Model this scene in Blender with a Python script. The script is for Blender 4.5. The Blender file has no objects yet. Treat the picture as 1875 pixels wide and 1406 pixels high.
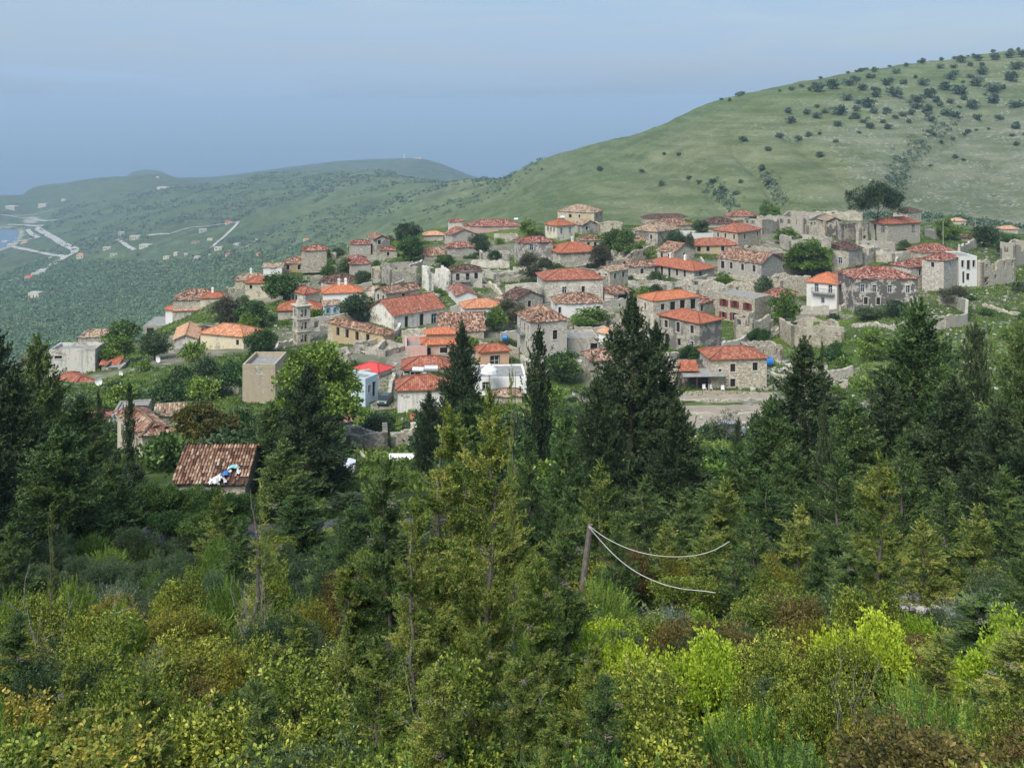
import bpy, bmesh, math, random
import numpy as np
from mathutils import Vector, Matrix
random.seed(7); rng = np.random.default_rng(7)
SC = bpy.context.scene
COL = SC.collection
F = 1850.0; CX = 937.5; Y0 = 191.0        # focal length, centre column and horizon row, in pixels of a 1875 x 1406 frame
PI = math.pi
R_ = math.radians

# ------------------------------------------------------------------ camera
cam = bpy.data.cameras.new('camera'); co = bpy.data.objects.new('camera', cam); COL.objects.link(co)
co.location = (0, 0, 0); co.rotation_euler = (R_(90), 0, 0)
cam.sensor_width = 36; cam.lens = F / 1875 * 36; cam.shift_y = -(703 - Y0) / 1875
cam.clip_start = .1; cam.clip_end = 90000
SC.camera = co

# ------------------------------------------------------------------ noise
def _h(i, j, s):
    n = (i * 374761393 + j * 668265263 + s * 1442695041) & 0xffffffff
    n = ((n ^ (n >> 13)) * 1274126177) & 0xffffffff
    return ((n ^ (n >> 16)) & 0xffff) / 65535.0
def vnoise(x, y, s=0):
    x = np.asarray(x, float); y = np.asarray(y, float)
    i = np.floor(x).astype(np.int64); j = np.floor(y).astype(np.int64)
    fx = x - i; fy = y - j; fx = fx*fx*(3-2*fx); fy = fy*fy*(3-2*fy)
    return (_h(i,j,s)*(1-fx)+_h(i+1,j,s)*fx)*(1-fy)+(_h(i,j+1,s)*(1-fx)+_h(i+1,j+1,s)*fx)*fy
def fbm(x, y, s=0, o=4):
    a = 0; w = .5; t = 0
    for k in range(o):
        a = a + w*vnoise(x*2**k, y*2**k, s+k); t += w; w *= .5
    return a/t*2-1

# ------------------------------------------------------------------ terrain profile: distance (m) and the row at which that ground is seen
NEAR = [(.5,-1.7),(1.4,-1.9),(2.7,-2.9),(5.5,-4.55),(8.2,-6.1),(11,-7.4),(15,-9.1),(20,-11.2),(27,-13.8),(37,-17.3),(51,-21.3),(68,-25.8),(88,-30.8),(112,-36.5)]
S = .68
COLS = {
 -200: [(210,715),(260,705),(400,740),(700,730),(1000,670),(1300,620),(1700,565),(2200,515),(2800,475),(3150,455),(3450,436),(3540,424),(3640,413),(3900,396),(4200,380),(4550,366),(5000,390)],
 0: [(190,755),(210,716),(250,697),(300,705),(400,720),(700,700),(1000,655),(1300,610),(1700,558),(2200,510),(2800,470),(3150,452),(3250,447),(3450,434),(3540,424),(3640,411),(3900,392),(4200,374),(4550,358),(5000,380)],
 70: [(190,752),(210,713),(250,692),(300,695),(400,715),(700,690),(1000,650),(1300,605),(1700,552),(2200,500),(2800,458),(3200,435),(3500,416),(3800,404),(4300,372),(4800,346),(5000,341),(5500,370)],
 200: [(190,760),(210,728),(240,680),(270,655),(300,650),(340,665),(500,700),(800,670),(1000,640),(1300,600),(1700,545),(2100,495),(2400,462),(2800,435),(3300,405),(3900,365),(4400,336),(4750,325),(5300,350)],
 300: [(190,765),(210,725),(240,672),(260,648),(290,612),(310,600),(340,610),(500,650),(800,640),(1000,620),(1300,580),(1600,540),(1900,495),(2100,462),(2500,425),(3100,385),(3800,350),(4500,322),(5000,335)],
 400: [(190,770),(210,722),(240,668),(265,638),(300,590),(330,560),(350,548),(375,555),(500,600),(800,600),(1000,575),(1300,540),(1600,500),(1900,462),(2300,420),(2800,385),(3400,350),(4000,333),(4300,340),(4600,345),(5400,323),(5600,322),(6300,345)],
 500: [(190,770),(210,725),(240,662),(265,628),(300,580),(335,540),(360,515),(385,500),(410,505),(500,545),(800,555),(1100,525),(1400,490),(1700,455),(2100,412),(2600,375),(3200,342),(3800,318),(4100,322),(4500,330),(5300,309),(5600,306),(6300,330)],
 600: [(190,768),(210,722),(240,658),(265,620),(300,570),(335,530),(370,498),(400,475),(425,465),(445,468),(600,510),(900,500),(1200,465),(1600,425),(2000,388),(2600,350),(3200,322),(3600,310),(3900,322),(4500,325),(5300,300),(5600,295),(6300,320)],
 700: [(190,768),(210,718),(240,650),(270,605),(300,560),(335,520),(370,486),(400,465),(430,445),(460,440),(600,475),(900,465),(1200,430),(1600,395),(2000,365),(2500,335),(2900,318),(3200,310),(3500,325),(4500,322),(5300,294),(5600,290),(6300,315)],
 780: [(190,768),(210,716),(240,648),(270,603),(300,558),(335,518),(370,482),(400,458),(430,436),(460,424),(600,450),(900,440),(1200,405),(1600,370),(2000,345),(2500,328),(2700,326),(3200,340),(4500,325),(5300,294),(5600,291),(6300,320)],
 880: [(190,768),(210,712),(240,645),(270,600),(300,555),(335,515),(370,480),(400,456),(430,432),(460,416),(480,415),(600,432),(800,420),(1000,395),(1300,360),(1700,333),(1950,326),(2300,345),(4500,345),(5300,325),(5600,325),(6300,350)],
 1000: [(190,768),(210,716),(240,650),(270,605),(300,560),(335,515),(370,478),(400,450),(430,425),(455,408),(480,405),(560,418),(700,405),(900,365),(1150,320),(1350,295),(1450,290),(1700,320),(3000,420)],
 1100: [(190,768),(210,722),(240,655),(270,610),(300,565),(335,518),(370,478),(400,450),(425,425),(450,411),(475,411),(560,422),(700,392),(900,335),(1150,285),(1300,266),(1350,265),(1600,300),(3000,420)],
 1200: [(190,768),(210,728),(240,668),(270,612),(300,565),(335,518),(365,478),(395,445),(415,425),(440,413),(465,412),(540,425),(660,400),(850,330),(1050,266),(1180,241),(1250,240),(1500,275),(3000,420)],
 1300: [(190,762),(210,728),(240,672),(270,625),(300,575),(335,520),(365,478),(395,440),(415,420),(440,408),(465,407),(530,418),(640,385),(820,300),(1000,228),(1130,195),(1200,195),(1450,235),(3000,420)],
 1420: [(190,762),(210,728),(240,672),(270,622),(300,572),(335,520),(365,480),(395,445),(415,425),(440,407),(465,403),(520,412),(620,382),(800,292),(980,205),(1120,160),(1200,158),(1450,200),(3000,420)],
 1500: [(190,762),(210,728),(240,675),(270,625),(300,575),(330,528),(360,488),(390,450),(415,425),(440,406),(465,402),(520,412),(620,380),(800,288),(980,195),(1130,143),(1200,139),(1450,180),(3000,420)],
 1600: [(190,750),(210,712),(240,652),(265,605),(295,565),(325,520),(355,480),(385,450),(415,425),(440,408),(465,405),(520,412),(620,385),(800,285),(980,185),(1150,126),(1210,121),(1450,170),(3000,420)],
 1720: [(190,750),(210,712),(240,650),(270,590),(295,548),(320,515),(350,480),(380,450),(415,425),(445,412),(470,410),(520,418),(620,385),(800,285),(1000,180),(1180,112),(1230,107),(1450,160),(3000,420)],
 1875: [(190,730),(210,700),(240,640),(270,585),(300,535),(320,510),(345,478),(375,455),(410,442),(445,432),(480,430),(540,430),(640,385),(800,290),(1000,185),(1200,104),(1270,95),(1500,150),(3000,420)],
 2100: [(190,730),(210,690),(240,625),(270,570),(300,520),(345,470),(400,440),(480,430),(540,430),(640,380),(800,280),(1000,170),(1200,95),(1300,85),(1500,140),(3000,420)],
}
RG = np.geomspace(.5, 9000, 760)
LR = np.log(RG)
cpx = sorted(COLS)
ZT = []
for c in cpx:
    pts = list(NEAR)
    tab = [(r*S, -(py-Y0)/F*r*S) for r, py in COLS[c]]
    pts += [p for p in tab if p[0] > 125]
    rl, zl = pts[-1]
    pts += [(rl*1.5, max(zl-60, -306) if zl > -250 else -306), (rl*2.2, -306), (9500, -306)]
    x = np.log([p[0] for p in pts]); y = np.array([p[1] for p in pts])
    # monotone cubic (Fritsch-Carlson)
    hh = np.diff(x); dl = np.diff(y)/hh; m = np.zeros(len(x)); m[0] = dl[0]; m[-1] = dl[-1]
    for k in range(1, len(x)-1):
        m[k] = 0 if dl[k-1]*dl[k] <= 0 else 2*dl[k-1]*dl[k]/(dl[k-1]+dl[k])
    k = np.clip(np.searchsorted(x, LR)-1, 0, len(x)-2); t = np.clip((LR-x[k])/hh[k], 0, 1)
    z = (2*t**3-3*t**2+1)*y[k]+(t**3-2*t**2+t)*hh[k]*m[k]+(-2*t**3+3*t**2)*y[k+1]+(t**3-t**2)*hh[k]*m[k+1]
    ZT.append(z)
ZT = np.array(ZT)
# azimuth grid (pixels), fine inside the view, coarse outside
AZ = np.concatenate([np.linspace(-2600, -300, 24)[:-1], np.arange(-300, 2175.1, 4.5), np.linspace(2180, 4500, 24)])
cp = np.array(cpx, float)
def col_interp(az):
    a = np.clip(az, cp[0], cp[-1]); k = int(np.clip(np.searchsorted(cp, a)-1, 0, len(cp)-2)); t = (a-cp[k])/(cp[k+1]-cp[k])
    k0 = max(k-1, 0); k3 = min(k+2, len(cp)-1); h = cp[k+1]-cp[k]
    m1 = (ZT[k+1]-ZT[k0])/(cp[k+1]-cp[k0])*h; m2 = (ZT[k3]-ZT[k])/(cp[k3]-cp[k])*h
    return (2*t**3-3*t**2+1)*ZT[k]+(t**3-2*t**2+t)*m1+(-2*t**3+3*t**2)*ZT[k+1]+(t**3-t**2)*m2
GZ = np.array([col_interp(a) for a in AZ])           # [az, r]
GX = (AZ[:, None]-CX)/F*RG[None, :]; GY = np.repeat(RG[None, :], len(AZ), 0)
def lookup(G, px, r):
    i = np.interp(px, AZ, np.arange(len(AZ))); j = np.interp(np.log(r), LR, np.arange(len(LR)))
    i0 = np.clip(i.astype(int) if hasattr(i, 'astype') else int(i), 0, len(AZ)-2); j0 = np.clip(j.astype(int) if hasattr(j, 'astype') else int(j), 0, len(LR)-2)
    a = i-i0; b = j-j0
    return (G[i0, j0]*(1-a)+G[i0+1, j0]*a)*(1-b)+(G[i0, j0+1]*(1-a)+G[i0+1, j0+1]*a)*b
def hit(px, py, rmin=3, rmax=8500):
    """the point of the ground that the direction (px, py) first meets"""
    r = np.exp(np.linspace(math.log(rmin), math.log(rmax), 3000))
    zr = -(py-Y0)/F*r; zg = lookup(GZ, np.full_like(r, px), r)
    k = np.nonzero(zr <= zg)[0]
    if len(k) == 0: return None
    rr = r[k[0]]
    return Vector(((px-CX)/F*rr, rr, float(zg[k[0]])))
def ground(px, r):
    return Vector(((px-CX)/F*r, r, float(lookup(GZ, np.array([float(px)]), np.array([float(r)]))[0])))
def gz(x, y):
    return float(lookup(GZ, np.array([x/y*F+CX]), np.array([float(y)]))[0])
def proj(p): return (CX+p[0]/p[1]*F, Y0-p[2]/p[1]*F)
# spurs and gullies of the hills
amp = np.interp(GY, [0, 150, 300, 400, 900, 3000], [.0, .15, .5, 2.5, 6, 12])
sk = np.where(GZ > -299, 1, 0)
NZ = fbm(GX/(60+GY*.10), GY/(80+GY*.12), 3, 5)*amp + fbm(GX/9., GY/9., 9, 3)*np.interp(GY, [0, 30, 120, 300, 600], [.15, .5, .5, .8, 1.2])
crest = np.exp(-((AZ[:, None]-0)*0)) # silhouettes keep their rows: noise is faded where the ground is a skyline
GULL = [([(1642,372),(1640,330),(1655,290),(1700,250),(1760,215),(1800,190)], 11, 20), ([(1345,386),(1318,362),(1295,338),(1262,320),(1230,305)], 5, 11),
        ([(1436,378),(1418,342),(1395,310),(1362,284),(1340,262)], 7, 13), ([(1560,330),(1530,300),(1504,288),(1470,262),(1440,235)], 5, 14),
        ([(1780,330),(1810,290),(1850,250)], 5, 14), ([(1200,330),(1180,300),(1150,285)], 3, 14), ([(905,350),(870,345),(820,360),(760,385)], 9, 40),
        ([(560,380),(520,400),(470,430),(430,450)], 12, 50), ([(700,360),(660,380),(600,405)], 10, 45), ([(380,340),(330,360),(280,390),(200,425)], 12, 55)]
for pts, dep, wid in GULL:
    w = [hit(a, b) for a, b in pts]; w = [p for p in w if p]
    dm = np.full(GX.shape, 1e9)
    for a, b in zip(w[:-1], w[1:]):
        vx, vy = b.x-a.x, b.y-a.y; L2 = vx*vx+vy*vy
        t = np.clip(((GX-a.x)*vx+(GY-a.y)*vy)/L2, 0, 1)
        dm = np.minimum(dm, np.hypot(GX-a.x-t*vx, GY-a.y-t*vy))
    NZ -= dep*np.exp(-dm/wid*1.6)
NZ += 0
low = np.clip((GZ+292)/14, 0, 1)         # the shore stays where it is
GZ = GZ + NZ*low
# ------------------------------------------------------------------ node helpers
class N:
    def __init__(s, name):
        s.m = bpy.data.materials.new(name); s.m.use_nodes = True; s.t = s.m.node_tree; s.t.nodes.clear()
        s.o = s.n('ShaderNodeOutputMaterial'); s.b = s.n('ShaderNodeBsdfPrincipled'); s.l(s.b.outputs[0], s.o.inputs[0])
    def n(s, ty, **kw):
        x = s.t.nodes.new(ty)
        for k, v in kw.items(): setattr(x, k, v)
        return x
    def l(s, a, b): s.t.links.new(a, b)
    def tc(s, which='Object'): return s.n('ShaderNodeTexCoord').outputs[which]
    def pos(s): return s.n('ShaderNodeNewGeometry').outputs['Position']
    def mapping(s, v, sc=(1,1,1), loc=(0,0,0)):
        x = s.n('ShaderNodeMapping'); s.l(v, x.inputs[0]); x.inputs['Scale'].default_value = sc; x.inputs['Location'].default_value = loc; return x.outputs[0]
    def noise(s, v, sc, det=4, ro=.6, dist=0):
        x = s.n('ShaderNodeTexNoise'); s.l(v, x.inputs['Vector']); x.inputs['Scale'].default_value = sc; x.inputs['Detail'].default_value = det
        x.inputs['Roughness'].default_value = ro; x.inputs['Distortion'].default_value = dist; return x.outputs['Fac']
    def voro(s, v, sc, feat='F1', out='Distance'):
        x = s.n('ShaderNodeTexVoronoi', feature=feat); s.l(v, x.inputs['Vector']); x.inputs['Scale'].default_value = sc; return x.outputs[out]
    def ramp(s, v, pts, interp='LINEAR'):
        x = s.n('ShaderNodeValToRGB'); s.l(v, x.inputs[0]); e = x.color_ramp.elements; x.color_ramp.interpolation = interp
        while len(e) < len(pts): e.new(.5)
        for q, (p, c) in zip(e, pts):
            q.position = p; q.color = (*c, 1) if len(c) == 3 else c
        return x.outputs[0]
    def rng(s, v, a, b, c=0., d=1.):
        x = s.n('ShaderNodeMapRange'); s.l(v, x.inputs[0])
        for i, q in enumerate((a, b, c, d)): x.inputs[i+1].default_value = q
        return x.outputs[0]
    def math(s, op, a, b=None):
        x = s.n('ShaderNodeMath', operation=op)
        for i, q in enumerate((a, b)):
            if q is None: continue
            if isinstance(q, (int, float)): x.inputs[i].default_value = q
            else: s.l(q, x.inputs[i])
        return x.outputs[0]
    def mix(s, f, a, b, mode='MIX'):
        x = s.n('ShaderNodeMix', data_type='RGBA', blend_type=mode)
        for i, q in ((0, f), (6, a), (7, b)):
            if isinstance(q, (int, float)): x.inputs[i].default_value = q
            elif isinstance(q, tuple): x.inputs[i].default_value = (*q, 1)
            else: s.l(q, x.inputs[i])
        return x.outputs[2]
    def bump(s, h, st=.5, dist=.05):
        x = s.n('ShaderNodeBump'); s.l(h, x.inputs['Height']); x.inputs['Strength'].default_value = st; x.inputs['Distance'].default_value = dist
        s.l(x.outputs[0], s.b.inputs['Normal']); return x
    def col(s, c):
        if isinstance(c, tuple): s.b.inputs['Base Color'].default_value = (*c, 1)
        else: s.l(c, s.b.inputs['Base Color'])
        return s
    def rough(s, r, spec=.3):
        s.b.inputs['Roughness'].default_value = r; s.b.inputs['Specular IOR Level'].default_value = spec; return s
    def attr(s, name, out='Fac'): return s.n('ShaderNodeAttribute', attribute_name=name).outputs[out]
MAT = {}
def plain(name, c, rough=.7, spec=.3, metal=0, var=.15, sc=3):
    if name in MAT: return MAT[name]
    k = N(name); v = k.noise(k.tc(), sc, 4)
    k.col(k.mix(k.rng(v, .3, .7, 0, var*2), c, tuple(x*.45 for x in c))); k.rough(rough, spec); k.b.inputs['Metallic'].default_value = metal
    MAT[name] = k.m; return k.m
def wallmat(name, plaster, stone=.5, dirt=.4, streak=.4, gray=(.11,.10,.09)):
    """lime plaster over rubble stone: patches where it fell, damp streaks, black lichen"""
    k = N('wall_'+name); p = k.tc('Object'); oi = k.n('ShaderNodeObjectInfo').outputs['Random']
    off = k.n('ShaderNodeVectorMath', operation='ADD'); k.l(p, off.inputs[0]); cb = k.n('ShaderNodeCombineXYZ'); k.l(k.math('MULTIPLY', oi, 90), cb.inputs[0]); k.l(k.math('MULTIPLY', oi, 57), cb.inputs[2]); k.l(cb.outputs[0], off.inputs[1]); p = off.outputs[0]
    st = k.mapping(p, (3.4, 3.4, 5.2))
    cell = k.voro(st, 1, 'F1', 'Color'); edge = k.voro(st, 1, 'DISTANCE_TO_EDGE', 'Distance')
    bw = k.n('ShaderNodeRGBToBW'); k.l(cell, bw.inputs[0])
    stonec = k.ramp(bw.outputs[0], [(.2, (.30,.275,.235)), (.5, (.43,.40,.34)), (.8, (.56,.53,.46))])
    stonec = k.mix(k.rng(edge, .0, .09, .6, 0), stonec, (.17,.155,.13))
    big = k.noise(p, .45, 5, .65); fine = k.noise(p, 3.5, 5, .7)
    pl = k.mix(k.rng(fine, .3, .75, 0, .35), plaster, tuple(x*.6 for x in plaster))
    c = k.mix(k.rng(big, .62-stone*.35, .66-stone*.35+.03, 1, 0) if stone < 1 else 1.0, pl, stonec) if stone > 0 else pl
    if 0 < stone < 1:
        c = k.mix(k.rng(big, .40+stone*.22, .43+stone*.22, 1, 0), pl, stonec)
    sk = k.noise(k.mapping(p, (1.6, 1.6, .16)), 1.2, 5, .7)
    c = k.mix(k.rng(sk, .5, .78, 0, streak), c, gray)
    dk = k.noise(p, .9, 6, .75)
    c = k.mix(k.rng(dk, .52, .72, 0, dirt), c, gray)
    hv = k.n('ShaderNodeHueSaturation'); k.l(c, hv.inputs['Color']); k.l(k.rng(oi, 0, 1, .95, 1.35), hv.inputs['Value']); k.l(k.rng(k.math('FRACT', k.math('MULTIPLY', oi, 7.3)), 0, 1, .7, 1.35), hv.inputs['Saturation']); c = k.mix(1.0, hv.outputs[0], (.97, .94, .88), 'MULTIPLY')
    k.col(c); k.rough(.93, .12)
    k.bump(k.math('ADD', k.math('MULTIPLY', edge, 1.5), fine), .5, .06)
    MAT['w_'+name] = k.m; return k.m
wallmat('white', (.78,.79,.79), 0, .12, .25)
wallmat('stained', (.68,.67,.63), .12, .45, .8)
wallmat('cream', (.62,.58,.46), .12, .3, .3)
wallmat('tan', (.44,.37,.27), .08, .25, .35)
wallmat('peach', (.62,.42,.30), 0, .12, .2)
wallmat('pink', (.62,.38,.33), .05, .2, .3)
wallmat('grey', (.40,.385,.34), .35, .25, .35)
wallmat('darkgrey', (.21,.20,.185), .4, .2, .2)
wallmat('stone', (.46,.43,.36), .8, .15, .2)
wallmat('palestone', (.56,.52,.43), .6, .15, .25)
wallmat('ashlar', (.54,.51,.44), .5, .2, .35)
wallmat('paleblue', (.55,.68,.78), 0, .12, .2)
wallmat('charcoal', (.125,.115,.11), .27, .15, .2)
wallmat('concrete', (.33,.33,.31), 0, .4, .5)
def roofmat(name, pal, var=1., patch=.3, patchc=(.10,.06,.05), ribs=.5, tw=.26, tl=.42):
    """barrel tiles in courses; uv is in metres, u along the eave, v up the slope"""
    k = N('roof_'+name); uv = k.tc('UV'); oi = k.n('ShaderNodeObjectInfo').outputs['Random']
    sp = k.n('ShaderNodeSeparateXYZ'); k.l(uv, sp.inputs[0])
    u = k.math('DIVIDE', sp.outputs[0], tw); v = k.math('DIVIDE', sp.outputs[1], tl)
    fu = k.math('FLOOR', u); fv = k.math('FLOOR', v)
    cb = k.n('ShaderNodeCombineXYZ'); k.l(fu, cb.inputs[0]); k.l(fv, cb.inputs[1]); k.l(oi, cb.inputs[2])
    wn = k.n('ShaderNodeTexWhiteNoise'); k.l(cb.outputs[0], wn.inputs['Vector'])
    big = k.noise(uv, .5, 4, .6)
    x = k.math('ADD', k.math('MULTIPLY', wn.outputs['Value'], var), k.math('MULTIPLY', big, .6 if var > .5 else .35))
    lo = 0 + (.18 if var > .5 else .1); hi = var + (.42 if var > .5 else .25)
    n = len(pal); c = k.ramp(k.rng(x, lo, hi), [((i)/(n-1), pc) for i, pc in enumerate(pal)])
    mo = k.noise(uv, 1.1, 5, .7)
    c = k.mix(k.rng(mo, .66-patch*.35, .78-patch*.2, 0, .8*min(1, patch*2.2)), c, patchc)
    rib = k.math('ABSOLUTE', k.math('SINE', k.math('MULTIPLY', u, PI)))
    c = k.mix(k.rng(rib, .0, .45, ribs, 0), c, tuple(q*.3 for q in pal[0]))
    k.col(c); k.rough(.85, .2)
    k.bump(k.math('ADD', rib, k.math('MULTIPLY', k.math('FRACT', v), -.35)), .7, .07)
    MAT['r_'+name] = k.m
roofmat('red', [(.28,.080,.045),(.41,.135,.07),(.52,.22,.125)], .45, .14, (.20,.06,.04), ribs=.45)
roofmat('redworn', [(.21,.06,.04),(.37,.125,.072),(.54,.27,.17)], .6, .30, (.09,.055,.045))
roofmat('orange', [(.44,.13,.06),(.56,.19,.09),(.66,.27,.14)], .5, .12, (.25,.10,.06), ribs=.5)
roofmat('orangeworn', [(.40,.14,.07),(.62,.26,.13),(.72,.42,.26)], .8, .15)
roofmat('paleorange', [(.45,.22,.12),(.62,.34,.19),(.72,.50,.33)], .8, .15)
roofmat('pinkred', [(.62,.075,.075),(.70,.10,.09)], .2, .02, ribs=.3, tw=.35, tl=9)
roofmat('old', [(.045,.028,.022),(.17,.085,.055),(.30,.15,.09),(.42,.27,.18),(.58,.47,.36)], 1.2, .35, (.055,.042,.034))
roofmat('oldred', [(.05,.022,.018),(.20,.06,.04),(.34,.12,.08),(.42,.22,.16),(.58,.44,.36)], 1.2, .3, (.06,.038,.032))
roofmat('olddark', [(.025,.017,.015),(.08,.045,.035),(.17,.09,.065),(.30,.20,.15)], 1.2, .4, (.04,.032,.028))
roofmat('oldpale', [(.10,.07,.05),(.30,.20,.13),(.46,.33,.22),(.62,.50,.37)], 1.2, .25, (.10,.08,.06))
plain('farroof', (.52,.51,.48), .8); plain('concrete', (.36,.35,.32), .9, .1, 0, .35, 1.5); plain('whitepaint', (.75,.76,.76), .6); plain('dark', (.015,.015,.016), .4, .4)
plain('glass', (.03,.035,.04), .15, .6); plain('framestone', (.62,.60,.54), .9, .1); plain('wood', (.12,.075,.045), .8); plain('redshutter', (.22,.05,.04), .7)
plain('metal', (.35,.36,.37), .4, .5, .8); plain('galv', (.55,.56,.57), .5, .5, .3); plain('pole', (.36,.33,.28), .9); plain('bluepaint', (.05,.22,.48), .5); plain('turquoise', (.12,.42,.48), .5)
plain('cloth', (.78,.77,.74), .9); plain('terracotta', (.45,.13,.07), .8); plain('blueplastic', (.03,.22,.62), .4); plain('rope', (.62,.60,.54), .8)
def barkmat(name, c):
    k = N(name); v = k.noise(k.mapping(k.tc(), (6, 6, 1.5)), 4, 5, .7)
    k.col(k.ramp(v, [(.3, tuple(x*.35 for x in c)), (.7, c)])); k.rough(.95, .1); k.bump(v, .6, .02); MAT[name] = k.m
barkmat('bark', (.10,.075,.055)); barkmat('greybark', (.24,.21,.18)); barkmat('deadwood', (.36,.33,.30))
def leafmat(name, cols, tr=.3, objvar=.25, rough=.55, bri=1.0):
    """each leaf takes its tone from its own 'tint'; each plant is a little different"""
    k = N('leaf_'+name); t = k.attr('tint'); oi = k.n('ShaderNodeObjectInfo').outputs['Random']
    n = len(cols); c = k.ramp(t, [(i/(n-1), q) for i, q in enumerate(cols)])
    hs = k.n('ShaderNodeHueSaturation'); k.l(c, hs.inputs['Color']); k.l(k.rng(oi, 0, 1, .5-objvar*.07, .5+objvar*.07), hs.inputs['Hue']); k.l(k.rng(oi, 0, 1, (1+objvar)*bri, (1-objvar)*bri), hs.inputs['Value'])
    k.l(hs.outputs[0], k.b.inputs['Base Color']); k.rough(rough, .25)
    trn = k.n('ShaderNodeBsdfTranslucent'); k.l(hs.outputs[0], trn.inputs[0]); mx = k.n('ShaderNodeMixShader'); mx.inputs[0].default_value = tr*.65
    k.l(k.b.outputs[0], mx.inputs[1]); k.l(trn.outputs[0], mx.inputs[2]); k.l(mx.outputs[0], k.o.inputs[0]); MAT[name] = k.m
leafmat('cyp_dark', [(.012,.026,.010),(.038,.064,.026),(.10,.135,.05)], .15, bri=1.25)
leafmat('cyp_mid', [(.016,.034,.012),(.055,.100,.028),(.14,.19,.055)], .2, bri=1.55)
leafmat('cyp_light', [(.028,.048,.012),(.085,.13,.025),(.20,.25,.05),(.36,.32,.09)], .28, bri=1.38)
leafmat('juniper', [(.03,.065,.014),(.11,.19,.03),(.28,.36,.07)], .3, bri=1.35)
leafmat('lentisk', [(.02,.04,.01),(.10,.14,.02),(.30,.34,.05),(.50,.50,.10)], .35, bri=1.29)
leafmat('lime', [(.10,.17,.012),(.26,.36,.03),(.42,.50,.06)], .4, bri=1.35)
leafmat('rust', [(.025,.028,.012),(.09,.085,.026),(.20,.15,.045),(.32,.22,.07)], .3, bri=1.2)
leafmat('ochre', [(.035,.045,.01),(.17,.17,.025),(.42,.36,.06)], .35, bri=1.32)
leafmat('sage', [(.04,.06,.04),(.14,.18,.13),(.34,.40,.31)], .25, bri=1.35)
leafmat('broad', [(.014,.035,.010),(.055,.11,.025),(.15,.24,.06)], .3, bri=1.25)
leafmat('broadlight', [(.03,.06,.012),(.12,.20,.03),(.27,.38,.08)], .35, bri=1.2)
leafmat('bluegreen', [(.018,.036,.014),(.055,.09,.034),(.14,.19,.085)], .25, bri=1.25)
leafmat('brownbush', [(.05,.05,.03),(.10,.10,.05),(.17,.16,.09)], .25)
leafmat('olive', [(.055,.10,.05),(.13,.21,.10),(.24,.34,.18)], .2, .0)
leafmat('oakfar', [(.035,.06,.04),(.075,.115,.07),(.13,.18,.11)], .2, .2, bri=1.35)
leafmat('autumn', [(.035,.045,.01),(.10,.105,.022),(.22,.19,.04)], .3)
leafmat('flower', [(.75,.60,.02),(.9,.75,.05)], .3, .0)
leafmat('cone', [(.08,.065,.055),(.17,.145,.12),(.26,.23,.20)], 0, .1, .8)
leafmat('twig', [(.14,.11,.09),(.27,.23,.20),(.40,.36,.32)], 0, .1, .9)
leafmat('grass', [(.06,.10,.015),(.13,.20,.03),(.24,.30,.07)], .3, .0)

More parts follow.
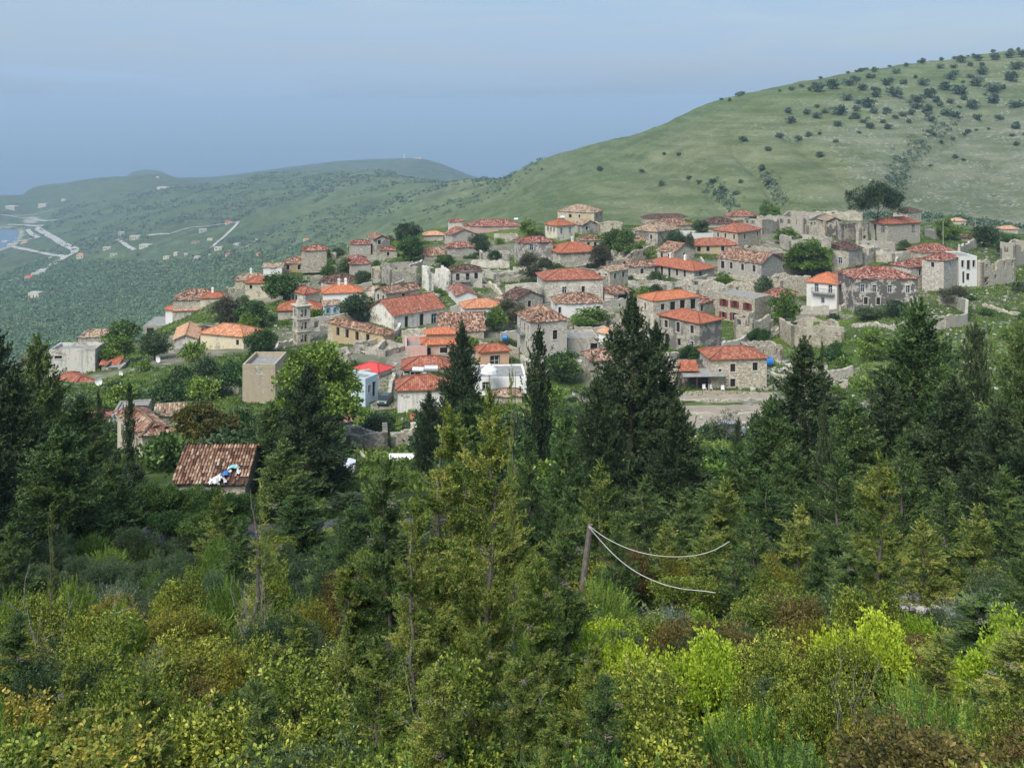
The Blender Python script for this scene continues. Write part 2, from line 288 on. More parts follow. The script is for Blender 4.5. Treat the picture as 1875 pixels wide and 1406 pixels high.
# ------------------------------------------------------------------ mesh building with numpy
class MB:
    """collects polygons (quads, tris) with optional uv / tint and links them as one mesh object"""
    def __init__(s): s.v = []; s.f = []; s.uv = []; s.mi = []
    def quad(s, a, b, c, d, uv=None, m=0):
        i = len(s.v); s.v += [tuple(a), tuple(b), tuple(c), tuple(d)]; s.f.append((i, i+1, i+2, i+3)); s.uv.append(uv or ((0,0),(1,0),(1,1),(0,1))); s.mi.append(m)
    def tri(s, a, b, c, uv=None, m=0):
        i = len(s.v); s.v += [tuple(a), tuple(b), tuple(c)]; s.f.append((i, i+1, i+2)); s.uv.append(uv or ((0,0),(1,0),(.5,1))); s.mi.append(m)
    def box(s, x0, x1, y0, y1, z0, z1, m=0):
        p = [(x,y,z) for z in (z0,z1) for y in (y0,y1) for x in (x0,x1)]
        for q in ((0,2,3,1),(4,5,7,6),(0,1,5,4),(2,6,7,3),(0,4,6,2),(1,3,7,5)): s.quad(*[p[k] for k in q], m=m)
    def tube(s, pts, rad, n=6, cap=True, m=0):
        pts = [Vector(p) for p in pts]; rings = []
        if isinstance(rad, (int, float)): rad = [rad]*len(pts)
        for i, p in enumerate(pts):
            d = (pts[min(i+1, len(pts)-1)]-pts[max(i-1, 0)])
            if d.length < 1e-9: d = Vector((0,0,1))
            d.normalize(); u = d.cross(Vector((0,0,1)) if abs(d.z) < .95 else Vector((1,0,0))).normalized(); w = d.cross(u)
            rings.append([p+(u*math.cos(2*PI*k/n)+w*math.sin(2*PI*k/n))*rad[i] for k in range(n)])
        for a, b in zip(rings[:-1], rings[1:]):
            for k in range(n): s.quad(a[k], a[(k+1) % n], b[(k+1) % n], b[k], m=m)
        if cap:
            for rg, c in ((rings[0], pts[0]), (rings[-1], pts[-1])):
                for k in range(n): s.tri(c, rg[k], rg[(k+1) % n], m=m)
    def lathe(s, prof, n=16, cx=0, cy=0, m=0):
        for (r0, z0), (r1, z1) in zip(prof[:-1], prof[1:]):
            for k in range(n):
                a, b = 2*PI*k/n, 2*PI*(k+1)/n
                s.quad((cx+r0*math.cos(a), cy+r0*math.sin(a), z0), (cx+r0*math.cos(b), cy+r0*math.sin(b), z0), (cx+r1*math.cos(b), cy+r1*math.sin(b), z1), (cx+r1*math.cos(a), cy+r1*math.sin(a), z1), m=m)
    def mesh(s, name, mats, smooth=False):
        me = bpy.data.meshes.new(name); me.from_pydata(s.v, [], s.f)
        ul = me.uv_layers.new(name='UVMap'); flat = [c for u in s.uv for q in u for c in q]; ul.data.foreach_set('uv', flat)
        for q in (mats if isinstance(mats, (list, tuple)) else [mats]): me.materials.append(MAT[q] if isinstance(q, str) else q)
        if len(me.materials) > 1: me.polygons.foreach_set('material_index', s.mi)
        if smooth: me.polygons.foreach_set('use_smooth', [True]*len(me.polygons))
        me.update(); return me
    def build(s, name, mats, parent=None, smooth=False, loc=None, rot=None):
        return place(s.mesh(name, mats, smooth), name, parent, loc, rot)
def place(me, name, parent=None, loc=None, rot=None, scale=None):
    o = bpy.data.objects.new(name, me); COL.objects.link(o)
    if parent: o.parent = parent
    if loc is not None: o.location = loc
    if rot is not None: o.rotation_euler = rot
    if scale is not None: o.scale = scale
    return o
def tag(o, label=None, cat=None, group=None, kind=None):
    for k, v in (('label', label), ('category', cat), ('group', group), ('kind', kind)):
        if v: o[k] = v
    return o
def thing(name, label, cat, loc, rz=0, group=None, scale=None):
    o = place(None, name, None, loc, (0, 0, rz), scale); o.empty_display_size = .3
    return tag(o, label, cat, group)
def np_mesh(name, V, Fc, mats, tint=None, smooth=False, mi=None):
    """V (n,3); Fc (m,4) quads"""
    me = bpy.data.meshes.new(name); V = np.ascontiguousarray(V, np.float32); Fc = np.ascontiguousarray(Fc, np.int32)
    me.vertices.add(len(V)); me.vertices.foreach_set('co', V.ravel())
    k = Fc.shape[1]; me.loops.add(Fc.size); me.loops.foreach_set('vertex_index', Fc.ravel())
    me.polygons.add(len(Fc)); me.polygons.foreach_set('loop_start', np.arange(len(Fc), dtype=np.int32)*k)
    me.polygons.foreach_set('loop_total', np.full(len(Fc), k, np.int32))
    for q in (mats if isinstance(mats, (list, tuple)) else [mats]): me.materials.append(MAT[q] if isinstance(q, str) else q)
    if mi is not None: me.polygons.foreach_set('material_index', np.ascontiguousarray(mi, np.int32))
    me.polygons.foreach_set('use_smooth', np.full(len(Fc), smooth))
    me.update(calc_edges=True)
    if tint is not None:
        a = me.attributes.new('tint', 'FLOAT', 'FACE'); a.data.foreach_set('value', np.ascontiguousarray(tint, np.float32))
    return me
# ------------------------------------------------------------------ sky, sun, air
SUN_EL, SUN_AZ = 50, 212          # degrees above the horizon; azimuth of the sun, clockwise from straight ahead: behind the camera on the left
w = bpy.data.worlds.new('World'); SC.world = w; w.use_nodes = True; nt = w.node_tree; nt.nodes.clear()
out = nt.nodes.new('ShaderNodeOutputWorld'); bg = nt.nodes.new('ShaderNodeBackground'); sky = nt.nodes.new('ShaderNodeTexSky'); sky.sky_type = 'NISHITA'
sky.sun_disc = False; sky.sun_elevation = R_(SUN_EL); sky.sun_rotation = R_(SUN_AZ); sky.dust_density = 2.5; sky.air_density = 1.2; sky.ozone_density = 2.5
tc = nt.nodes.new('ShaderNodeTexCoord'); mp = nt.nodes.new('ShaderNodeMapping'); mp.inputs['Scale'].default_value = (1, 1, 9)
no = nt.nodes.new('ShaderNodeTexNoise'); no.inputs['Scale'].default_value = 2.6; no.inputs['Detail'].default_value = 6; no.inputs['Roughness'].default_value = .55; no.inputs['Distortion'].default_value = .9
rp = nt.nodes.new('ShaderNodeValToRGB'); rp.color_ramp.elements[0].position = .34; rp.color_ramp.elements[1].position = .72
mx = nt.nodes.new('ShaderNodeMix'); mx.data_type = 'RGBA'
nt.links.new(tc.outputs['Generated'], mp.inputs[0]); nt.links.new(mp.outputs[0], no.inputs[0]); nt.links.new(no.outputs[0], rp.inputs[0])
fm = nt.nodes.new('ShaderNodeMath'); fm.operation = 'MULTIPLY_ADD'; nt.links.new(rp.outputs[0], fm.inputs[0]); fm.inputs[1].default_value = .40; fm.inputs[2].default_value = .58
nt.links.new(fm.outputs[0], mx.inputs[0]); nt.links.new(sky.outputs[0], mx.inputs[6]); mx.inputs[7].default_value = (2.3, 3.2, 4.5, 1)   # thin cloud deck over the blue
nt.links.new(mx.outputs[2], bg.inputs[0]); bg.inputs[1].default_value = .10; nt.links.new(bg.outputs[0], out.inputs[0])
sl = bpy.data.lights.new('sun', 'SUN'); sl.energy = 2.4; sl.angle = R_(34); sl.color = (1, .96, .9)
so = bpy.data.objects.new('sun', sl); COL.objects.link(so)
so.rotation_euler = (R_(90-SUN_EL), 0, R_(180-SUN_AZ))
SC.view_settings.view_transform = 'Standard'; SC.view_settings.look = 'None'; SC.view_settings.gamma = 1; SC.view_settings.use_curve_mapping = False
SC.view_settings.exposure = 0.78

k = N('haze'); k.t.nodes.remove(k.b); pv = k.n('ShaderNodeVolumePrincipled'); pv.inputs['Density'].default_value = 1.65e-4; pv.inputs['Color'].default_value = (.60,.81,1,1); k.l(pv.outputs[0], k.o.inputs['Volume'])
b = MB(); b.box(-43000, 43000, -3000, 43000, -308.5, 62); hz = b.build('haze', k.m); tag(hz, kind='stuff')

# ------------------------------------------------------------------ sea
k = N('sea'); p = k.pos(); n1 = k.noise(p, .02, 6, .6)
k.col(k.mix(k.rng(n1, .3, .7), (.035,.085,.15), (.05,.11,.18))); k.rough(.22, .5); k.bump(k.noise(p, .25, 5, .6), .4, .5)
MAT['sea'] = k.m
b = MB()
for i in range(24):
    for j in range(24):
        xs = [-41000+82000*q/24 for q in (i, i+1)]; ys = [-2000+43000*(q/24)**2 for q in (j, j+1)]
        b.quad((xs[0],ys[0],-300),(xs[1],ys[0],-300),(xs[1],ys[1],-300),(xs[0],ys[1],-300))
tag(b.build('sea', 'sea'), kind='structure')

# ------------------------------------------------------------------ the land, one sheet
k = N('land'); p = k.pos(); vc = k.attr('cover', 'Color')
far = k.noise(p, .035, 8, .72); mid = k.noise(p, .35, 6, .7); fine = k.noise(p, 3., 6, .75)
c = k.mix(k.rng(far, .38, .60, 0, .8), vc, k.mix(1.0, vc, (.60,.66,.55), 'MULTIPLY'))
ter = k.noise(k.mapping(p, (.012,.012,.33)), 1, 5, .7)
c = k.mix(k.rng(ter, .43, .56, 0, .8), c, k.mix(1.0, c, (.62,.7,.6), 'MULTIPLY'))
c = k.mix(k.rng(mid, .4, .7, 0, .6), c, k.mix(1.0, c, (.5,.55,.45), 'MULTIPLY'))
c = k.mix(k.rng(fine, .35, .7, 0, .6), c, k.mix(1.0, c, (1.5,1.45,1.35), 'MULTIPLY'))
scr = k.noise(k.mapping(p, (.022,.012,.022)), 1, 8, .78)
sf = k.math('MULTIPLY', k.rng(scr, .47, .58), k.attr('scrub'))
c = k.mix(sf, c, (.035,.06,.035))
rk = k.voro(k.mapping(p, (.45,.45,.45)), 1, 'F1', 'Distance'); rn = k.noise(p, .08, 6, .75)
rf = k.math('MULTIPLY', k.math('MULTIPLY', k.rng(rk, .45, .15), k.rng(rn, .45, .6)), k.attr('rock'))
c = k.mix(rf, c, (.38,.37,.33))
k.col(c); k.rough(.95, .1); k.bump(k.math('ADD', mid, fine), .5, .25); MAT['land'] = k.m
na, nr = GX.shape
V = np.stack([GX, GY, GZ], -1).reshape(-1, 3)
ii, jj = np.meshgrid(np.arange(na-1), np.arange(nr-1), indexing='ij')
Fc = np.stack([ii*nr+jj, (ii+1)*nr+jj, (ii+1)*nr+jj+1, ii*nr+jj+1], -1).reshape(-1, 4)
# behind and beside the camera the bank goes on level
base = len(V); me = np_mesh('land', V, Fc, 'land', smooth=True)
PX = np.repeat(AZ[:, None], nr, 1); RR = GY
def sm(x, a, b): t = np.clip((x-a)/(b-a), 0, 1); return t*t*(3-2*t)
def mixc(c, d, f): return c*(1-f[..., None])+np.array(d)*f[..., None]
C = np.zeros(GX.shape+(3,))+np.array((.05,.055,.025))
nb = fbm(GX/14, GY/14, 31, 4); nc = fbm(GX/40, GY/40, 41, 4); nd = fbm(GX/120, GY/200, 51, 4)
C = mixc(C, (.085,.125,.035), sm(RR, 55, 80))
C = mixc(C, (.115,.165,.04), sm(RR, 95, 120)*sm(nb, 0, .35)*(RR < 330))
C = mixc(C, (.25,.23,.18), sm(RR, 110, 140)*sm(nb, -.05, -.3)*(1-sm(RR, 290, 330))*(1-.75*sm(PX, 1600, 1750)))
hill = sm(RR, 300, 360)
C = mixc(C, (.15,.185,.085), hill)
C = mixc(C, (.20,.215,.115), hill*sm(nd, -.1, .4))
C = mixc(C, (.21,.22,.15), hill*sm(PX+nc*260, 1480, 1680)*sm(RR, 320, 380)*(1-sm(RR, 620, 780)))
lf = sm(-PX, -900, -560)*sm(RR, 500, 700)
C = mixc(C, (.16,.195,.10), lf)
C = mixc(C, (.125,.165,.075), lf*sm(nc, 0, .3))
valley = (1-sm(GZ, -215, -120))*sm(RR, 500, 650)
C = mixc(C, (.10,.14,.06), valley*.8)
C = mixc(C, (.45,.42,.36), (1-sm(np.abs(GZ+298.5), .6, 2.2))*(RR > 1500)*(PX < 90))
fc = sm(RR, 2900, 3300)
C = mixc(C, (.12,.15,.09), fc*.7)
cov = np.concatenate([C.reshape(-1, 3), np.ones((C.shape[0]*C.shape[1], 1))], 1)
a = me.attributes.new('cover', 'FLOAT_COLOR', 'POINT'); a.data.foreach_set('color', cov.astype(np.float32).ravel())
scr = np.clip(lf*1.0*sm(nc+nd, -.3, .5)+.35*hill*sm(nd, .2, .6)+fc, 0, 1)
a = me.attributes.new('scrub', 'FLOAT', 'POINT'); a.data.foreach_set('value', scr.astype(np.float32).ravel())
rock = np.clip(.25*hill*sm(nc, .05, .35)+.8*sm(RR, 120, 140)*(1-sm(RR, 330, 400))+hill*sm(PX+nc*200, 1450, 1620)*(1-.7*sm(RR, 620, 800))+.5*lf*sm(nd, -.1, .3)+.32*hill, 0, 1)
a = me.attributes.new('rock', 'FLOAT', 'POINT'); a.data.foreach_set('value', rock.astype(np.float32).ravel())
tag(place(me, 'land'), kind='structure')
# the terrace the photographer stands on, behind the camera
b = MB(); b.quad((-90,-60,-1.8),(90,-60,-1.8),(90,.45,-1.8),(-90,.45,-1.8)); tag(b.build('ground', 'land'), kind='structure')

def drape(name, pts, width, mat, lift=.06, kind='structure', step=2.0):
    """a strip that lies on the land along a line of points"""
    w = [hit(*p) if len(p) == 2 and not isinstance(p, Vector) else p for p in pts]; w = [q for q in w if q]
    P = []
    for a, c in zip(w[:-1], w[1:]):
        n = max(1, int((c-a).length/step))
        for q in range(n): P.append(a.lerp(c, q/n))
    P.append(w[-1]); b = MB(); rows = []
    for i, p in enumerate(P):
        d = P[min(i+1, len(P)-1)]-P[max(i-1, 0)]; d.z = 0; d.normalize(); s = Vector((-d.y, d.x, 0))
        row = []
        for q in (-1, -.5, 0, .5, 1):
            x = p+s*width/2*q; row.append(Vector((x.x, x.y, gz(x.x, x.y)+lift)))
        rows.append(row)
    for i in range(len(rows)-1):
        for q in range(4): b.quad(rows[i][q], rows[i+1][q], rows[i+1][q+1], rows[i][q+1])
    o = b.build(name, mat); tag(o, kind=kind); return o
plain('roadpale', (.48,.46,.41), .95, .1, 0, .3, .05); plain('dirt', (.40,.34,.25), .95, .1, 0, .3, .6); plain('paving', (.33,.30,.24), .95, .1, 0, .5, 1.2); plain('asphalt', (.10,.10,.10), .9)
for pts, wd in (([(0,394),(30,399),(60,402),(103,404)], 12), ([(15,412),(48,413),(75,414.5),(69,420),(100,437),(138,458),(134,465),(118,473),(100,483),(62,503),(15,516)], 14),
                ([(118,472),(90,467),(60,461),(32,455),(12,449)], 9), ([(50,421),(58,430),(72,436),(45,441),(20,444)], 9), ([(270,432),(310,430),(350,418),(385,415),(436,408),(432,414),(405,440),(385,457)], 6),
                ([(214,440),(228,448),(246,459)], 6), ([(0,446),(20,441),(50,430)], 10), ([(20,396),(70,392),(108,382)], 8), ([(300,345),(330,342)], 6), ([(420,460),(450,455),(470,440)], 4)):
    drape('road', pts, wd, 'roadpale', 1.2, step=10)
tag(drape('lane', [(704,752),(702,720),(712,690),(735,655),(765,625),(790,604)], 3.6, 'paving', .12, step=1), kind='structure')
drape('dirt_square', [(1232,768),(1300,764),(1430,760)], 19, 'dirt', .16, step=1); drape('dirt_terrace', [(1236,729),(1300,727),(1425,729)], 6, 'dirt', .16, step=1); drape('path', [(860,640),(900,668),(940,690),(1000,700)], 3, 'paving', .12, step=1); drape('path', [(1130,640),(1180,600),(1150,560),(1110,530)], 2.2, 'paving', .12, step=1)
drape('path', [(1400,620),(1450,585),(1500,575),(1560,582)], 2.4, 'paving', .12, step=1); drape('path', [(560,600),(620,600),(690,612)], 2.2, 'paving', .12, step=1)
drape('road', [ground(p, r) for p, r in ((150, 44), (330, 46.5), (480, 49), (640, 51), (800, 50))], 4.2, 'asphalt', .1, step=1)
drape('scree', [ground(1700, 36), ground(1745, 32), ground(1770, 28)], 2.4, 'dirt', .08, step=.5)
# ------------------------------------------------------------------ houses
FOOT = []           # footprints (x, y, radius) of what stands in the village
WINC = {}; PXBOX = []
def window_mesh(w, h, kind):
    """pane set back in the wall behind its frame; local x along the wall, z up, y into the wall"""
    key = (round(w, 2), round(h, 2), kind)
    if key in WINC: return WINC[key]
    f = MB(); t = .13 if kind in ('stone', 'arch') else .07
    if kind != 'none':
        for a in (-w/2-t, w/2): f.box(a, a+t, -.04, .1, -.05, h+(t if kind != 'arch' else -w*.25))
        f.box(-w/2-t*1.4, w/2+t*1.4, -.07, .1, -t, 0)
        if kind == 'arch':
            n = 6
            for q in range(n):
                a0, a1 = PI*q/n, PI*(q+1)/n; zc = h-w*.3
                P = [(-math.cos(a)*r, y, zc+math.sin(a)*r*.75) for a in (a0, a1) for r in (w/2, w/2+t) for y in (-.04, .1)]
                f.quad(P[0], P[2], P[6], P[4]); f.quad(P[2], P[3], P[7], P[6]); f.quad(P[0], P[4], P[5], P[1])
        else: f.box(-w/2, w/2, -.04, .1, h, h+t)
    else: f.box(-w/2-.05, w/2+.05, -.03, .1, -.09, 0)
    fm = f.mesh('window_frame', 'framestone' if kind in ('stone', 'arch', 'none') else kind if kind in MAT else 'whitepaint')
    p = MB(); p.quad((-w/2, .24, 0), (w/2, .24, 0), (w/2, .24, h), (-w/2, .24, h), m=0)
    if kind != 'none' and w > .6:
        p.box(-.03, .03, .18, .235, 0, h, 1); p.box(-w/2, w/2, .18, .234, h*.62, h*.62+.05, 1)
        for a in (-w/2, w/2-.06): p.box(a, a+.06, .17, .236, 0, h, 1)
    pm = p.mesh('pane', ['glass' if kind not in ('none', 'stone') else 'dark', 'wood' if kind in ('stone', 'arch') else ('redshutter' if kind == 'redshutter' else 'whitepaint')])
    WINC[key] = (fm, pm); return WINC[key]
def face(b, x0, x1, z0, z1, ops, P, thick=.3):
    """wall skin with real openings. P(x, z, d) maps along, up, into the wall; ops: (xa, xb, za, zb)"""
    xs = sorted({x0, x1, *[q for o in ops for q in o[:2]]}); zs = sorted({z0, z1, *[q for o in ops for q in o[2:]]})
    for xa, xb in zip(xs[:-1], xs[1:]):
        for za, zb in zip(zs[:-1], zs[1:]):
            mx_, mz_ = (xa+xb)/2, (za+zb)/2
            if any(o[0] < mx_ < o[1] and o[2] < mz_ < o[3] for o in ops): continue
            b.quad(P(xa, za, 0), P(xb, za, 0), P(xb, zb, 0), P(xa, zb, 0))
    for a, c, d, e in ops:
        b.quad(P(a,d,0), P(a,d,thick), P(a,e,thick), P(a,e,0)); b.quad(P(c,d,0), P(c,e,0), P(c,e,thick), P(c,d,thick))
        b.quad(P(a,d,0), P(c,d,0), P(c,d,thick), P(a,d,thick)); b.quad(P(a,e,0), P(a,e,thick), P(c,e,thick), P(c,e,0))
def sheet(b, A, B, C, D, jag=0, sag=0, bumpy=0, seed=0, m=0):
    """roof slope A-B along the eave, D-C along the top (D above A); subdivided, tiles slightly out of line"""
    A, B, C, D = map(Vector, (A, B, C, D)); rr = random.Random(seed)
    L = (B-A).length; Hh = ((C+D)/2-(A+B)/2).length
    nu = max(2, int(L/.7)); nv = max(2, int(Hh/.7)); g = []; eu = (B-A).normalized(); nrm = (B-A).cross(D-A)
    if nrm.length < 1e-6: nrm = (B-A).cross(C-A)
    nrm.normalize(); nrm = nrm if nrm.z > 0 else -nrm
    for j in range(nv+1):
        row = []
        for i in range(nu+1):
            s, t = i/nu, j/nv; p = (A.lerp(B, s)).lerp(D.lerp(C, s), t)
            q = p.copy(); inner = 0 < i < nu
            p = p+nrm*(bumpy*rr.uniform(-1, 1)*(1 if 0 < j < nv and inner else .4)) - Vector((0, 0, sag*math.sin(PI*s)*math.sin(PI*min(1, t+.15))))
            if j == 0 and jag: p += (A-D).normalized()*rr.uniform(-jag, jag*.4) if (A-D).length > .1 else Vector()
            row.append((p, ((q-A).dot(eu), (q-A).length if False else ((q-A)-(q-A).dot(eu)*eu).length)))
        g.append(row)
    for j in range(nv):
        for i in range(nu):
            a, c, d, e = g[j][i], g[j][i+1], g[j+1][i+1], g[j+1][i]
            b.quad(a[0], c[0], d[0], e[0], (a[1], c[1], d[1], e[1]), m)
def parse_ops(spec, L, z1, kind_default):
    """'u,top,w,h[,kind]' openings separated by spaces; u is a share of the wall"""
    out = []
    for s in (spec or '').split():
        q = s.split(','); u, top, w_, h_ = map(float, q[:4]); kd = q[4] if len(q) > 4 else kind_default
        c = u*L
        if c-w_/2 < .15 or c+w_/2 > L-.15: c = min(max(c, w_/2+.18), L-w_/2-.18)
        if L < w_+.5: continue
        out.append((c-w_/2, c+w_/2, z1-top-h_, z1-top, kd))
    ok = []
    for o in out:
        if all(o[1] < p[0]-.05 or o[0] > p[1]+.05 or o[3] < p[2]-.05 or o[2] > p[3]+.05 for p in ok): ok.append(o)
    return ok
def rows(n, m=0, top=.75, w=.85, h=1.35, kind='', lo=.06, hi=.94, top2=3.6):
    """an even row of n windows and m below"""
    k = ',' + kind if kind else ''; out = []
    for cnt, tp in ((n, top), (m, top2)):
        for i in range(cnt): out.append('%.3f,%.2f,%.2f,%.2f%s' % (lo+(hi-lo)*(i+.5)/cnt, tp, w, h, k))
    return ' '.join(out)
def solve(cx, r, L, R, a, D, W):
    """width of the right face and depth of the left one, from how far they reach in the picture"""
    t0 = (cx-CX)/F; x0 = t0*r; c, s = math.cos(a), math.sin(a)
    if W is None: t1 = t0+R/F; W = (t1*r-x0)/max(c-t1*s, .15)
    if D is None: t2 = t0-L/F; D = (x0-t2*r)/max(s+t2*c, .12)
    return W, D
def house(label, cx, ey, hp, L, R, a=None, roof='hip', wall='stone', tile='red', wl='', wr='', D=None, W=None, pitch=.42, wk='stone', cat='house', name='house',
          chim=0, over=.35, r=None, seed=None, shutters=None, balcony=None, group=None, upper=None, parapet=.5, rfx=0, tanks=0, hole=False):
    """near corner in column cx with its eave in row ey and its foot hp rows lower; faces reach L to the left and R to the right"""
    seed = seed if seed is not None else int(cx*7+ey*13); rr = random.Random(seed)
    if r is None:
        p = hit(cx, ey+hp, 60, 700); r = p.y if p else 250
    if a is None: a = 14 if R >= L else 68
    if L <= 1: a = 0
    a = R_(a)
    if D is None and (L < 8 or math.sin(a) < .17): D = 7.5
    if W is None and R < 4: W = 6.5
    given = D; W, D = solve(cx, r, L, R, a, D, W); W = min(max(W, 2.0), 26); D = min(max(D, 2.2), 24)
    if given and roof in ('hip', 'ruin', 'shed') and D > .72*W: D = max(.68*W, 2.2)
    zt = -(ey-Y0)/F*r; zb = -(ey+hp-Y0)/F*r; Hh = zt-zb; x0 = (cx-CX)/F*r
    root = thing(name, label, cat, (x0, r, zb), a, group)
    cxw = x0+math.cos(a)*W/2-math.sin(a)*D/2; cyw = r+math.sin(a)*W/2+math.cos(a)*D/2
    FOOT.append((cxw, cyw, math.hypot(W, D)/2*.85))
    if label: PXBOX.append((cx-L, cx+R, ey-12, ey+hp*.8))
    z0 = -3.5
    old = tile.startswith('old') or rfx
    opr = parse_ops(wr, W, Hh, wk); opl = parse_ops(wl, D, Hh, wk)
    wallm = 'w_'+wall
    # --- walls
    if roof == 'ruin':
        b = MB(); th = .5
        def rw(P, Lw, ops, sd):
            n = max(4, int(Lw/.3)); q = random.Random(sd); ph = q.uniform(0, 9); prev = 0
            for i in range(n):
                xa, xb = Lw*i/n, Lw*(i+1)/n; xm = (xa+xb)/2
                top = Hh*(1.03 - .30*max(0, float(vnoise(xm*.3+ph, sd))-.35)*1.6) - q.uniform(0, .12) - .3*float(vnoise(xm*1.5+ph, sd+.5))
                cuts = sorted([(o[2], o[3]) for o in ops if o[0]-.1 < xm < o[1]+.1]); z = z0
                for c0, c1 in cuts+[(top, top)]:
                    if c0 > z+.02:
                        zz = min(c0, top)
                        if zz > z: b.quad(P(xa,z,0),P(xb,z,0),P(xb,zz,0),P(xa,zz,0)); b.quad(P(xb,z,th),P(xa,z,th),P(xa,zz,th),P(xb,zz,th)); b.quad(P(xa,zz,0),P(xb,zz,0),P(xb,zz,th),P(xa,zz,th)); b.quad(P(xa,z,0),P(xa,zz,0),P(xa,zz,th),P(xa,z,th)); b.quad(P(xb,z,0),P(xb,z,th),P(xb,zz,th),P(xb,zz,0)); b.quad(P(xa,z,0),P(xa,z,th),P(xb,z,th),P(xb,z,0))
                    z = max(z, c1)
        rw(lambda x,z,d: (x, d, z), W, opr, seed); rw(lambda x,z,d: (d, D-x, z), D, opl, seed+1)
        rw(lambda x,z,d: (x, D-d, z), W, parse_ops(rows(max(1, int(W/3.5)), 0), W, Hh, ''), seed+2); rw(lambda x,z,d: (W-d, x, z), D, [], seed+3)
        b.build('wall', wallm, root)
        # rubble inside the shell
        b = MB()
        n = 6
        for i in range(n):
            for j in range(n):
                g = [(W*(i+p)/n, D*(j+q)/n, -.3+Hh*.28*vnoise((i+p)*.9+seed, (j+q)*.9)+.35*vnoise((i+p)*3., (j+q)*3.)) for p, q in ((0,0),(1,0),(1,1),(0,1))]; b.quad(*g)
        b.build('rubble', 'w_palestone', root)
    else:
        b = MB()
        top = Hh
        face(b, 0, W, z0, top, [o[:4] for o in opr], lambda x,z,d: (x, d, z))
        face(b, 0, D, z0, top, [o[:4] for o in opl], lambda x,z,d: (d, D-x, z))
        b.quad((W,0,z0),(W,D,z0),(W,D,top),(W,0,top)); b.quad((0,D,z0),(W,D,z0),(W,D,top),(0,D,top))
        if roof == 'gableR':            # gable ends on the right face and its back
            hr = pitch*W/2
            for y in (0, D): b.tri((0,y,top),(W,y,top),(W/2,y,top+hr))
        if roof == 'gableL':
            hr = pitch*D/2
            for x in (0, W): b.tri((x,0,top),(x,D,top),(x,D/2,top+hr))
        if roof == 'flat':
            ph = parapet
            for q in ((0,W,0,.25),(0,W,D-.25,D),(0,.25,.25,D-.25),(W-.25,W,.25,D-.25)): b.box(q[0],q[1],q[2],q[3],top-.02,top+ph)
        b.build('wall', wallm, root)
        # --- roof
        b = MB(); o_ = over; bp = .07 if old else .012; jag = .22 if old else .03; sag = .18 if old else .02; zt_ = top+.02; t = .12
        if roof == 'hip':
            sl = pitch; lo = top-o_*sl+.05
            X0, X1, Y0_, Y1 = -o_, W+o_, -o_, D+o_
            if W >= D: h = sl*(D/2+o_); e1 = Vector((X0+(D/2+o_), D/2, lo+h)); e2 = Vector((X1-(D/2+o_), D/2, lo+h))
            else: h = sl*(W/2+o_); e1 = Vector((W/2, Y0_+(W/2+o_), lo+h)); e2 = Vector((W/2, Y1-(W/2+o_), lo+h))
            c0, c1, c2, c3 = (X0,Y0_,lo), (X1,Y0_,lo), (X1,Y1,lo), (X0,Y1,lo)
            if W >= D: sides = ((c0,c1,e2,e1),(c1,c2,e2,e2),(c2,c3,e1,e2),(c3,c0,e1,e1))
            else: sides = ((c0,c1,e1,e1),(c1,c2,e2,e1),(c2,c3,e2,e2),(c3,c0,e1,e2))
            for i, s in enumerate(sides): sheet(b, *s, jag=jag, sag=sag, bumpy=bp, seed=seed+i)
            for p, q in ((c0,e1),(c1,e2 if W >= D else e1),(c2,e2),(c3,e1 if W >= D else e2),(e1,e2)):
                b.tube([p, q], .11, 5, False)
            ridge = (e1, e2, lo+h)
            if not old: b.quad((X0,Y0_,lo-t),(X1,Y0_,lo-t),(X1,Y1,lo-t),(X0,Y1,lo-t)); b.quad(c0,c1,(X1,Y0_,lo-t),(X0,Y0_,lo-t)); b.quad(c0,c3,(X0,Y1,lo-t),(X0,Y0_,lo-t)); b.quad(c1,c2,(X1,Y1,lo-t),(X1,Y0_,lo-t))
        elif roof == 'gableR':
            lo = top-o_*pitch+.05; h = pitch*(W/2+o_)
            for sgn, xx in ((0, -o_), (1, W+o_)):
                A, B, C, Dd = (xx,-o_,lo),(xx,D+o_,lo),(W/2,D+o_,lo+h),(W/2,-o_,lo+h)
                sheet(b, A, B, C, Dd, jag=jag, sag=sag, bumpy=bp, seed=seed+sgn)
                b.quad(A, Dd, (W/2,-o_,lo+h-t), (xx,-o_,lo-t))
            b.tube([(W/2,-o_,lo+h),(W/2,D+o_,lo+h)], .12, 5); ridge = (Vector((W/2,0,lo+h)), Vector((W/2,D,lo+h)), lo+h)
        elif roof == 'gableL':
            lo = top-o_*pitch+.05; h = pitch*(D/2+o_)
            for sgn, yy in ((0, -o_), (1, D+o_)):
                A, B, C, Dd = (-o_,yy,lo),(W+o_,yy,lo),(W+o_,D/2,lo+h),(-o_,D/2,lo+h)
                sheet(b, A, B, C, Dd, jag=jag, sag=sag, bumpy=bp, seed=seed+sgn)
                b.quad(A, Dd, (-o_,D/2,lo+h-t), (-o_,yy,lo-t))
            b.tube([(-o_,D/2,lo+h),(W+o_,D/2,lo+h)], .12, 5); ridge = (Vector((0,D/2,lo+h)), Vector((W,D/2,lo+h)), lo+h)
        elif roof == 'shed':            # one slope falling towards the right face
            lo = top+.05; h = pitch*D; sheet(b, (-o_,-o_,lo),(W+o_,-o_,lo),(W+o_,D,lo+h),(-o_,D,lo+h), jag=jag, sag=sag, bumpy=bp, seed=seed); ridge = (Vector((0,D,lo+h)), Vector((W,D,lo+h)), lo+h)
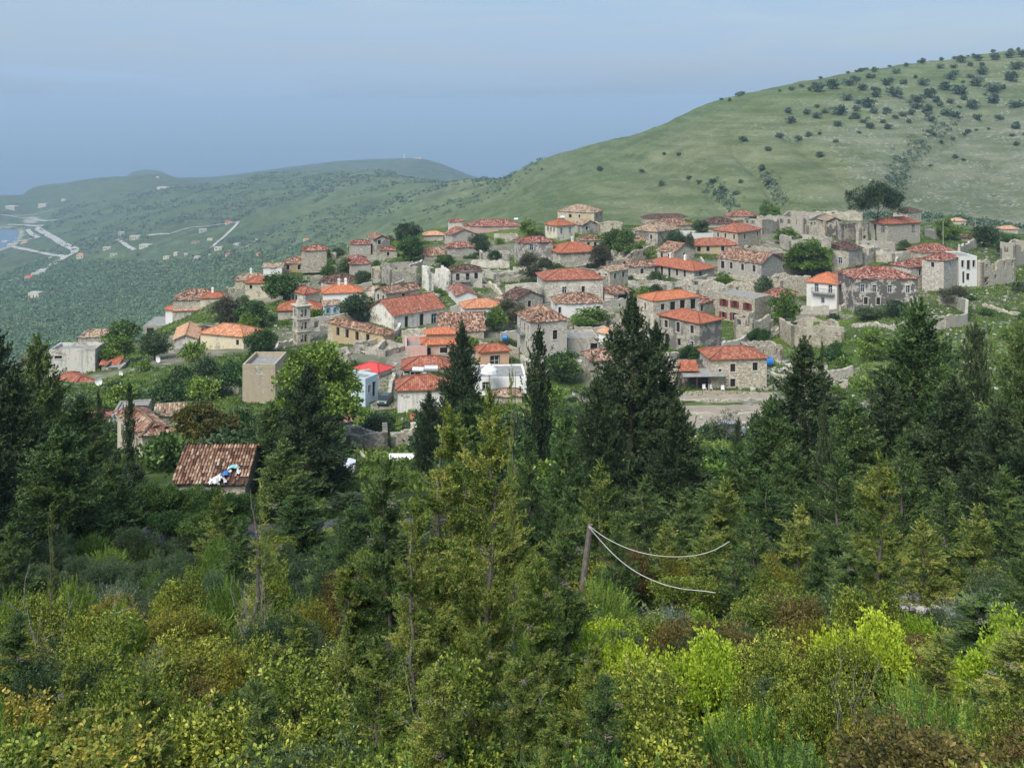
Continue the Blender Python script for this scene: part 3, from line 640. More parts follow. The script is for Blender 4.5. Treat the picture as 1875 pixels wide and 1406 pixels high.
            b.quad((-.2,0,top),(-.2,D,top),(-.2,D,lo+h),(-.2,0,lo)); b.quad((W,0,top),(W,D,top),(W,D,lo+h),(W,0,lo))
        elif roof == 'flat':
            b.quad((.25,.25,top),(W-.25,.25,top),(W-.25,D-.25,top),(.25,D-.25,top)); ridge = None
        if hole:
            pass
        rm = b.mesh('roof', 'r_'+tile if roof != 'flat' else 'concrete'); ro = place(rm, 'roof', root)
        if old and roof != 'flat':      # loose tiles and stones lying on the roof
            q = MB(); 
            for i in range(int(W*D*.7)):
                x, y = rr.uniform(-.1, W+.1), rr.uniform(-.1, D+.1)
                if roof == 'hip': zz = lo+pitch*min(x+o_, W+o_-x, y+o_, D+o_-y)
                elif roof == 'gableR': zz = lo+pitch*min(x+o_, W+o_-x)
                elif roof == 'gableL': zz = lo+pitch*min(y+o_, D+o_-y)
                else: zz = lo+pitch*y
                s1, s2 = rr.uniform(.12, .3), rr.uniform(.1, .22); an = rr.uniform(0, PI)
                ca, sa = math.cos(an), math.sin(an); pp = [(x+u*ca*s1-v*sa*s2, y+u*sa*s1+v*ca*s2, zz+.1+rr.uniform(-.05, .12)) for u, v in ((-1,-1),(1,-1),(1,1),(-1,1))]; q.quad(*pp)
            if q.v: place(q.mesh('loose_tiles', 'r_oldpale' if rr.random() < .5 else 'r_'+tile), 'loose_tiles', ro)['kind'] = 'stuff'
        if chim and ridge:
            for i in range(chim):
                e1, e2, hz_ = ridge; u = (.25, .8, .5)[i % 3] if chim > 1 else .3
                p = e1.lerp(e2, u) if (e2-e1).length > 1 else e1.lerp(e2, .5)+Vector(((-.3 if W > D else 0)*W*.3, 0, 0))
                q = MB(); q.box(p.x-.25, p.x+.25, p.y-.25, p.y+.25, hz_-1.2, hz_+.9); q.box(p.x-.33, p.x+.33, p.y-.33, p.y+.33, hz_+.9, hz_+1.0); q.box(p.x-.2, p.x+.2, p.y-.2, p.y+.2, hz_+1., hz_+1.2)
                q.build('chimney', 'w_white' if wall in ('white', 'cream') or rr.random() < .6 else 'w_grey', root)
        # --- windows
        for ops, isr in ((opr, True), (opl, False)):
            for o in ops:
                w_, h_ = o[1]-o[0], o[3]-o[2]; kd = o[4]
                nm = 'door' if h_ > 1.75 else 'window'
                fm, pm = window_mesh(w_, h_, kd)
                if isr: loc, rt = ((o[0]+o[1])/2, 0, o[2]), 0
                else: loc, rt = (0, D-(o[0]+o[1])/2, o[2]), -PI/2
                wo = place(fm, nm, root, loc, (0, 0, rt)); place(pm, 'door_panel' if nm == 'door' else 'pane', wo)
                if shutters and nm == 'window':
                    for sx in (-1, 1):
                        q = MB(); x = sx*(w_/2+.28); q.box(x-.24, x+.24, -.1, -.045, 0, h_); q.build('shutter', shutters, wo)
        if balcony:
            fc, u, zz, wd = balcony; q = MB(); q.box(-wd/2, wd/2, -1.0, 0, -.15, 0)
            g = MB()
            for i in range(int(wd/.25)+1):
                x = -wd/2+i*wd/int(wd/.25); g.box(x-.02, x+.02, -1.0, -.96, 0, .95)
            g.box(-wd/2, wd/2, -1.02, -.94, .95, 1.0)
            for x in (-wd/2, wd/2): g.box(x-.02, x+.02, -1, 0, .95, 1.0); g.box(x-.02, x+.02, -.5, -.46, 0, .95)
            loc, rt = ((u*W, 0, Hh-zz), 0) if fc == 'R' else ((0, D*(1-u), Hh-zz), -PI/2)
            bo = q.build('balcony', 'concrete', root, loc=loc, rot=(0,0,rt)); g.build('railing', 'metal', bo)
        if upper:                       # an upper storey set back, with its own hipped roof
            ux0, ux1, uy0, uy1, uh = upper; b = MB(); zb_ = Hh; b.box(W*ux0, W*ux1, D*uy0, D*uy1, zb_, zb_+uh); b.build('upper_storey', wallm, root)
            b = MB(); x0_, x1_, y0_, y1_ = W*ux0-.5, W*ux1+.5, D*uy0-.5, D*uy1+.5; m = min(x1_-x0_, y1_-y0_)/2; lo2 = zb_+uh; e1 = Vector((x0_+m, (y0_+y1_)/2, lo2+m*pitch)); e2 = Vector((x1_-m, (y0_+y1_)/2, lo2+m*pitch)) if x1_-x0_ > y1_-y0_ else e1
            c = [(x0_,y0_,lo2),(x1_,y0_,lo2),(x1_,y1_,lo2),(x0_,y1_,lo2)]
            for s in ((c[0],c[1],e2,e1),(c[1],c[2],e2,e2),(c[2],c[3],e1,e2),(c[3],c[0],e1,e1)): sheet(b, *s)
            b.build('upper_roof', 'r_'+tile, root)
    root['_W'] = W; root['_D'] = D; root['_H'] = Hh
    return root
# ------------------------------------------------------------------ the village, house by house
# left edge, front rows
H = house
H('big roofless block with white stained walls and flat parapet at the left edge', 90, 646, 72, 2, 84, 4, 'flat', 'stained', wr='.2,.5,1.2,.5', D=5, parapet=.5, r=166)
H('low house with bright red hipped roof in front of the stained white block', 136, 706, 22, 34, 42, 45, 'hip', 'stone', 'redworn', r=152)
H('dark flat-roofed annex right of the bright red hipped roof', 188, 678, 24, 3, 34, 6, 'flat', 'charcoal', D=5, parapet=.4, r=163)
H('small red lean-to roof behind the dark flat-roofed annex', 186, 668, 10, 2, 30, 5, 'shed', 'stone', 'red', D=3)
H('long low house under mottled brown roof at the far left above the valley', 143, 617, 10, 5, 66, 8, 'hip', 'stone', 'oldpale')
H('tiny house with orange-red roof left of the long brown roof', 107, 634, 9, 3, 25, 12, 'hip', 'stone', 'red')
H('tiny orange roof sticking out above the green trees on the left slope', 213, 608, 8, 2, 18, 8, 'hip', 'cream', 'orange')
H('cream ruined house with patched old roof behind the slim dark cypress', 261, 795, 44, 46, 52, 36, 'hip', 'cream', 'old', wl=rows(3,0,kind='none'), wr='.3,.9,.8,1.2,none', pitch=.4)
H('broken tan roof on pale walls behind the cream ruined house', 286, 762, 24, 10, 44, 14, 'shed', 'palestone', 'oldpale', D=6, pitch=.35)
H('grey sagging concrete roof beside the slim cypress at lower left', 196, 776, 26, 12, 62, 12, 'flat', 'concrete', D=8, parapet=.15)
H('small red hipped roof half hidden behind slim cypresses at lower left', 147, 776, 18, 8, 52, 12, 'hip', 'stone', 'oldred')
H('dark weathered roof seen between the conifers at the far left', 28, 668, 22, 8, 40, 14, 'hip', 'grey', 'olddark')
# left group
H('long cream house with pale orange hipped roof and one tiny dark window', 446, 615, 24, 79, 27, 70, 'hip', 'cream', 'orangeworn', wl='.86,.8,.6,.9,none', D=None, W=5.5)
H('white gable-ended house with black mould stains left of the long cream house', 319, 621, 22, 14, 42, 14, 'gableR', 'stained', 'paleorange', D=10)
H('low house with dark broken tiles between the gable-ended and the long cream house', 345, 607, 18, 4, 40, 8, 'hip', 'grey', 'olddark', D=6)
H('open shed with wide grey concrete slab roof and thin posts', 262, 597, 19, 2, 106, 4, 'flat', 'grey', wr='.12,.5,1.6,1.6,none .34,.5,1.6,1.6,none .56,.5,1.6,1.6,none .8,.5,1.6,1.6,none', D=11, parapet=.05)
H('white house with wide orange hipped roof over the grey slab roof', 316, 568, 18, 4, 80, 8, 'hip', 'cream', 'orangeworn', wr='.2,.6,1,1.2 .5,.6,1.6,1.3 .85,.6,.9,1.2', D=8)
H('white-walled house with small orange roof at the left tip of the village', 303, 566, 22, 5, 30, 12, 'hip', 'white', 'orange', D=6)
H('small house with red pyramid roof and white chimney above the wide orange roof', 367, 545, 12, 3, 46, 8, 'hip', 'cream', 'red', chim=1, D=7)
H('long low barn with sloping brown tile roof on the village left edge', 317, 549, 12, 5, 84, 10, 'hip', 'stone', 'old', D=13, pitch=.5)
H('small stone ruin stump at the end of the sloping brown barn roof', 414, 527, 14, 4, 16, 14, 'ruin', 'stone', D=4)
H('tall pale house with bright red hipped roof and lean-to on its right', 449, 517, 34, 3, 52, 6, 'hip', 'cream', 'red', wr='.2,.6,.6,.9', D=8)
H('old house with mixed pale tiles and dark chimneys behind the tall pale house', 430, 513, 14, 3, 62, 8, 'hip', 'stone', 'oldpale', chim=1, D=8)
H('tan stone house with brown tile roof and framed windows on the left edge', 519, 482, 20, 2, 68, 6, 'hip', 'tan', 'old', wr='.12,.5,.8,1.2 .42,.5,.8,1.2 .78,.5,.8,1.2', D=8)
H('white metal awning shed left of the tan stone house', 482, 490, 6, 2, 34, 6, 'shed', 'white', 'oldpale', D=4, pitch=.2)
H('old low house with brown tiles and ruined end, topmost on the left edge', 552, 458, 16, 3, 46, 8, 'hip', 'stone', 'oldred', D=7)
H('ruined pale stone walls joined to the topmost left house', 596, 462, 16, 3, 20, 10, 'ruin', 'palestone', D=6)
H('grey stone house with patched red hipped roof and blind windows on its long left wall', 559, 537, 26, 27, 27, 48, 'hip', 'grey', 'redworn', wl=rows(4,0,kind='stone',w=.7,h=1.2))
H('white house with ribbed orange roof and two white chimneys behind the bell tower', 592, 536, 28, 10, 70, 12, 'hip', 'white', 'orange', wl='.5,.7,.6,1.0', chim=2, D=8)
H('low long house with dark tiles and cream wall behind the ribbed orange roof', 584, 518, 9, 2, 74, 3, 'hip', 'cream', 'olddark', D=8)
H('whitewashed house with red roof directly behind the bell tower', 509, 567, 20, 6, 77, 8, 'hip', 'palestone', 'red', D=7)
H('small pale blue house with turquoise balcony posts and a patched lean-to roof', 594, 560, 24, 9, 28, 18, 'shed', 'paleblue', 'oldpale', wr='.25,.5,.6,.9,turquoise .7,.5,.6,.9,turquoise .3,2.,.6,.9,turquoise .75,2.,.6,.9,turquoise', D=6, pitch=.3, balcony=('R', .5, 1.7, 2.4))
H('low house with sandy tiles and solar tank right of the ribbed orange roof', 668, 531, 14, 3, 34, 8, 'hip', 'white', 'oldpale', D=6)
H('tan roof-tiled barn with four dark window holes in its long front', 702, 612, 24, 102, 20, 48, 'hip', 'tan', 'old', wl='.19,.6,.9,1.5,none .36,.6,.9,1.5,none .54,.6,.9,1.5,none .73,.6,.9,1.5,none', pitch=.5, rfx=1)
H('roofless yard ruin with long pale wall along the stone lane', 706, 640, 14, 60, 48, 50, 'ruin', 'palestone', wl='.3,.6,1,1.8', wr='.5,.6,.9,1')
H('large church-like hall with weathered red roof and white wall', 721, 577, 27, 17, 92, 40, 'gableL', 'stained', 'redworn', wr='.25,.6,.8,2.2,none .55,.6,.9,2.2,none .8,1.0,1.2,1.7,wood', D=8.5, pitch=.5)
H('tan cube house with flat walled roof terrace in front of the left thickets', 444, 675, 62, 0, 60, 0, 'flat', 'tan', D=7, parapet=.6)
H('narrow pale blue and white house with blue corner and flat roof on the lane', 669, 697, 48, 14, 23, 62, 'flat', 'paleblue', wr='.3,.8,.7,1.,white .7,.6,.8,2.0,none .6,3.2,1.2,1.6,none', parapet=.3, D=4)
H('bright pink-red metal roofed house above the narrow blue house', 693, 680, 14, 42, 24, 58, 'hip', 'cream', 'pinkred')
H('long white-walled house with dark red roof and hip end, below the solar tanks', 728, 712, 44, 8, 94, 6, 'hip', 'stained', 'redworn', D=8, pitch=.5)
H('terracotta roofed wing with white front right above the long white-walled house', 738, 674, 14, 6, 92, 5, 'hip', 'white', 'redworn', wr='.08,.5,.8,1.3,none .25,.6,1.5,.8', D=8)
H('peach villa with two-tier orange roof beside the tiled terrace', 774, 629, 22, 5, 64, 6, 'hip', 'peach', 'orange', wr='.15,.7,.9,1.6,none .6,.7,1.2,.9', D=7.5, upper=(.12,.95,.25,.95,1.3), pitch=.4)
H('pale pink flat terrace building left of the two-tier orange villa', 742, 645, 14, 5, 40, 6, 'flat', 'pink', D=7, parapet=.9)
H('peach house with crossed orange-red hip roofs and small porch roof', 880, 643, 26, 14, 52, 16, 'hip', 'peach', 'red', wr='.5,.9,1.4,2.0,wood', D=8)
H('low house with long plain brown tile roof behind the two-tier orange villa', 806, 608, 14, 8, 80, 6, 'shed', 'stone', 'old', D=7, pitch=.45)
H('white flat-roofed shed with brown door behind the dark conifer', 868, 694, 30, 4, 96, 4, 'flat', 'white', wr='.22,.5,.8,1.0,wood', D=7, parapet=.15)
H('collapsed pale brown roof right behind the pale young cypress top', 904, 724, 16, 5, 52, 6, 'hip', 'stone', 'oldpale', D=7)
H('white house with orange mottled roof and grey side in the village centre', 851, 563, 27, 12, 69, 12, 'hip', 'white', 'orangeworn', wr='.25,1.2,.5,.7 .76,.4,.7,1.0', D=8)
H('old brown gabled roof behind the white house with the mottled orange roof', 836, 541, 16, 6, 38, 14, 'gableR', 'white', 'oldred', D=9)
# centre upper
H('square stone house with patchy red roof, upper left of the centre', 641, 447, 22, 8, 38, 12, 'hip', 'grey', 'oldred', D=7)
H('dark gabled stone house with one white framed window beside big tree', 684, 438, 28, 12, 30, 22, 'gableR', 'darkgrey', 'old', wr='.35,.3,.9,1.2')
H('small house with red tiles and one window under the big dark tree', 697, 458, 17, 5, 30, 12, 'hip', 'stone', 'oldred', wr='.45,.6,.7,1', D=6)
H('tall stone house with dark red pyramid roof below the square stone house', 642, 483, 26, 9, 37, 16, 'hip', 'grey', 'oldred')
H('ragged stair-shaped ruin wall beside the dark red pyramid roof', 681, 490, 24, 3, 16, 12, 'ruin', 'palestone', D=4)
H('large roofless cream ruin with empty window holes in two rows', 714, 491, 36, 16, 52, 22, 'ruin', 'palestone', wl='.3,.7,.8,1.2 .7,.7,.8,1.2 .3,3,.8,1 .7,3,.8,1', wr='.2,.8,.8,1.2 .8,.4,.7,1.1 .5,2.6,.9,1.1')
H('roofless whitewashed house with four dark windows and a door', 786, 494, 40, 14, 40, 20, 'ruin', 'stained', wr='.3,.9,1,1.3 .75,.9,1,1.3 .3,2.9,1,1.6 .75,2.9,1,.8')
H('cream house with dark old tiles and a balcony in the village centre', 827, 497, 34, 3, 56, 8, 'hip', 'cream', 'olddark', wr='.2,.5,.8,1.5 .52,.5,.8,1.5 .8,.4,.8,1.4 .22,2.8,1,1.4,none', balcony=('R', .35, 2.1, 3.4), D=7)
H('small hipped house with light orange tiles right of the big dark tree', 776, 430, 12, 2, 36, 6, 'hip', 'grey', 'paleorange', D=8)
H('gabled stone house with two windows on its left wall above the red-brown pyramid roof', 828, 430, 22, 14, 42, 26, 'gableR', 'grey', 'oldred', wl='.3,.5,.7,1.1 .7,.5,.7,1.1')
H('stone house with red-brown pyramid roof in the upper centre', 820, 453, 18, 9, 48, 14, 'hip', 'stone', 'oldred', D=8)
H('sunken roof of old tan tiles left of the red-brown pyramid roof', 777, 468, 8, 4, 36, 14, 'gableL', 'stone', 'old', D=7)
H('cream-walled old house at the top left of the long pink house', 825, 406, 16, 7, 25, 18, 'hip', 'cream', 'oldred', wl='.5,.5,.6,.9', D=6)
H('small pink and brown roofed house left of the long pink house', 851, 412, 12, 5, 27, 14, 'hip', 'pink', 'old', D=7)
H('long low pink house with brown roof on the ridge', 863, 414, 14, 3, 88, 6, 'hip', 'pink', 'oldred', D=7)
H('pale ruined walls below the long pink house', 908, 431, 14, 4, 42, 8, 'ruin', 'palestone', D=7)
H('tall ruined gable with ivy in the upper centre', 881, 460, 20, 6, 28, 12, 'ruin', 'stone', D=6)
H('small ruined tower stump left of the dark grey shuttered house', 916, 460, 18, 4, 18, 14, 'ruin', 'stone', D=5)
H('dark grey house with one pale shuttered window and brown roof', 951, 444, 40, 9, 62, 14, 'hip', 'darkgrey', 'oldred', wr='.36,.6,1.0,1.4,whitepaint', wl='.3,.6,.6,1.2 .7,.6,.6,1.2')
H('roofless stone ruin with arched holes right of the central orchard', 905, 500, 14, 18, 46, 28, 'ruin', 'ashlar', wr='.3,.4,1.2,1 .7,.4,1.2,1')
H('ruined enclosure of pale stone right of the whitewashed ruin', 884, 520, 8, 6, 34, 12, 'ruin', 'stone', D=6)
# centre front
H('tall three-storey grey house with brown hipped roof and white framed windows', 972, 588, 72, 25, 66, 18, 'hip', 'grey', 'old', wr='.27,1.7,.8,1.5,arch .67,1.7,.8,1.5', wl='.25,.9,.6,1.4 .55,.9,.6,1.4 .82,.9,.6,1.2 .3,3.6,.6,1.2 .7,3.6,.6,1.2', pitch=.6, balcony=('L', .45, 2.6, 2.4), rfx=1)
H('white house with brown tile roof and satellite dish right of the grey tower house', 1019, 555, 27, 8, 85, 8, 'hip', 'white', 'old', wr='.9,.8,.8,1 .07,.8,.5,1.2', D=7)
H('small flat-roofed tan house with vines on top right of the grey tower house', 1040, 623, 26, 3, 56, 6, 'flat', 'ashlar', wr='.85,.6,1.2,2.0,none', D=6, parapet=.35)
H('small white house with pale orange tiles beside the tall dark cypress', 1113, 611, 22, 17, 24, 38, 'gableR', 'white', 'paleorange', wr='.6,.6,.5,.9')
H('big ruined cream house under new ragged orange roof with dark window gaps', 1196, 551, 54, 29, 85, 26, 'hip', 'palestone', 'orange', wr='.2,.7,.9,1.2 .42,.5,1.2,1.6,none .63,.4,1.2,1.6,none .86,.4,1.2,1.9,none .22,3.1,.7,1 .5,4.4,.8,1.2,none', wl='.5,.8,.6,1.2 .5,3.2,.6,1.2', over=.15, pitch=.38)
H('dark plastered house with new red hip roof and white framed windows', 1281, 591, 66, 74, 40, 39, 'hip', 'darkgrey', 'red', wl='.18,.8,.8,1.3 .48,.7,.8,1.7 .82,.7,.8,1.4 .2,3.2,.9,2.1,none .5,3.5,.7,1.2,none .82,3.4,.7,2.0,stone', pitch=.36)
H('long stone house with mottled red roof and four small windows above the dirt square', 1302, 656, 56, 16, 102, 6, 'hip', 'stone', 'redworn', wr='.16,1.6,.5,.6,whitepaint .39,.9,.8,1.2 .79,.8,.8,1.2 .39,3.1,.8,1.2', wl='.3,.7,.5,1. .7,.7,.5,1.', D=9, pitch=.34)
H('stone house with red shutters and white roof terrace', 1382, 548, 50, 72, 30, 44, 'flat', 'stone', wl='.22,1.0,.9,1.3,redshutter .5,1.0,.9,1.3,redshutter .82,1.0,.9,1.3,redshutter .2,3.5,.7,1.1,none .48,3.3,.8,1.5,none .82,3.5,.9,1,none', shutters='redshutter', parapet=.12)
H('long pale stone house with plain red roof, seven dark openings and two chimneys', 1271, 494, 26, 92, 37, 40, 'hip', 'palestone', 'red', wl='.08,.5,.7,1.3 .22,.5,.7,1.3 .37,.5,.75,2.1 .52,.5,.75,2.1 .67,.5,.7,1.5 .82,.5,.7,1.5', wr='.3,.6,.8,1.3', chim=2, pitch=.33, over=.6)
H('pale pink house with red pyramid roof on the ridge', 1020, 413, 30, 22, 32, 34, 'hip', 'cream', 'red', wr='.25,.8,.8,1.6,whitepaint .75,.8,.8,1.6,whitepaint', wl='.25,.7,.6,1.2 .5,.7,.6,1.2 .75,.7,.6,1.2', pitch=.5)
H('topmost tan house with pale tiles standing against the green hill', 1088, 389, 20, 67, 16, 66, 'hip', 'tan', 'oldpale', wl='.35,.9,1,1.1 .6,.9,.6,.9', wr='.3,.6,.8,1.4 .75,.6,.8,1.4')
H('small grey gabled house with white framed window under the topmost tan house', 1066, 412, 18, 18, 28, 34, 'gableR', 'darkgrey', 'oldpale', wr='.3,.5,.9,1.1')
H('ruined pale block right of the small grey gabled house', 1096, 408, 18, 4, 44, 8, 'ruin', 'stone', D=6)
H('stone house with smooth red roof and white chimney in the upper centre', 1026, 462, 28, 27, 76, 20, 'hip', 'palestone', 'red', wr='.85,.6,.8,1.2', wl='.4,.5,.6,1.2 .8,.5,.6,1.6', chim=1, pitch=.36, over=.5)
H('tan house with worn red hip roof and two shuttered windows', 997, 512, 42, 17, 107, 9, 'hip', 'palestone', 'redworn', wr='.34,1.6,1,1.3,whitepaint .66,1.6,.7,1.2', wl='.3,.9,.7,1.3 .7,.9,.7,1.3', D=9, pitch=.34)
H('roofless yard walls below the worn red hip roof', 1016, 536, 12, 10, 52, 14, 'ruin', 'ashlar', wr='.6,.2,.8,.6', D=6)
H('half collapsed house with sagging tile roof and dark gap', 1124, 540, 18, 22, 32, 34, 'shed', 'stone', 'old', wr='.5,.2,2.4,1.6,none', D=6, pitch=.35)
H('ragged rubble ruin above the big orange roof', 1160, 520, 16, 8, 56, 10, 'ruin', 'ashlar', wr='.3,.5,.8,1', D=7)
H('long ruined wall block below the seven-window house', 1217, 518, 18, 4, 52, 8, 'ruin', 'stone', wr='.3,.6,.8,1 .8,.6,.8,1', D=7)
# right upper
H('dark stone house with pale tile roof and one white shutter, upper right of centre', 1204, 424, 28, 46, 40, 48, 'hip', 'darkgrey', 'oldpale', wl='.15,.5,1.0,1.5,whitepaint .75,1.0,.7,1.2', pitch=.45)
H('wide low house with brown tiles behind the dark stone house', 1210, 414, 12, 30, 60, 22, 'hip', 'grey', 'old', D=8)
H('long low roof of dark tiles against the hill', 1180, 400, 10, 3, 84, 4, 'hip', 'stone', 'olddark', D=7)
H('stone house with worn red roof and rows of framed windows, upper right', 1351, 425, 32, 45, 42, 42, 'hip', 'stone', 'redworn', wl='.2,.7,.6,1.2 .5,.7,.6,1.2 .85,.7,.6,1.2', wr='.3,.8,.8,1.3 .85,.6,.7,1.3', pitch=.4)
H('low ochre house with long pinkish red roof', 1270, 449, 16, 6, 82, 7, 'hip', 'tan', 'redworn', wr='.12,.4,1,1.2 .32,.4,.9,1.2 .65,.4,.9,1.2 .92,.4,.9,1.1', D=6)
H('white low building with parapet between the long red roofs', 1259, 432, 8, 4, 56, 10, 'flat', 'white', D=6, parapet=.6)
H('grey house with four arched white framed windows and tile roof', 1394, 482, 38, 80, 38, 43, 'gableR', 'grey', 'old', wl='.12,.7,1,1.7 .32,.7,.8,1.5,arch .58,.7,.8,1.5,arch .84,.7,.8,1.5,arch .15,3.1,.8,1,none .27,3.2,.6,1.2,none', wr='.8,1.3,.6,1.2')
H('topmost red-brown roof against the hill, left of the green ridge tree', 1338, 396, 8, 3, 52, 7, 'hip', 'stone', 'oldred', D=9)
H('low roof of dark brown tiles on the ridge, left of the roofless block', 1296, 409, 8, 3, 56, 7, 'hip', 'stone', 'olddark', D=7)
H('roofless grey block with two window holes on the ridge', 1398, 402, 28, 38, 27, 48, 'ruin', 'ashlar', wl='.2,.5,.6,1 .5,.5,.6,1', wr='.5,.8,.7,1')
H('long grey ruin with a row of framed windows on the right ridge', 1473, 399, 32, 42, 40, 52, 'ruin', 'grey', wl='.2,.7,.8,1.3 .4,.7,.8,1.3 .6,.7,.8,1.3 .82,.7,.8,1.3', D=14)
H('tan ruined facade with small columns on the right ridge', 1478, 404, 30, 2, 36, 4, 'ruin', 'palestone', wr='.2,.4,.4,.9 .4,.4,.4,.9 .6,.4,.4,.9 .8,.4,.4,.9', D=7)
H('dark gabled ruin between the tan facade and the pale tower', 1515, 404, 30, 3, 26, 8, 'gableR', 'charcoal', 'oldpale', D=6)
H('roofless ruin with two arched windows next to the pale tower', 1542, 408, 34, 4, 32, 10, 'ruin', 'darkgrey', wr='.3,.6,.8,1.3 .75,.8,.8,1.3', D=7)
H('narrow pale stone tower house with one dark window on the right ridge', 1575, 408, 40, 4, 17, 16, 'ruin', 'ashlar', wr='.5,1,.8,1.4 .5,3.4,.7,.9', D=6)
H('long ragged ruin on the skyline left of the umbrella pine', 1508, 389, 14, 3, 72, 5, 'ruin', 'palestone', D=8)
H('square grey house with weathered red roof under the umbrella pine', 1625, 410, 42, 30, 60, 24, 'hip', 'grey', 'redworn', wl='.25,.5,1.0,1.6 .75,.7,1.2,1.5,wood', wr='.78,.8,.7,1.7,wood', pitch=.4)
H('dark roofed stone house behind the umbrella pine', 1662, 389, 16, 20, 25, 36, 'hip', 'stone', 'olddark', D=7)
H('tall dark house with pale stone corner tower and broken roof', 1554, 459, 46, 31, 25, 42, 'shed', 'palestone', 'olddark', wl='.5,1.8,1.1,1.4,whitepaint', wr='.3,1.4,.5,1.5,none .75,1.2,.5,1.3,none', pitch=.3)
H('long ruined wall with broken rafters behind the round green tree', 1446, 434, 28, 4, 78, 7, 'ruin', 'ashlar', D=7)
H('white house with orange pyramid roof and railed balcony', 1534, 519, 46, 57, 18, 57, 'hip', 'white', 'orange', wl='.32,.5,.8,1.6,whitepaint .76,.5,.8,1.6,whitepaint .52,3.2,.7,1.1,whitepaint', balcony=('L', .55, 2.2, 4.6), D=None, pitch=.45)
H('dark plastered mansion with four white framed windows and white gate arch', 1567, 511, 62, 3, 114, 4, 'hip', 'charcoal', 'oldred', wr='.11,1.1,.9,1.4,whitepaint .3,1.2,.9,1.4,whitepaint .55,1.3,.9,1.4,whitepaint .84,1.4,.9,1.4,whitepaint .16,3.6,.8,1.4,stone .36,3.7,.8,1.4,stone .645,4.3,1.9,2.6,arch', D=9, pitch=.38, over=.2)
H('cream stone house with pale red tiles and two dark windows right of the mansion', 1668, 489, 46, 36, 58, 30, 'hip', 'palestone', 'oldred', wr='.28,.7,.8,1.3,stone .72,.7,.8,1.3,stone .1,3.3,.5,1', pitch=.42)
H('rough stone house under the broad brown-red roof at right', 1728, 477, 56, 40, 28, 44, 'hip', 'stone', 'oldred', wr='.4,.7,.8,1.4,whitepaint', wl='.5,.6,.7,1', pitch=.4)
H('broad tiled roof with small gable behind the rough stone house', 1690, 462, 20, 18, 60, 14, 'hip', 'palestone', 'oldred', D=8, pitch=.5)
H('narrow white house with three tall windows above a porch', 1756, 471, 54, 3, 33, 6, 'flat', 'white', wr='.2,.7,.6,1.4 .52,.7,.7,1.9 .82,.7,.6,1.4 .5,3.4,.7,1.4,none .25,3.0,.5,2.4,none', D=7, parapet=.15)
H('long grey roofless mansion with five tall windows and small arched door at right', 1799, 480, 46, 10, 61, 30, 'ruin', 'grey', wr='.12,.6,.8,1.5 .38,.6,.8,1.5 .66,.5,.8,1.5 .9,.4,.8,1.4 .12,3.2,1.1,1.7 .4,3.0,.6,.9')
H('tall ruined house cut by the right edge of the photo', 1859, 446, 44, 28, 26, 40, 'ruin', 'grey', wr='.5,.8,.9,1.3', wl='.4,1,.8,1.2')
H('low ruined stone house with two small square windows on the green slope', 1450, 596, 40, 4, 96, 5, 'ruin', 'ashlar', wr='.22,1.7,.7,.7 .82,1.4,.6,.8', D=7)
H('small far roof of red tiles between trees at the right edge', 1778, 436, 10, 5, 36, 12, 'hip', 'stone', 'oldred', D=7)
H('far orange-tiled roof peeking over the trees at the right edge', 1838, 419, 6, 2, 26, 8, 'hip', 'cream', 'paleorange', D=6)
H('far pale roof right of the umbrella pine group', 1746, 404, 6, 3, 22, 10, 'hip', 'cream', 'paleorange', D=6)
H('low concrete shed with flat roof behind the two power poles at right', 1712, 424, 14, 3, 38, 8, 'flat', 'concrete', D=5, parapet=.1)
H('ruined gable end below the square grey house', 1636, 462, 22, 12, 34, 34, 'ruin', 'palestone', D=6)
# below
H('roofless grey stone building with two arched windows behind the white cloth', 632, 794, 66, 10, 78, 8, 'ruin', 'stone', wr='.18,1.6,1.3,2.4 .82,1.6,1.3,1.9', D=7, r=96)
H('old patchy tile roof left of the roofless arched building', 625, 772, 16, 22, 26, 40, 'hip', 'stone', 'old', D=5)
H('steep pale rubble gable right of the roofless arched building', 716, 786, 66, 3, 48, 10, 'ruin', 'palestone', D=5, r=98)
H('scrap of bright orange-red tile roof over rubble beside the dark conifer', 757, 768, 12, 3, 36, 8, 'hip', 'stone', 'red', D=3)
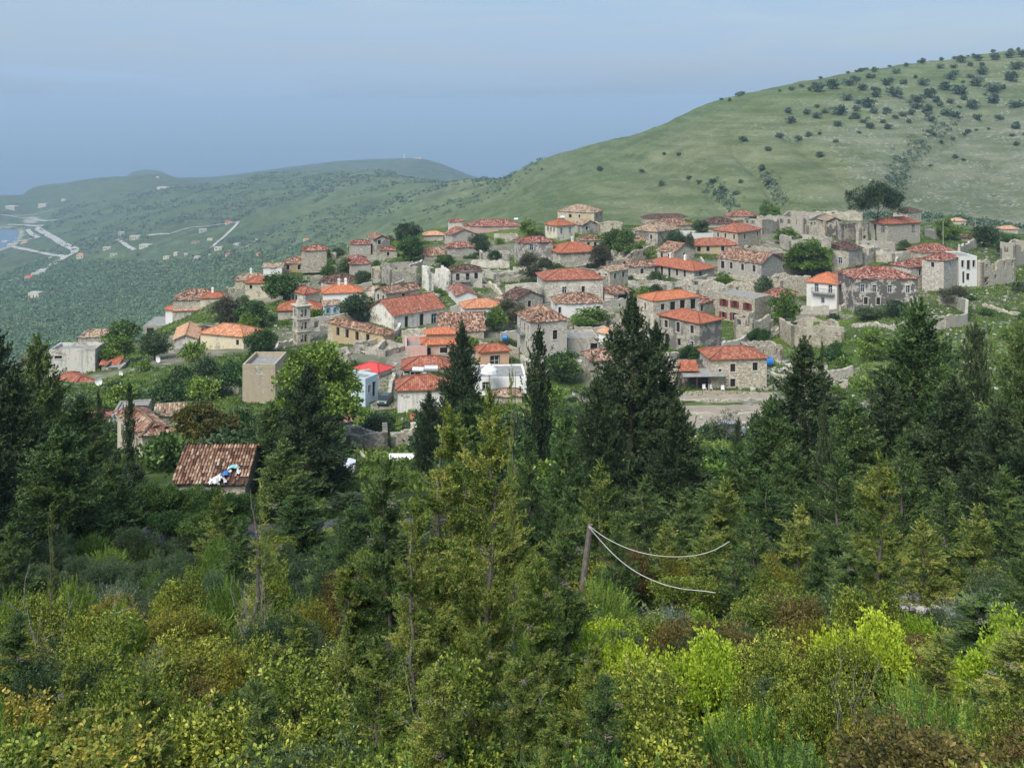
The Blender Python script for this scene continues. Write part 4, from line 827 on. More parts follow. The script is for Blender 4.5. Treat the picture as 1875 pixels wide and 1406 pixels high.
# ------------------------------------------------------------------ plants
def unit(v): return v/np.maximum(np.linalg.norm(v, axis=-1, keepdims=True), 1e-9)
def leafquads(C, A, l, w, g):
    """lozenge leaves: centre C, axis A, length l, width w"""
    n = len(C); A = unit(A); B = unit(np.cross(A, unit(g.normal(size=(n, 3))))); l = np.broadcast_to(l, n)[:, None]; w = np.broadcast_to(w, n)[:, None]
    V = np.stack([C-A*l/2, C+B*w/2+A*l*.08, C+A*l/2, C-B*w/2+A*l*.08], 1).reshape(-1, 3)
    return V, np.arange(n*4).reshape(-1, 4)
def plumes(g, base, dirn, plen, prad, per, ll, lw, spread=.6, tipbias=0):
    """feathery sprays: for every base point, `per` leaves along dirn"""
    n = len(base); s = g.random((n, per))**(1/(1+tipbias)); dirn = unit(dirn)
    off = unit(g.normal(size=(n, per, 3)))*(g.random((n, per, 1))**.5)*(prad[:, None, None] if hasattr(prad, '__len__') else prad)*(1.15-s[..., None])
    L = plen[:, None, None] if hasattr(plen, '__len__') else plen
    P = base[:, None, :]+dirn[:, None, :]*s[..., None]*L+off
    A = dirn[:, None, :]+g.normal(size=(n, per, 3))*spread+off*1.5/(np.mean(prad)+1e-6)*.35
    rad = np.linalg.norm(off, axis=-1)/(np.mean(prad)+1e-6)
    tint = np.clip(.46+g.normal(size=(n, per))*.17+g.normal(size=(n, 1))*.20, 0, 1)
    N_ = n*per; V, Fc = leafquads(P.reshape(-1, 3), A.reshape(-1, 3), ll*g.uniform(.6, 1.3, N_), lw*g.uniform(.6, 1.3, N_), g)
    return V, Fc, tint.reshape(-1)
def joinm(parts):
    V = []; Fc = []; T = []; k = 0
    for v, f, t in parts: V.append(v); Fc.append(f+k); T.append(t); k += len(v)
    return np.concatenate(V), np.concatenate(Fc), np.concatenate(T)
def conifer_mesh(name, seed, H, R, prof, mat, n, per, plen, prad, ll, lw, el=.6, hollow=.25, ragged=.25, spread=.6, t0=.04, limbs=70, scat=.16):
    """limbs rise from the trunk and carry feathery sprays on their outer part, so the crown is tufts with dark gaps"""
    g = np.random.default_rng(seed); nl = limbs
    lt = (np.arange(nl)+g.random(nl))/nl; lt = t0+(1-t0)*lt**1.15*.97
    la = np.arange(nl)*2.4+g.normal(size=nl)*.5; LR_ = R*np.array([max(prof(x), .04) for x in lt])*(1-ragged*g.random(nl)**1.3+ragged*.25)
    wgt = (LR_+.15*R)**1.3; k = g.choice(nl, n, p=wgt/wgt.sum())
    s = hollow+(1-hollow)*g.random(n)**.65
    le = el*.7+g.normal(size=nl)*.12+lt*.5
    rho = LR_[k]*s; cu = le[k]*(.35+.75*s)
    sx = g.normal(size=(n, 3))*(scat*(LR_[k]*.75+.25*R))[:, None]*np.array([1, 1, .62])*(.5+.6*s)[:, None]
    base = np.stack([np.cos(la[k])*rho, np.sin(la[k])*rho, lt[k]*H+rho*np.tan(np.clip(cu, -.2, 1.15))*.55], -1)+sx
    base[:, 2] = np.minimum(base[:, 2], H*.985)
    rr = np.hypot(base[:, 0], base[:, 1])+1e-6; outv = np.stack([base[:, 0]/rr, base[:, 1]/rr, np.zeros(n)], -1)
    e = el+g.normal(size=n)*.3+lt[k]*.3
    d = outv*np.cos(e)[:, None]+np.array([0, 0, 1])*np.sin(e)[:, None]+g.normal(size=(n, 3))*.2
    sc = .6+.6*g.random(n)
    base = base-d*(plen*sc*.5)[:, None]
    V, Fc, T = plumes(g, base, d, plen*sc, prad*sc, per, ll, lw, spread, .3)
    T = np.clip(T+np.repeat(g.normal(size=nl)[k]*.12, per), 0, 1)
    m = max(4, n//50); b2 = np.stack([g.normal(size=m)*R*.04, g.normal(size=m)*R*.04, H*g.uniform(.86, 1.0, m)], -1)
    V2, F2, T2 = plumes(g, b2, np.tile([0, 0, 1.], (m, 1))+g.normal(size=(m, 3))*.25, plen*.8, prad*.5, per, ll, lw, spread, 0)
    V, Fc, T = joinm([(V, Fc, T), (V2, F2, T2)])
    return np_mesh(name, V, Fc, mat, T)
def trunk_mesh(name, seed, H, r0, mat, R=1.5, nb=14, zb=(.12, .85), up=.5, lean=.03, dead=0, fork=False, br=.28):
    rr = random.Random(seed); b = MB(); n = 12; pts = []; x = y = 0
    for i in range(n+1):
        t = i/n; pts.append(Vector((x, y, t*H*.97-.4*(i == 0)))); x += rr.uniform(-1, 1)*H*lean*.3; y += rr.uniform(-1, 1)*H*lean*.3
    rad = [r0*(1-.93*(i/n))+.004 for i in range(n+1)]; rad[0] *= 1.5
    b.tube(pts, rad, 7)
    for k in range(nb):
        t = rr.uniform(*zb); p = pts[int(t*n)].lerp(pts[min(n, int(t*n)+1)], t*n-int(t*n)); a = rr.uniform(0, 2*PI); L = R*rr.uniform(.5, .95)*(1.1-t*.7)
        q = [p]; d = Vector((math.cos(a), math.sin(a), up*rr.uniform(.2, 1.2)))
        for s in range(4):
            d = (d+Vector((rr.uniform(-.3, .3), rr.uniform(-.3, .3), rr.uniform(-.05, .35)))).normalized(); q.append(q[-1]+d*L/4)
        b.tube(q, [r0*br*(1-t*.6)*(1-.2*s) for s in range(5)], 4, False)
        if dead and k < dead:
            for s in (1, 2, 3):
                d2 = Vector((rr.uniform(-1, 1), rr.uniform(-1, 1), rr.uniform(-.2, .7))).normalized(); b.tube([q[s], q[s]+d2*L*.2, q[s]+d2*L*.35+Vector((0,0,.05*L))], [r0*br*.4, r0*br*.25, .002], 3, False)
    return b.mesh(name, mat, True)
def clumps_mesh(name, seed, mat, centres, rads, per, ll, lw, flat=.8, out=.7, hemi=-.5, ros=6, rough_=.4):
    """rounded leafy clumps; shoots end in rosettes of leaves turned outward, tinted at random"""
    g = np.random.default_rng(seed); parts = []
    for (c, r) in zip(centres, rads):
        m = max(3, int(per/ros*r*r/(np.mean(rads)**2))); d = unit(g.normal(size=(m, 3))); d = d[d[:, 2] > hemi+g.random(len(d))*.3]; m = len(d)
        if m == 0: continue
        ph = g.random(3)*6; bump = 1+rough_*np.sin(d[:, 0]*6+ph[0])*np.sin(d[:, 1]*6+ph[1])*np.cos(d[:, 2]*5+ph[2])+.10*g.normal(size=m)
        k = g.random(m)**.3
        P0 = np.array(c)+d*np.array([1, 1, flat])*(r*k*bump)[:, None]
        P = np.repeat(P0, ros, 0); D = np.repeat(d, ros, 0); K = np.repeat(k, ros); q = len(P)
        off = unit(g.normal(size=(q, 3))+D*.8); P = P+off*ll*g.uniform(.3, 1.1, (q, 1)); A = off+D*out*.4+np.array([0, 0, .2])
        V, Fc = leafquads(P, A, ll*g.uniform(.6, 1.25, q), lw*g.uniform(.65, 1.25, q), g)
        T = np.clip(.44+g.normal(size=q)*.14+np.repeat(g.normal(size=m), ros)*.20+g.normal()*.12, 0, 1); parts.append((V, Fc, T))
    V, Fc, T = joinm(parts); return np_mesh(name, V, Fc, mat, T)
def stems_mesh(name, seed, tips, mat, r0=.05, z0=-.3):
    rr = random.Random(seed); b = MB()
    for p in tips:
        p = Vector(p); s = Vector((p.x*.12, p.y*.12, z0)); m = s.lerp(p, .5)+Vector((rr.uniform(-1, 1), rr.uniform(-1, 1), rr.uniform(0, 1)))*p.length*.07
        b.tube([s, m, p], [r0, r0*.65, r0*.2], 5, False)
        for k in range(3):
            d = Vector((rr.uniform(-1, 1), rr.uniform(-1, 1), rr.uniform(0, 1))).normalized(); q = m.lerp(p, rr.random()); b.tube([q, q+d*p.length*.22], [r0*.35, r0*.08], 4, False)
    return b.mesh(name, mat, True)
def crown_pts(g, n, rx, rz, z, rmin, rmax, low=-.3):
    C = []; Rr = []
    for i in range(n):
        d = unit(g.normal(size=3)); d[2] = max(d[2], low)
        k = g.uniform(.45, .85); C.append((d[0]*rx*k, d[1]*rx*k, z+d[2]*rz*k)); Rr.append(g.uniform(rmin, rmax))
    return C, Rr
def ridge_prof(t): return (1-t)**.75*(min(1, t/.12))**.5
def wide_prof(t): return ((1-t)**.62)*min(1, (t+.05)/.22)**.6
def slim_prof(t): return (math.sin(PI*min(1, max(0, t*.93+.05)))**.55)*(1-.45*t)
def spindle(t): return max(0, 1-abs(t-.35)/.68)**.6 if t > .35 else (.75+.25*t/.35)
PROTO = {}
def proto(kind, parts): PROTO.setdefault(kind, []).append(parts)     # parts: list of (name, mesh, [children])
# big dark conifers on the slope, 1 m = 1 unit, height 10
for s in range(4):
    mt = ('cyp_dark', 'cyp_dark', 'cyp_mid', 'cyp_mid')[s]
    proto('conifer_dark' if s < 2 else 'conifer_mid', [('trunk', trunk_mesh('conifer_trunk', 40+s, 10, .22, 'bark', 2.6, 26, (.05, .9)), []),
        ('crown', conifer_mesh('conifer_crown', 10+s, 10, 3.0, wide_prof if s % 2 == 0 else ridge_prof, mt, 1900, 34, .85, .24, .20, .062, .5, .28, .5, limbs=85, scat=.15), [])])
for s in range(2): proto('slim_cypress', [('trunk', trunk_mesh('slim_trunk', 60+s, 10, .14, 'bark', .5, 6), []), ('crown', conifer_mesh('slim_crown', 62+s, 10, .95, slim_prof, 'cyp_dark', 760, 28, .8, .16, .17, .06, 1.15, .2, .3, limbs=60, scat=.3), [])])
proto('column_cypress', [('trunk', trunk_mesh('column_trunk', 66, 10, .2, 'bark', .8, 6), []), ('crown', conifer_mesh('column_crown', 67, 10, 1.8, spindle, 'cyp_dark', 1700, 26, .55, .18, .17, .06, 1.1, .3, .3, limbs=110, scat=.22), [])])
for s in range(3): proto('young_conifer', [('trunk', trunk_mesh('young_trunk', 70+s, 6, .09, 'greybark', 1.5, 26, (.08, .85), .4), []), ('crown', conifer_mesh('young_crown', 72+s, 6, 1.55, ridge_prof, ('cyp_mid', 'cyp_mid', 'cyp_light')[s], 1150, 38, .5, .12, .11, .03, .5, .2, .6, .55, limbs=60, scat=.14), [])])
def cone_cluster(seed, pts):
    g = np.random.default_rng(seed); b = MB(); 
    me = None; parts = []
    for c in pts:
        m = 26
        for k in range(m):
            p = np.array(c)+unit(g.normal(size=3))*g.random()**.5*.11; r = g.uniform(.014, .02)
            ang = [0, 72, 144, 216, 288]; top = p+[0,0,r]; bot = p-[0,0,r]; ring = np.array([p+[r*math.cos(R_(a)), r*math.sin(R_(a)), g.uniform(-.004,.004)] for a in ang])
            V = np.concatenate([[top], [bot], ring]); Fq = []
            for q in range(5): Fq += [(0, 2+q, 2+(q+1) % 5, 2+(q+1) % 5), ]
            Vq = []; 
            for q in range(5):
                Vq += [top, ring[q], bot, ring[(q+1) % 5]]
            Vq = np.array(Vq); parts.append((Vq, np.arange(20).reshape(-1, 4), g.random(5)))
    V, Fc, T = joinm(parts); return np_mesh('cones', V, Fc, 'cone', T)
# feathery foreground cypresses, height 6, needles of centimetres
for s in range(4):
    tr = trunk_mesh('cypress_trunk', 80+s, 6, .065, 'greybark', .8, 44, (.04, .9), .5, .035, 24, br=.22)
    sp = s == 3
    cr = conifer_mesh('cypress_crown', 84+s, 6, .74 if not sp else .8, (lambda t: (1-t)**.42*min(1, max(0,(t-.05))/.4)**.8) if not sp else (lambda t: (1-t)**.8*.9*(t > .15)), ('cyp_light', 'cyp_light', 'cyp_mid', 'cyp_light')[s], 1700 if not sp else 420, 70 if not sp else 60, .24, .07, .042, .0135, .5, .2, .85, .75, .16, limbs=46 if not sp else 30, scat=.17)
    cc = cone_cluster(90+s, [(.1, -.3, 5.3), (-.25, -.25, 4.6), (.3, -.2, 3.9)] if s != 1 else [(.1, -.2, 5.5)])
    proto('cypress_near' if not sp else 'sparse_cypress', [('trunk', tr, []), ('crown', cr, [('cones', cc)])])
# shrubs, about 2 m across and 1.5 m high
def shrub(kind, mat, seeds, n, per, ll, lw, rmin=.15, rmax=.32, rx=.85, rz=.95, z=.6, stem='bark'):
    for s in seeds:
        g = np.random.default_rng(s); C = []; Rr = []
        for i in range(n):
            d = unit(g.normal(size=3)); d[2] = abs(d[2])*1.1-.25; k = g.uniform(.55, 1.0)*(.8+.35*math.sin(d[0]*4+s)*math.sin(d[1]*4)); C.append((d[0]*rx*k, d[1]*rx*k, z+d[2]*rz*k)); Rr.append(g.uniform(rmin, rmax))
        proto(kind, [('stems', stems_mesh(kind+'_stems', s, [tuple(np.array(c)*.95) for c in C], stem, .022), []), ('foliage', clumps_mesh(kind+'_foliage', s+1, mat, C, Rr, per, ll, lw, .9, .7, -.7), [])])
shrub('mastic', 'lentisk', (101, 103, 104), 44, 900, .036, .021)
shrub('ochre', 'ochre', (105, 106), 42, 900, .034, .02)
shrub('rusty', 'rust', (107, 109), 44, 900, .034, .019)
shrub('limebush', 'lime', (111,), 34, 850, .042, .026)
shrub('bluebush', 'bluegreen', (113, 114), 42, 900, .036, .014)
for s in (121, 123):      # juniper: upward feathery sprays
    g = np.random.default_rng(s); n = 620; d = unit(g.normal(size=(n, 3))); d[:, 2] = np.abs(d[:, 2])*.9+.05
    base = d*np.array([.8, .8, 1.2])*(g.random((n, 1))**.5)*.85; V, Fc, T = plumes(g, base, d*.9+np.array([0, 0, .42]), .34*g.uniform(.6, 1.2, n), .06*g.uniform(.7, 1.2, n), 70, .045, .011, .45, .4)
    proto('juniper', [('stems', stems_mesh('juniper_stems', s, [tuple(x*.8) for x in base[:22]], 'greybark', .02), []), ('foliage', np_mesh('juniper_foliage', V, Fc, 'juniper', T), [])])
for s in (131, 133):      # grey-green spiny broom
    g = np.random.default_rng(s); n = 420; d = unit(g.normal(size=(n, 3))); d[:, 2] = np.abs(d[:, 2])
    base = d*np.array([.8, .8, .95])*(g.random((n, 1))**.5)*.8; V, Fc, T = plumes(g, base, d+g.normal(size=(n, 3))*.5, .34*g.uniform(.5, 1.3, n), .03, 60, .05, .007, .5, 0)
    m = 260; b2 = base[g.integers(0, n, m)]; tw = leafquads(b2+d[g.integers(0, n, m)]*.1, d[g.integers(0, n, m)]+g.normal(size=(m, 3))*.4, .4, .008, g); V, Fc, T = joinm([(V, Fc, T), (tw[0], tw[1], np.full(m, 1.))])
    fl = []; fp = d[:26]*np.array([.85, .85, 1.05])*.95+np.array([0,0,.05]); fV, fF = leafquads(np.repeat(fp, 7, 0)+g.normal(size=(182, 3))*.022, g.normal(size=(182, 3)), .032, .022, g)
    proto('broom', [('stems', stems_mesh('broom_stems', s, [tuple(x*.8) for x in base[:26]], 'greybark', .012), []), ('foliage', np_mesh('broom_foliage', V, Fc, 'sage', T), [])]+([('flowers', np_mesh('broom_flowers', fV, fF, 'flower'), [])]))
    if s == 131: proto('sagebush', [('stems', PROTO['broom'][0][0][1], []), ('foliage', PROTO['broom'][0][1][1], [])])
g = np.random.default_rng(141); n = 2600; d = unit(g.normal(size=(n, 3))); d[:, 2] = np.abs(d[:, 2])*.8; A = d*.6+np.array([.35, 0, .8])+g.normal(size=(n, 3))*.25
V, Fc = leafquads(d*np.array([.8, .6, .7])*(g.random((n, 1))**.5)+[0,0,.05], A, .5*g.uniform(.5, 1.3, n), .009, g)
proto('deadbush', [('twigs', np_mesh('dead_twigs', V, Fc, 'twig', g.random(n)), []), ('stems', stems_mesh('dead_stems', 142, [tuple(x*[.7,.5,.6]) for x in d[:20]], 'deadwood', .015), [])])
for q in range(3):
    rr = random.Random(300+q); b = MB()
    for k in range(7):
        a = rr.uniform(0, 6.28); p = Vector((0, 0, -.2)); d = Vector((math.cos(a)*.5, math.sin(a)*.5, 1)).normalized(); pts = [p]
        for i in range(6):
            d = (d+Vector((rr.uniform(-.35, .35), rr.uniform(-.35, .35), rr.uniform(-.1, .2)))).normalized(); pts.append(pts[-1]+d*.33)
            if i:
                e = (d+Vector((rr.uniform(-1, 1), rr.uniform(-1, 1), rr.uniform(-.4, .5)))).normalized(); x = pts[-1]; y = x+e*rr.uniform(.2, .45); z = y+(e+Vector((rr.uniform(-.6, .6), rr.uniform(-.6, .6), .4))).normalized()*.25; b.tube([x, y, z], [.009, .006, .002], 4, False)
                f = (e+Vector((rr.uniform(-1, 1), rr.uniform(-1, 1), .2))).normalized(); b.tube([y, y+f*.22], [.005, .0015], 3, False)
        b.tube(pts, [.024, .02, .016, .013, .010, .006, .003], 5, False)
    proto('barebranch', [('branches', b.mesh('bare_branches', 'deadwood', True), [])])
# trees of the village, 6 m high and 6 m wide
def tree(kind, mat, seed, n, per, ll, lw, rx=2.5, rz=2.5, z=3.0, rmin=.6, rmax=1.15, tr=.13, H=4.2, bark='bark', hemi=-.6):
    g = np.random.default_rng(seed); C, Rr = crown_pts(g, n, rx, rz, z, rmin, rmax, -.8)
    proto(kind, [('trunk', trunk_mesh(kind+'_trunk', seed, H, tr, bark, 2.2, 12, (.3, .8), .8, .05), []), ('crown', clumps_mesh(kind+'_crown', seed+1, mat, C, Rr, per, ll, lw, .85, .5, hemi), [])])
for q in range(2):
    tree('broadtree', 'broad', 201+q*2, 34, 330, .30, .2); tree('lighttree', 'broadlight', 211+q*2, 32, 300, .28, .18); tree('bluetree', 'bluegreen', 221+q*2, 34, 340, .28, .15)
tree('browntree', 'brownbush', 231, 32, 240, .32, .12, bark='greybark'); tree('autumntree', 'autumn', 235, 34, 800, .2, .13, 2.5, 2.4, 3.0, .5, .95)
tree('bigtree', 'broadlight', 241, 44, 900, .17, .11, 2.6, 2.7, 3.2, .45, .85); tree('parktree', 'broad', 245, 26, 1500, .13, .085, 2.2, 1.3, 4.1, .6, .95, .1, 4.6); tree('graytree', 'brownbush', 251, 12, 120, .3, .06, bark='greybark')
for q in range(3): # low thickets, 3 m wide
    g = np.random.default_rng(261+q); C, Rr = crown_pts(g, 17, 1.35, .85, .55, .35, .7, -.2)
    proto('thicket', [('foliage', clumps_mesh('thicket_foliage', 265+q, ('broad', 'bluegreen', 'broadlight')[q], C, Rr, 170, .22, .14, .85, .5, -.4), [])])
# umbrella pine: flat layers on forked limbs
g = np.random.default_rng(271); C = [(g.uniform(-3.4, 3.4), g.uniform(-2.4, 2.4), 0) for _ in range(52)]; C = [(x, y, 4.0+1.5*(1-(x/4)**2)+g.uniform(-1.5, .4)) for x, y, _ in C]
proto('umbrella_pine', [('trunk', trunk_mesh('pine_trunk', 272, 4.4, .24, 'bark', 4.2, 14, (.45, .9), .9, .08), []), ('crown', clumps_mesh('pine_crown', 273, 'cyp_dark', C, [g.uniform(.6, 1.0) for _ in C], 420, .3, .09, .5, .6, -.3), [])])
for q in range(3):  # distant oaks of the hillside
    g = np.random.default_rng(281+q); C, Rr = crown_pts(g, 9, 2.2, 1.4, 2.5, 1.1, 1.7, -.6)
    proto('hill_oak', [('trunk', trunk_mesh('oak_trunk', 284+q, 2.6, .2, 'bark', 2, 3, (.4, .8)), []), ('crown', clumps_mesh('oak_crown', 287+q, 'oakfar', C, Rr, 60, .95, .7, .8, .4, -.7), [])])

SIZE = {'conifer_dark': (10, 6.2), 'conifer_mid': (10, 6.2), 'slim_cypress': (10, 2.0), 'column_cypress': (10, 3.7), 'young_conifer': (6, 3.3), 'cypress_near': (6.2, 1.65), 'sparse_cypress': (6.2, 1.8), 'umbrella_pine': (5.9, 8.2), 'hill_oak': (5, 6.8),
        'thicket': (2.0, 3.4)}
for kk in ('broadtree', 'lighttree', 'bluetree', 'browntree', 'autumntree', 'bigtree', 'parktree', 'graytree'): SIZE[kk] = (6.4, 6.6)
for kk in ('mastic', 'ochre', 'rusty', 'limebush', 'bluebush', 'juniper', 'broom', 'sagebush', 'deadbush', 'barebranch'): SIZE[kk] = (1.75, 2.2)
REC = []; CNT = {}
def plant(kind, name, cat, look, where, pos, h, w, rz=None, variant=None, label=None, group=None):
    """a copy of the kind's parts under its own Empty, h high and w wide"""
    v = PROTO[kind]; k = CNT.get(kind, 0); CNT[kind] = k+1; parts = v[(k if variant is None else variant) % len(v)]
    H0, W0 = SIZE[kind]; root = thing(name, label or look, cat, pos, random.uniform(0, 2*PI) if rz is None else rz, None, (w/W0, w/W0, h/H0))
    for nm, me, ch in parts:
        o = place(me, nm, root)
        if nm == 'flowers': o['kind'] = 'stuff'
        for cn, cm in ch: place(cm, cn, o)['kind'] = 'stuff'
    if label is None: REC.append((root, look, where, pos))
    if group: root['group'] = group
    return root
def bush_px(kind, name, cat, look, where, px, top, r, wpx, **kw):
    p = ground(px, r); h = max(-(top-Y0)/F*r-p.z, .5); w_ = max(wpx/F*r, h/1.15); p.z -= .1
    return plant(kind, name, cat, look, where, p, h+.1, w_, **kw)
def plant_px(kind, name, cat, look, where, px, top, r, wpx, **kw):
    """on the ground at distance r, its top in row top, wpx wide"""
    p = ground(px, r); zt = -(top-Y0)/F*r; h = max(zt-p.z, .5); p.z -= .1
    return plant(kind, name, cat, look, where, p, h+.1, wpx/F*r, **kw)
SQX, SQY = hit(1330, 770).x, hit(1330, 770).y
# ------------------------------------------------------------------ conifers of the middle distance
DK = dict(name='conifer_tree', cat='conifer'); 
for (px, top, r, w, kind, lab) in [
 (-12,610,52,170,'conifer_dark','dark conifer cut by the left edge of the photo'),
 (68,628,58,150,'conifer_mid','tall pointed conifer left of the stained white block'),
 (22,690,44,190,'conifer_dark','broad dark conifer low on the left, in front of the pointed one'),
 (150,735,60,150,'conifer_mid','conifer below the bright red hipped roof at left'),
 (105,790,41,190,'conifer_mid','bushy green conifer in the middle of the left mass'),
 (205,850,44,130,'conifer_mid','small dark conifer right of the left mass'),
 (-60,760,36,210,'conifer_dark','dark conifer half outside the left edge'),
 (562,678,62,165,'conifer_dark','large nearly black conifer in front of the leafy tree, left of centre'),
 (497,745,64,120,'conifer_mid','green conifer touching the left side of the nearly black one'),
 (640,905,56,110,'conifer_dark','lower dark conifer right of the large nearly black one'),
 (520,810,52,130,'conifer_mid','short conifer at the foot of the large nearly black one'),
 (846,602,80,118,'conifer_dark','dark conifer with layered top in front of the orange villa'),
 (786,722,74,64,'conifer_dark','small dark conifer spire left of the layered one'),
 (860,740,60,150,'conifer_mid','wide conifer under the layered dark one'),
 (1157,557,60,205,'conifer_dark','biggest dark conifer, in the middle before the dark plastered house'),
 (1203,604,64,120,'conifer_dark','second summit right of the biggest dark conifer'),
 (1238,735,52,135,'conifer_dark','dark conifer low at the right of the biggest one'),
 (1095,700,50,130,'conifer_dark','dark conifer low at the left of the biggest one'),
 (1472,632,62,205,'conifer_dark','dark conifer below the low ruined house with square windows'),
 (1415,735,54,150,'conifer_mid','greener conifer left of the one below the ruined house'),
 (1560,740,52,150,'conifer_mid','conifer between the two big right-hand conifers'),
 (1682,564,62,235,'conifer_mid','tall brownish green conifer in front of the curved retaining wall'),
 (1625,700,54,170,'conifer_dark','dark conifer at the left foot of the tall brownish one'),
 (1745,700,52,180,'conifer_dark','dark conifer at the right foot of the tall brownish one'),
 (1866,612,55,140,'conifer_mid','brownish conifer at the right edge behind the dense column'),
 (1835,745,45,170,'conifer_dark','dark conifer low at the right edge'),
 (1930,700,42,200,'conifer_dark','dark conifer mostly outside the right edge'),
 (1352,815,58,70,'conifer_mid','small conifer by the dirt square'),
 (1310,885,46,120,'conifer_mid','green conifer below the dirt square'),
 (700,900,44,130,'conifer_mid','conifer between the arched ruin and the foreground cypresses'),
 (655,930,41,130,'conifer_dark','dark low conifer beside the white car roof'),
 (545,905,43,120,'conifer_mid','low conifer left of the white car roof'),(722,960,38,110,'conifer_mid','low conifer behind the dark cypress with cones')]:
    plant_px(kind, DK['name'], DK['cat'], lab, '', px, top, r, w*1.08, label=lab)
for (px, top, r, w, kind, lab) in [
 (237,704,72,26,'slim_cypress','slim dark cypress spire in front of the cream ruined house'),
 (180,716,76,22,'slim_cypress','slimmer cypress spire left of the cream ruined house'),
 (247,850,50,60,'slim_cypress','dark slender cypress below the cream ruined house'),
 (212,830,54,46,'slim_cypress','dark slender cypress among the left conifers'),
 (986,609,66,62,'slim_cypress','full dark cypress in front of the grey tower house'),
 (1786,600,66,72,'column_cypress','dense dark column cypress on the green right slope'),
 (1505,627,76,15,'slim_cypress','thin short cypress spike beside the low ruined house'),
 (1508,742,44,32,'slim_cypress','thin light green cypress column right of centre'),
 (1352,768,70,24,'slim_cypress','small dark spire at the edge of the dirt square'),
 (1384,758,68,48,'slim_cypress','small pointed cypress right of the dirt square'),
 (198,780,70,16,'slim_cypress','thinnest cypress spire between the two slim ones at left')]:
    plant_px(kind, 'cypress_tree', 'cypress', lab, '', px, top, r, w, label=lab)
for (px, top, r, w) in [(1035,760,40,140),(965,800,42,120),(1100,850,34,150),(1180,880,38,150),(1255,900,36,150),(1330,880,38,150),(1400,880,36,160),(1540,830,34,160),(1465,930,30,150),(1655,800,33,160),(1735,880,30,150),(1300,960,28,130),(1570,950,25,150),(1040,900,30,130),(1220,960,30,120),(1130,950,28,110),
   (1840,860,33,160),(1790,930,28,140),(1385,960,30,120),(1500,1000,26,120),(1690,950,28,130),(640,930,33,120),(590,1000,28,110),(400,900,38,110),(440,960,32,110),(20,960,30,120),(930,880,38,120),(1350,1010,27,100),(1430,830,46,130),(1600,860,42,140),(1890,960,24,140)]:
    plant_px('young_conifer', 'young_conifer', 'conifer', 'young feathery green conifer', 'on the slope below the village', px, top, r, w, group='young conifers on the slope')
# ------------------------------------------------------------------ foreground cypresses
for (px, top, r, w, kind, v, lab) in [
 (822,728,12.5,190,'cypress_near',0,'tall light cypress with cone cluster, left of the central pair'),
 (898,700,11.5,180,'cypress_near',1,'tallest light cypress at the centre of the foreground'),
 (936,640,16,84,'sparse_cypress',0,'thin yellow-green cypress tip rising against the white shed'),
 (706,830,12.2,175,'cypress_near',2,'dark green cypress with cones near its top, left of the centre'),
 (762,900,10.5,150,'cypress_near',0,'shorter cypress in front between the dark one and the centre pair'),
 (640,1010,12,120,'cypress_near',1,'short cypress at the left end of the central foreground group'),
 (1035,935,12,150,'cypress_near',2,'cypress right of the central pair'),
 (985,1010,9.5,140,'cypress_near',0,'low near cypress right of the centre, before the leaning pole'),
 (1085,1165,9,120,'cypress_near',1,'small cypress with pale bent trunk under the lime bush'),
 (480,870,21,150,'sparse_cypress',0,'half bare cypress with grey trunk at the left'),
 (94,912,18,60,'sparse_cypress',0,'thin crooked sapling at the far left'),
 (1612,820,20,125,'cypress_near',1,'light cypress with cones at the top, right of centre'),
 (1560,1000,19,110,'cypress_near',2,'low cypress left of the cone-topped one at right'),
 (880,1130,8,130,'cypress_near',0,'close low cypress spray at the bottom centre'),
 (540,1120,11,130,'cypress_near',1,'bright green young cypress at the lower left of centre'),
 (395,1260,7.5,130,'cypress_near',1,'yellow-green young cypress top near the bottom, left of centre'),
 (1800,1080,13,200,'cypress_near',2,'wide dark green cypress leaning at the right edge'),
 (1870,1150,9,220,'cypress_near',0,'near cypress cut by the right edge'),
 (125,1215,6.8,150,'cypress_near',1,'feathery near cypress at the lower left corner'),(262,1225,6.2,140,'cypress_near',0,'feathery near cypress right of the lower left corner'),(470,1235,7,140,'cypress_near',2,'dark feathery cypress low at the left of centre'),
 (690,1160,8.5,150,'cypress_near',1,'low feathery cypress under the dark cone-bearing one'),(800,1210,7,150,'cypress_near',0,'low feathery cypress at the bottom, left of centre'),(955,1190,7.4,150,'cypress_near',1,'low feathery cypress at the bottom, right of centre'),
 (1105,1230,7.2,150,'cypress_near',2,'dark low cypress below the rusty bushes'),(1010,1300,5.8,150,'cypress_near',0,'lowest feathery cypress at the bottom middle'),(30,1120,12,130,'cypress_near',2,'dark feathery cypress at the left edge of the bank'),(1720,1160,11,140,'cypress_near',1,'feathery cypress below the stony patch at right')]:
    plant_px(kind, 'foreground_cypress', 'cypress', lab, '', px, top, r, w, variant=v, label=lab)
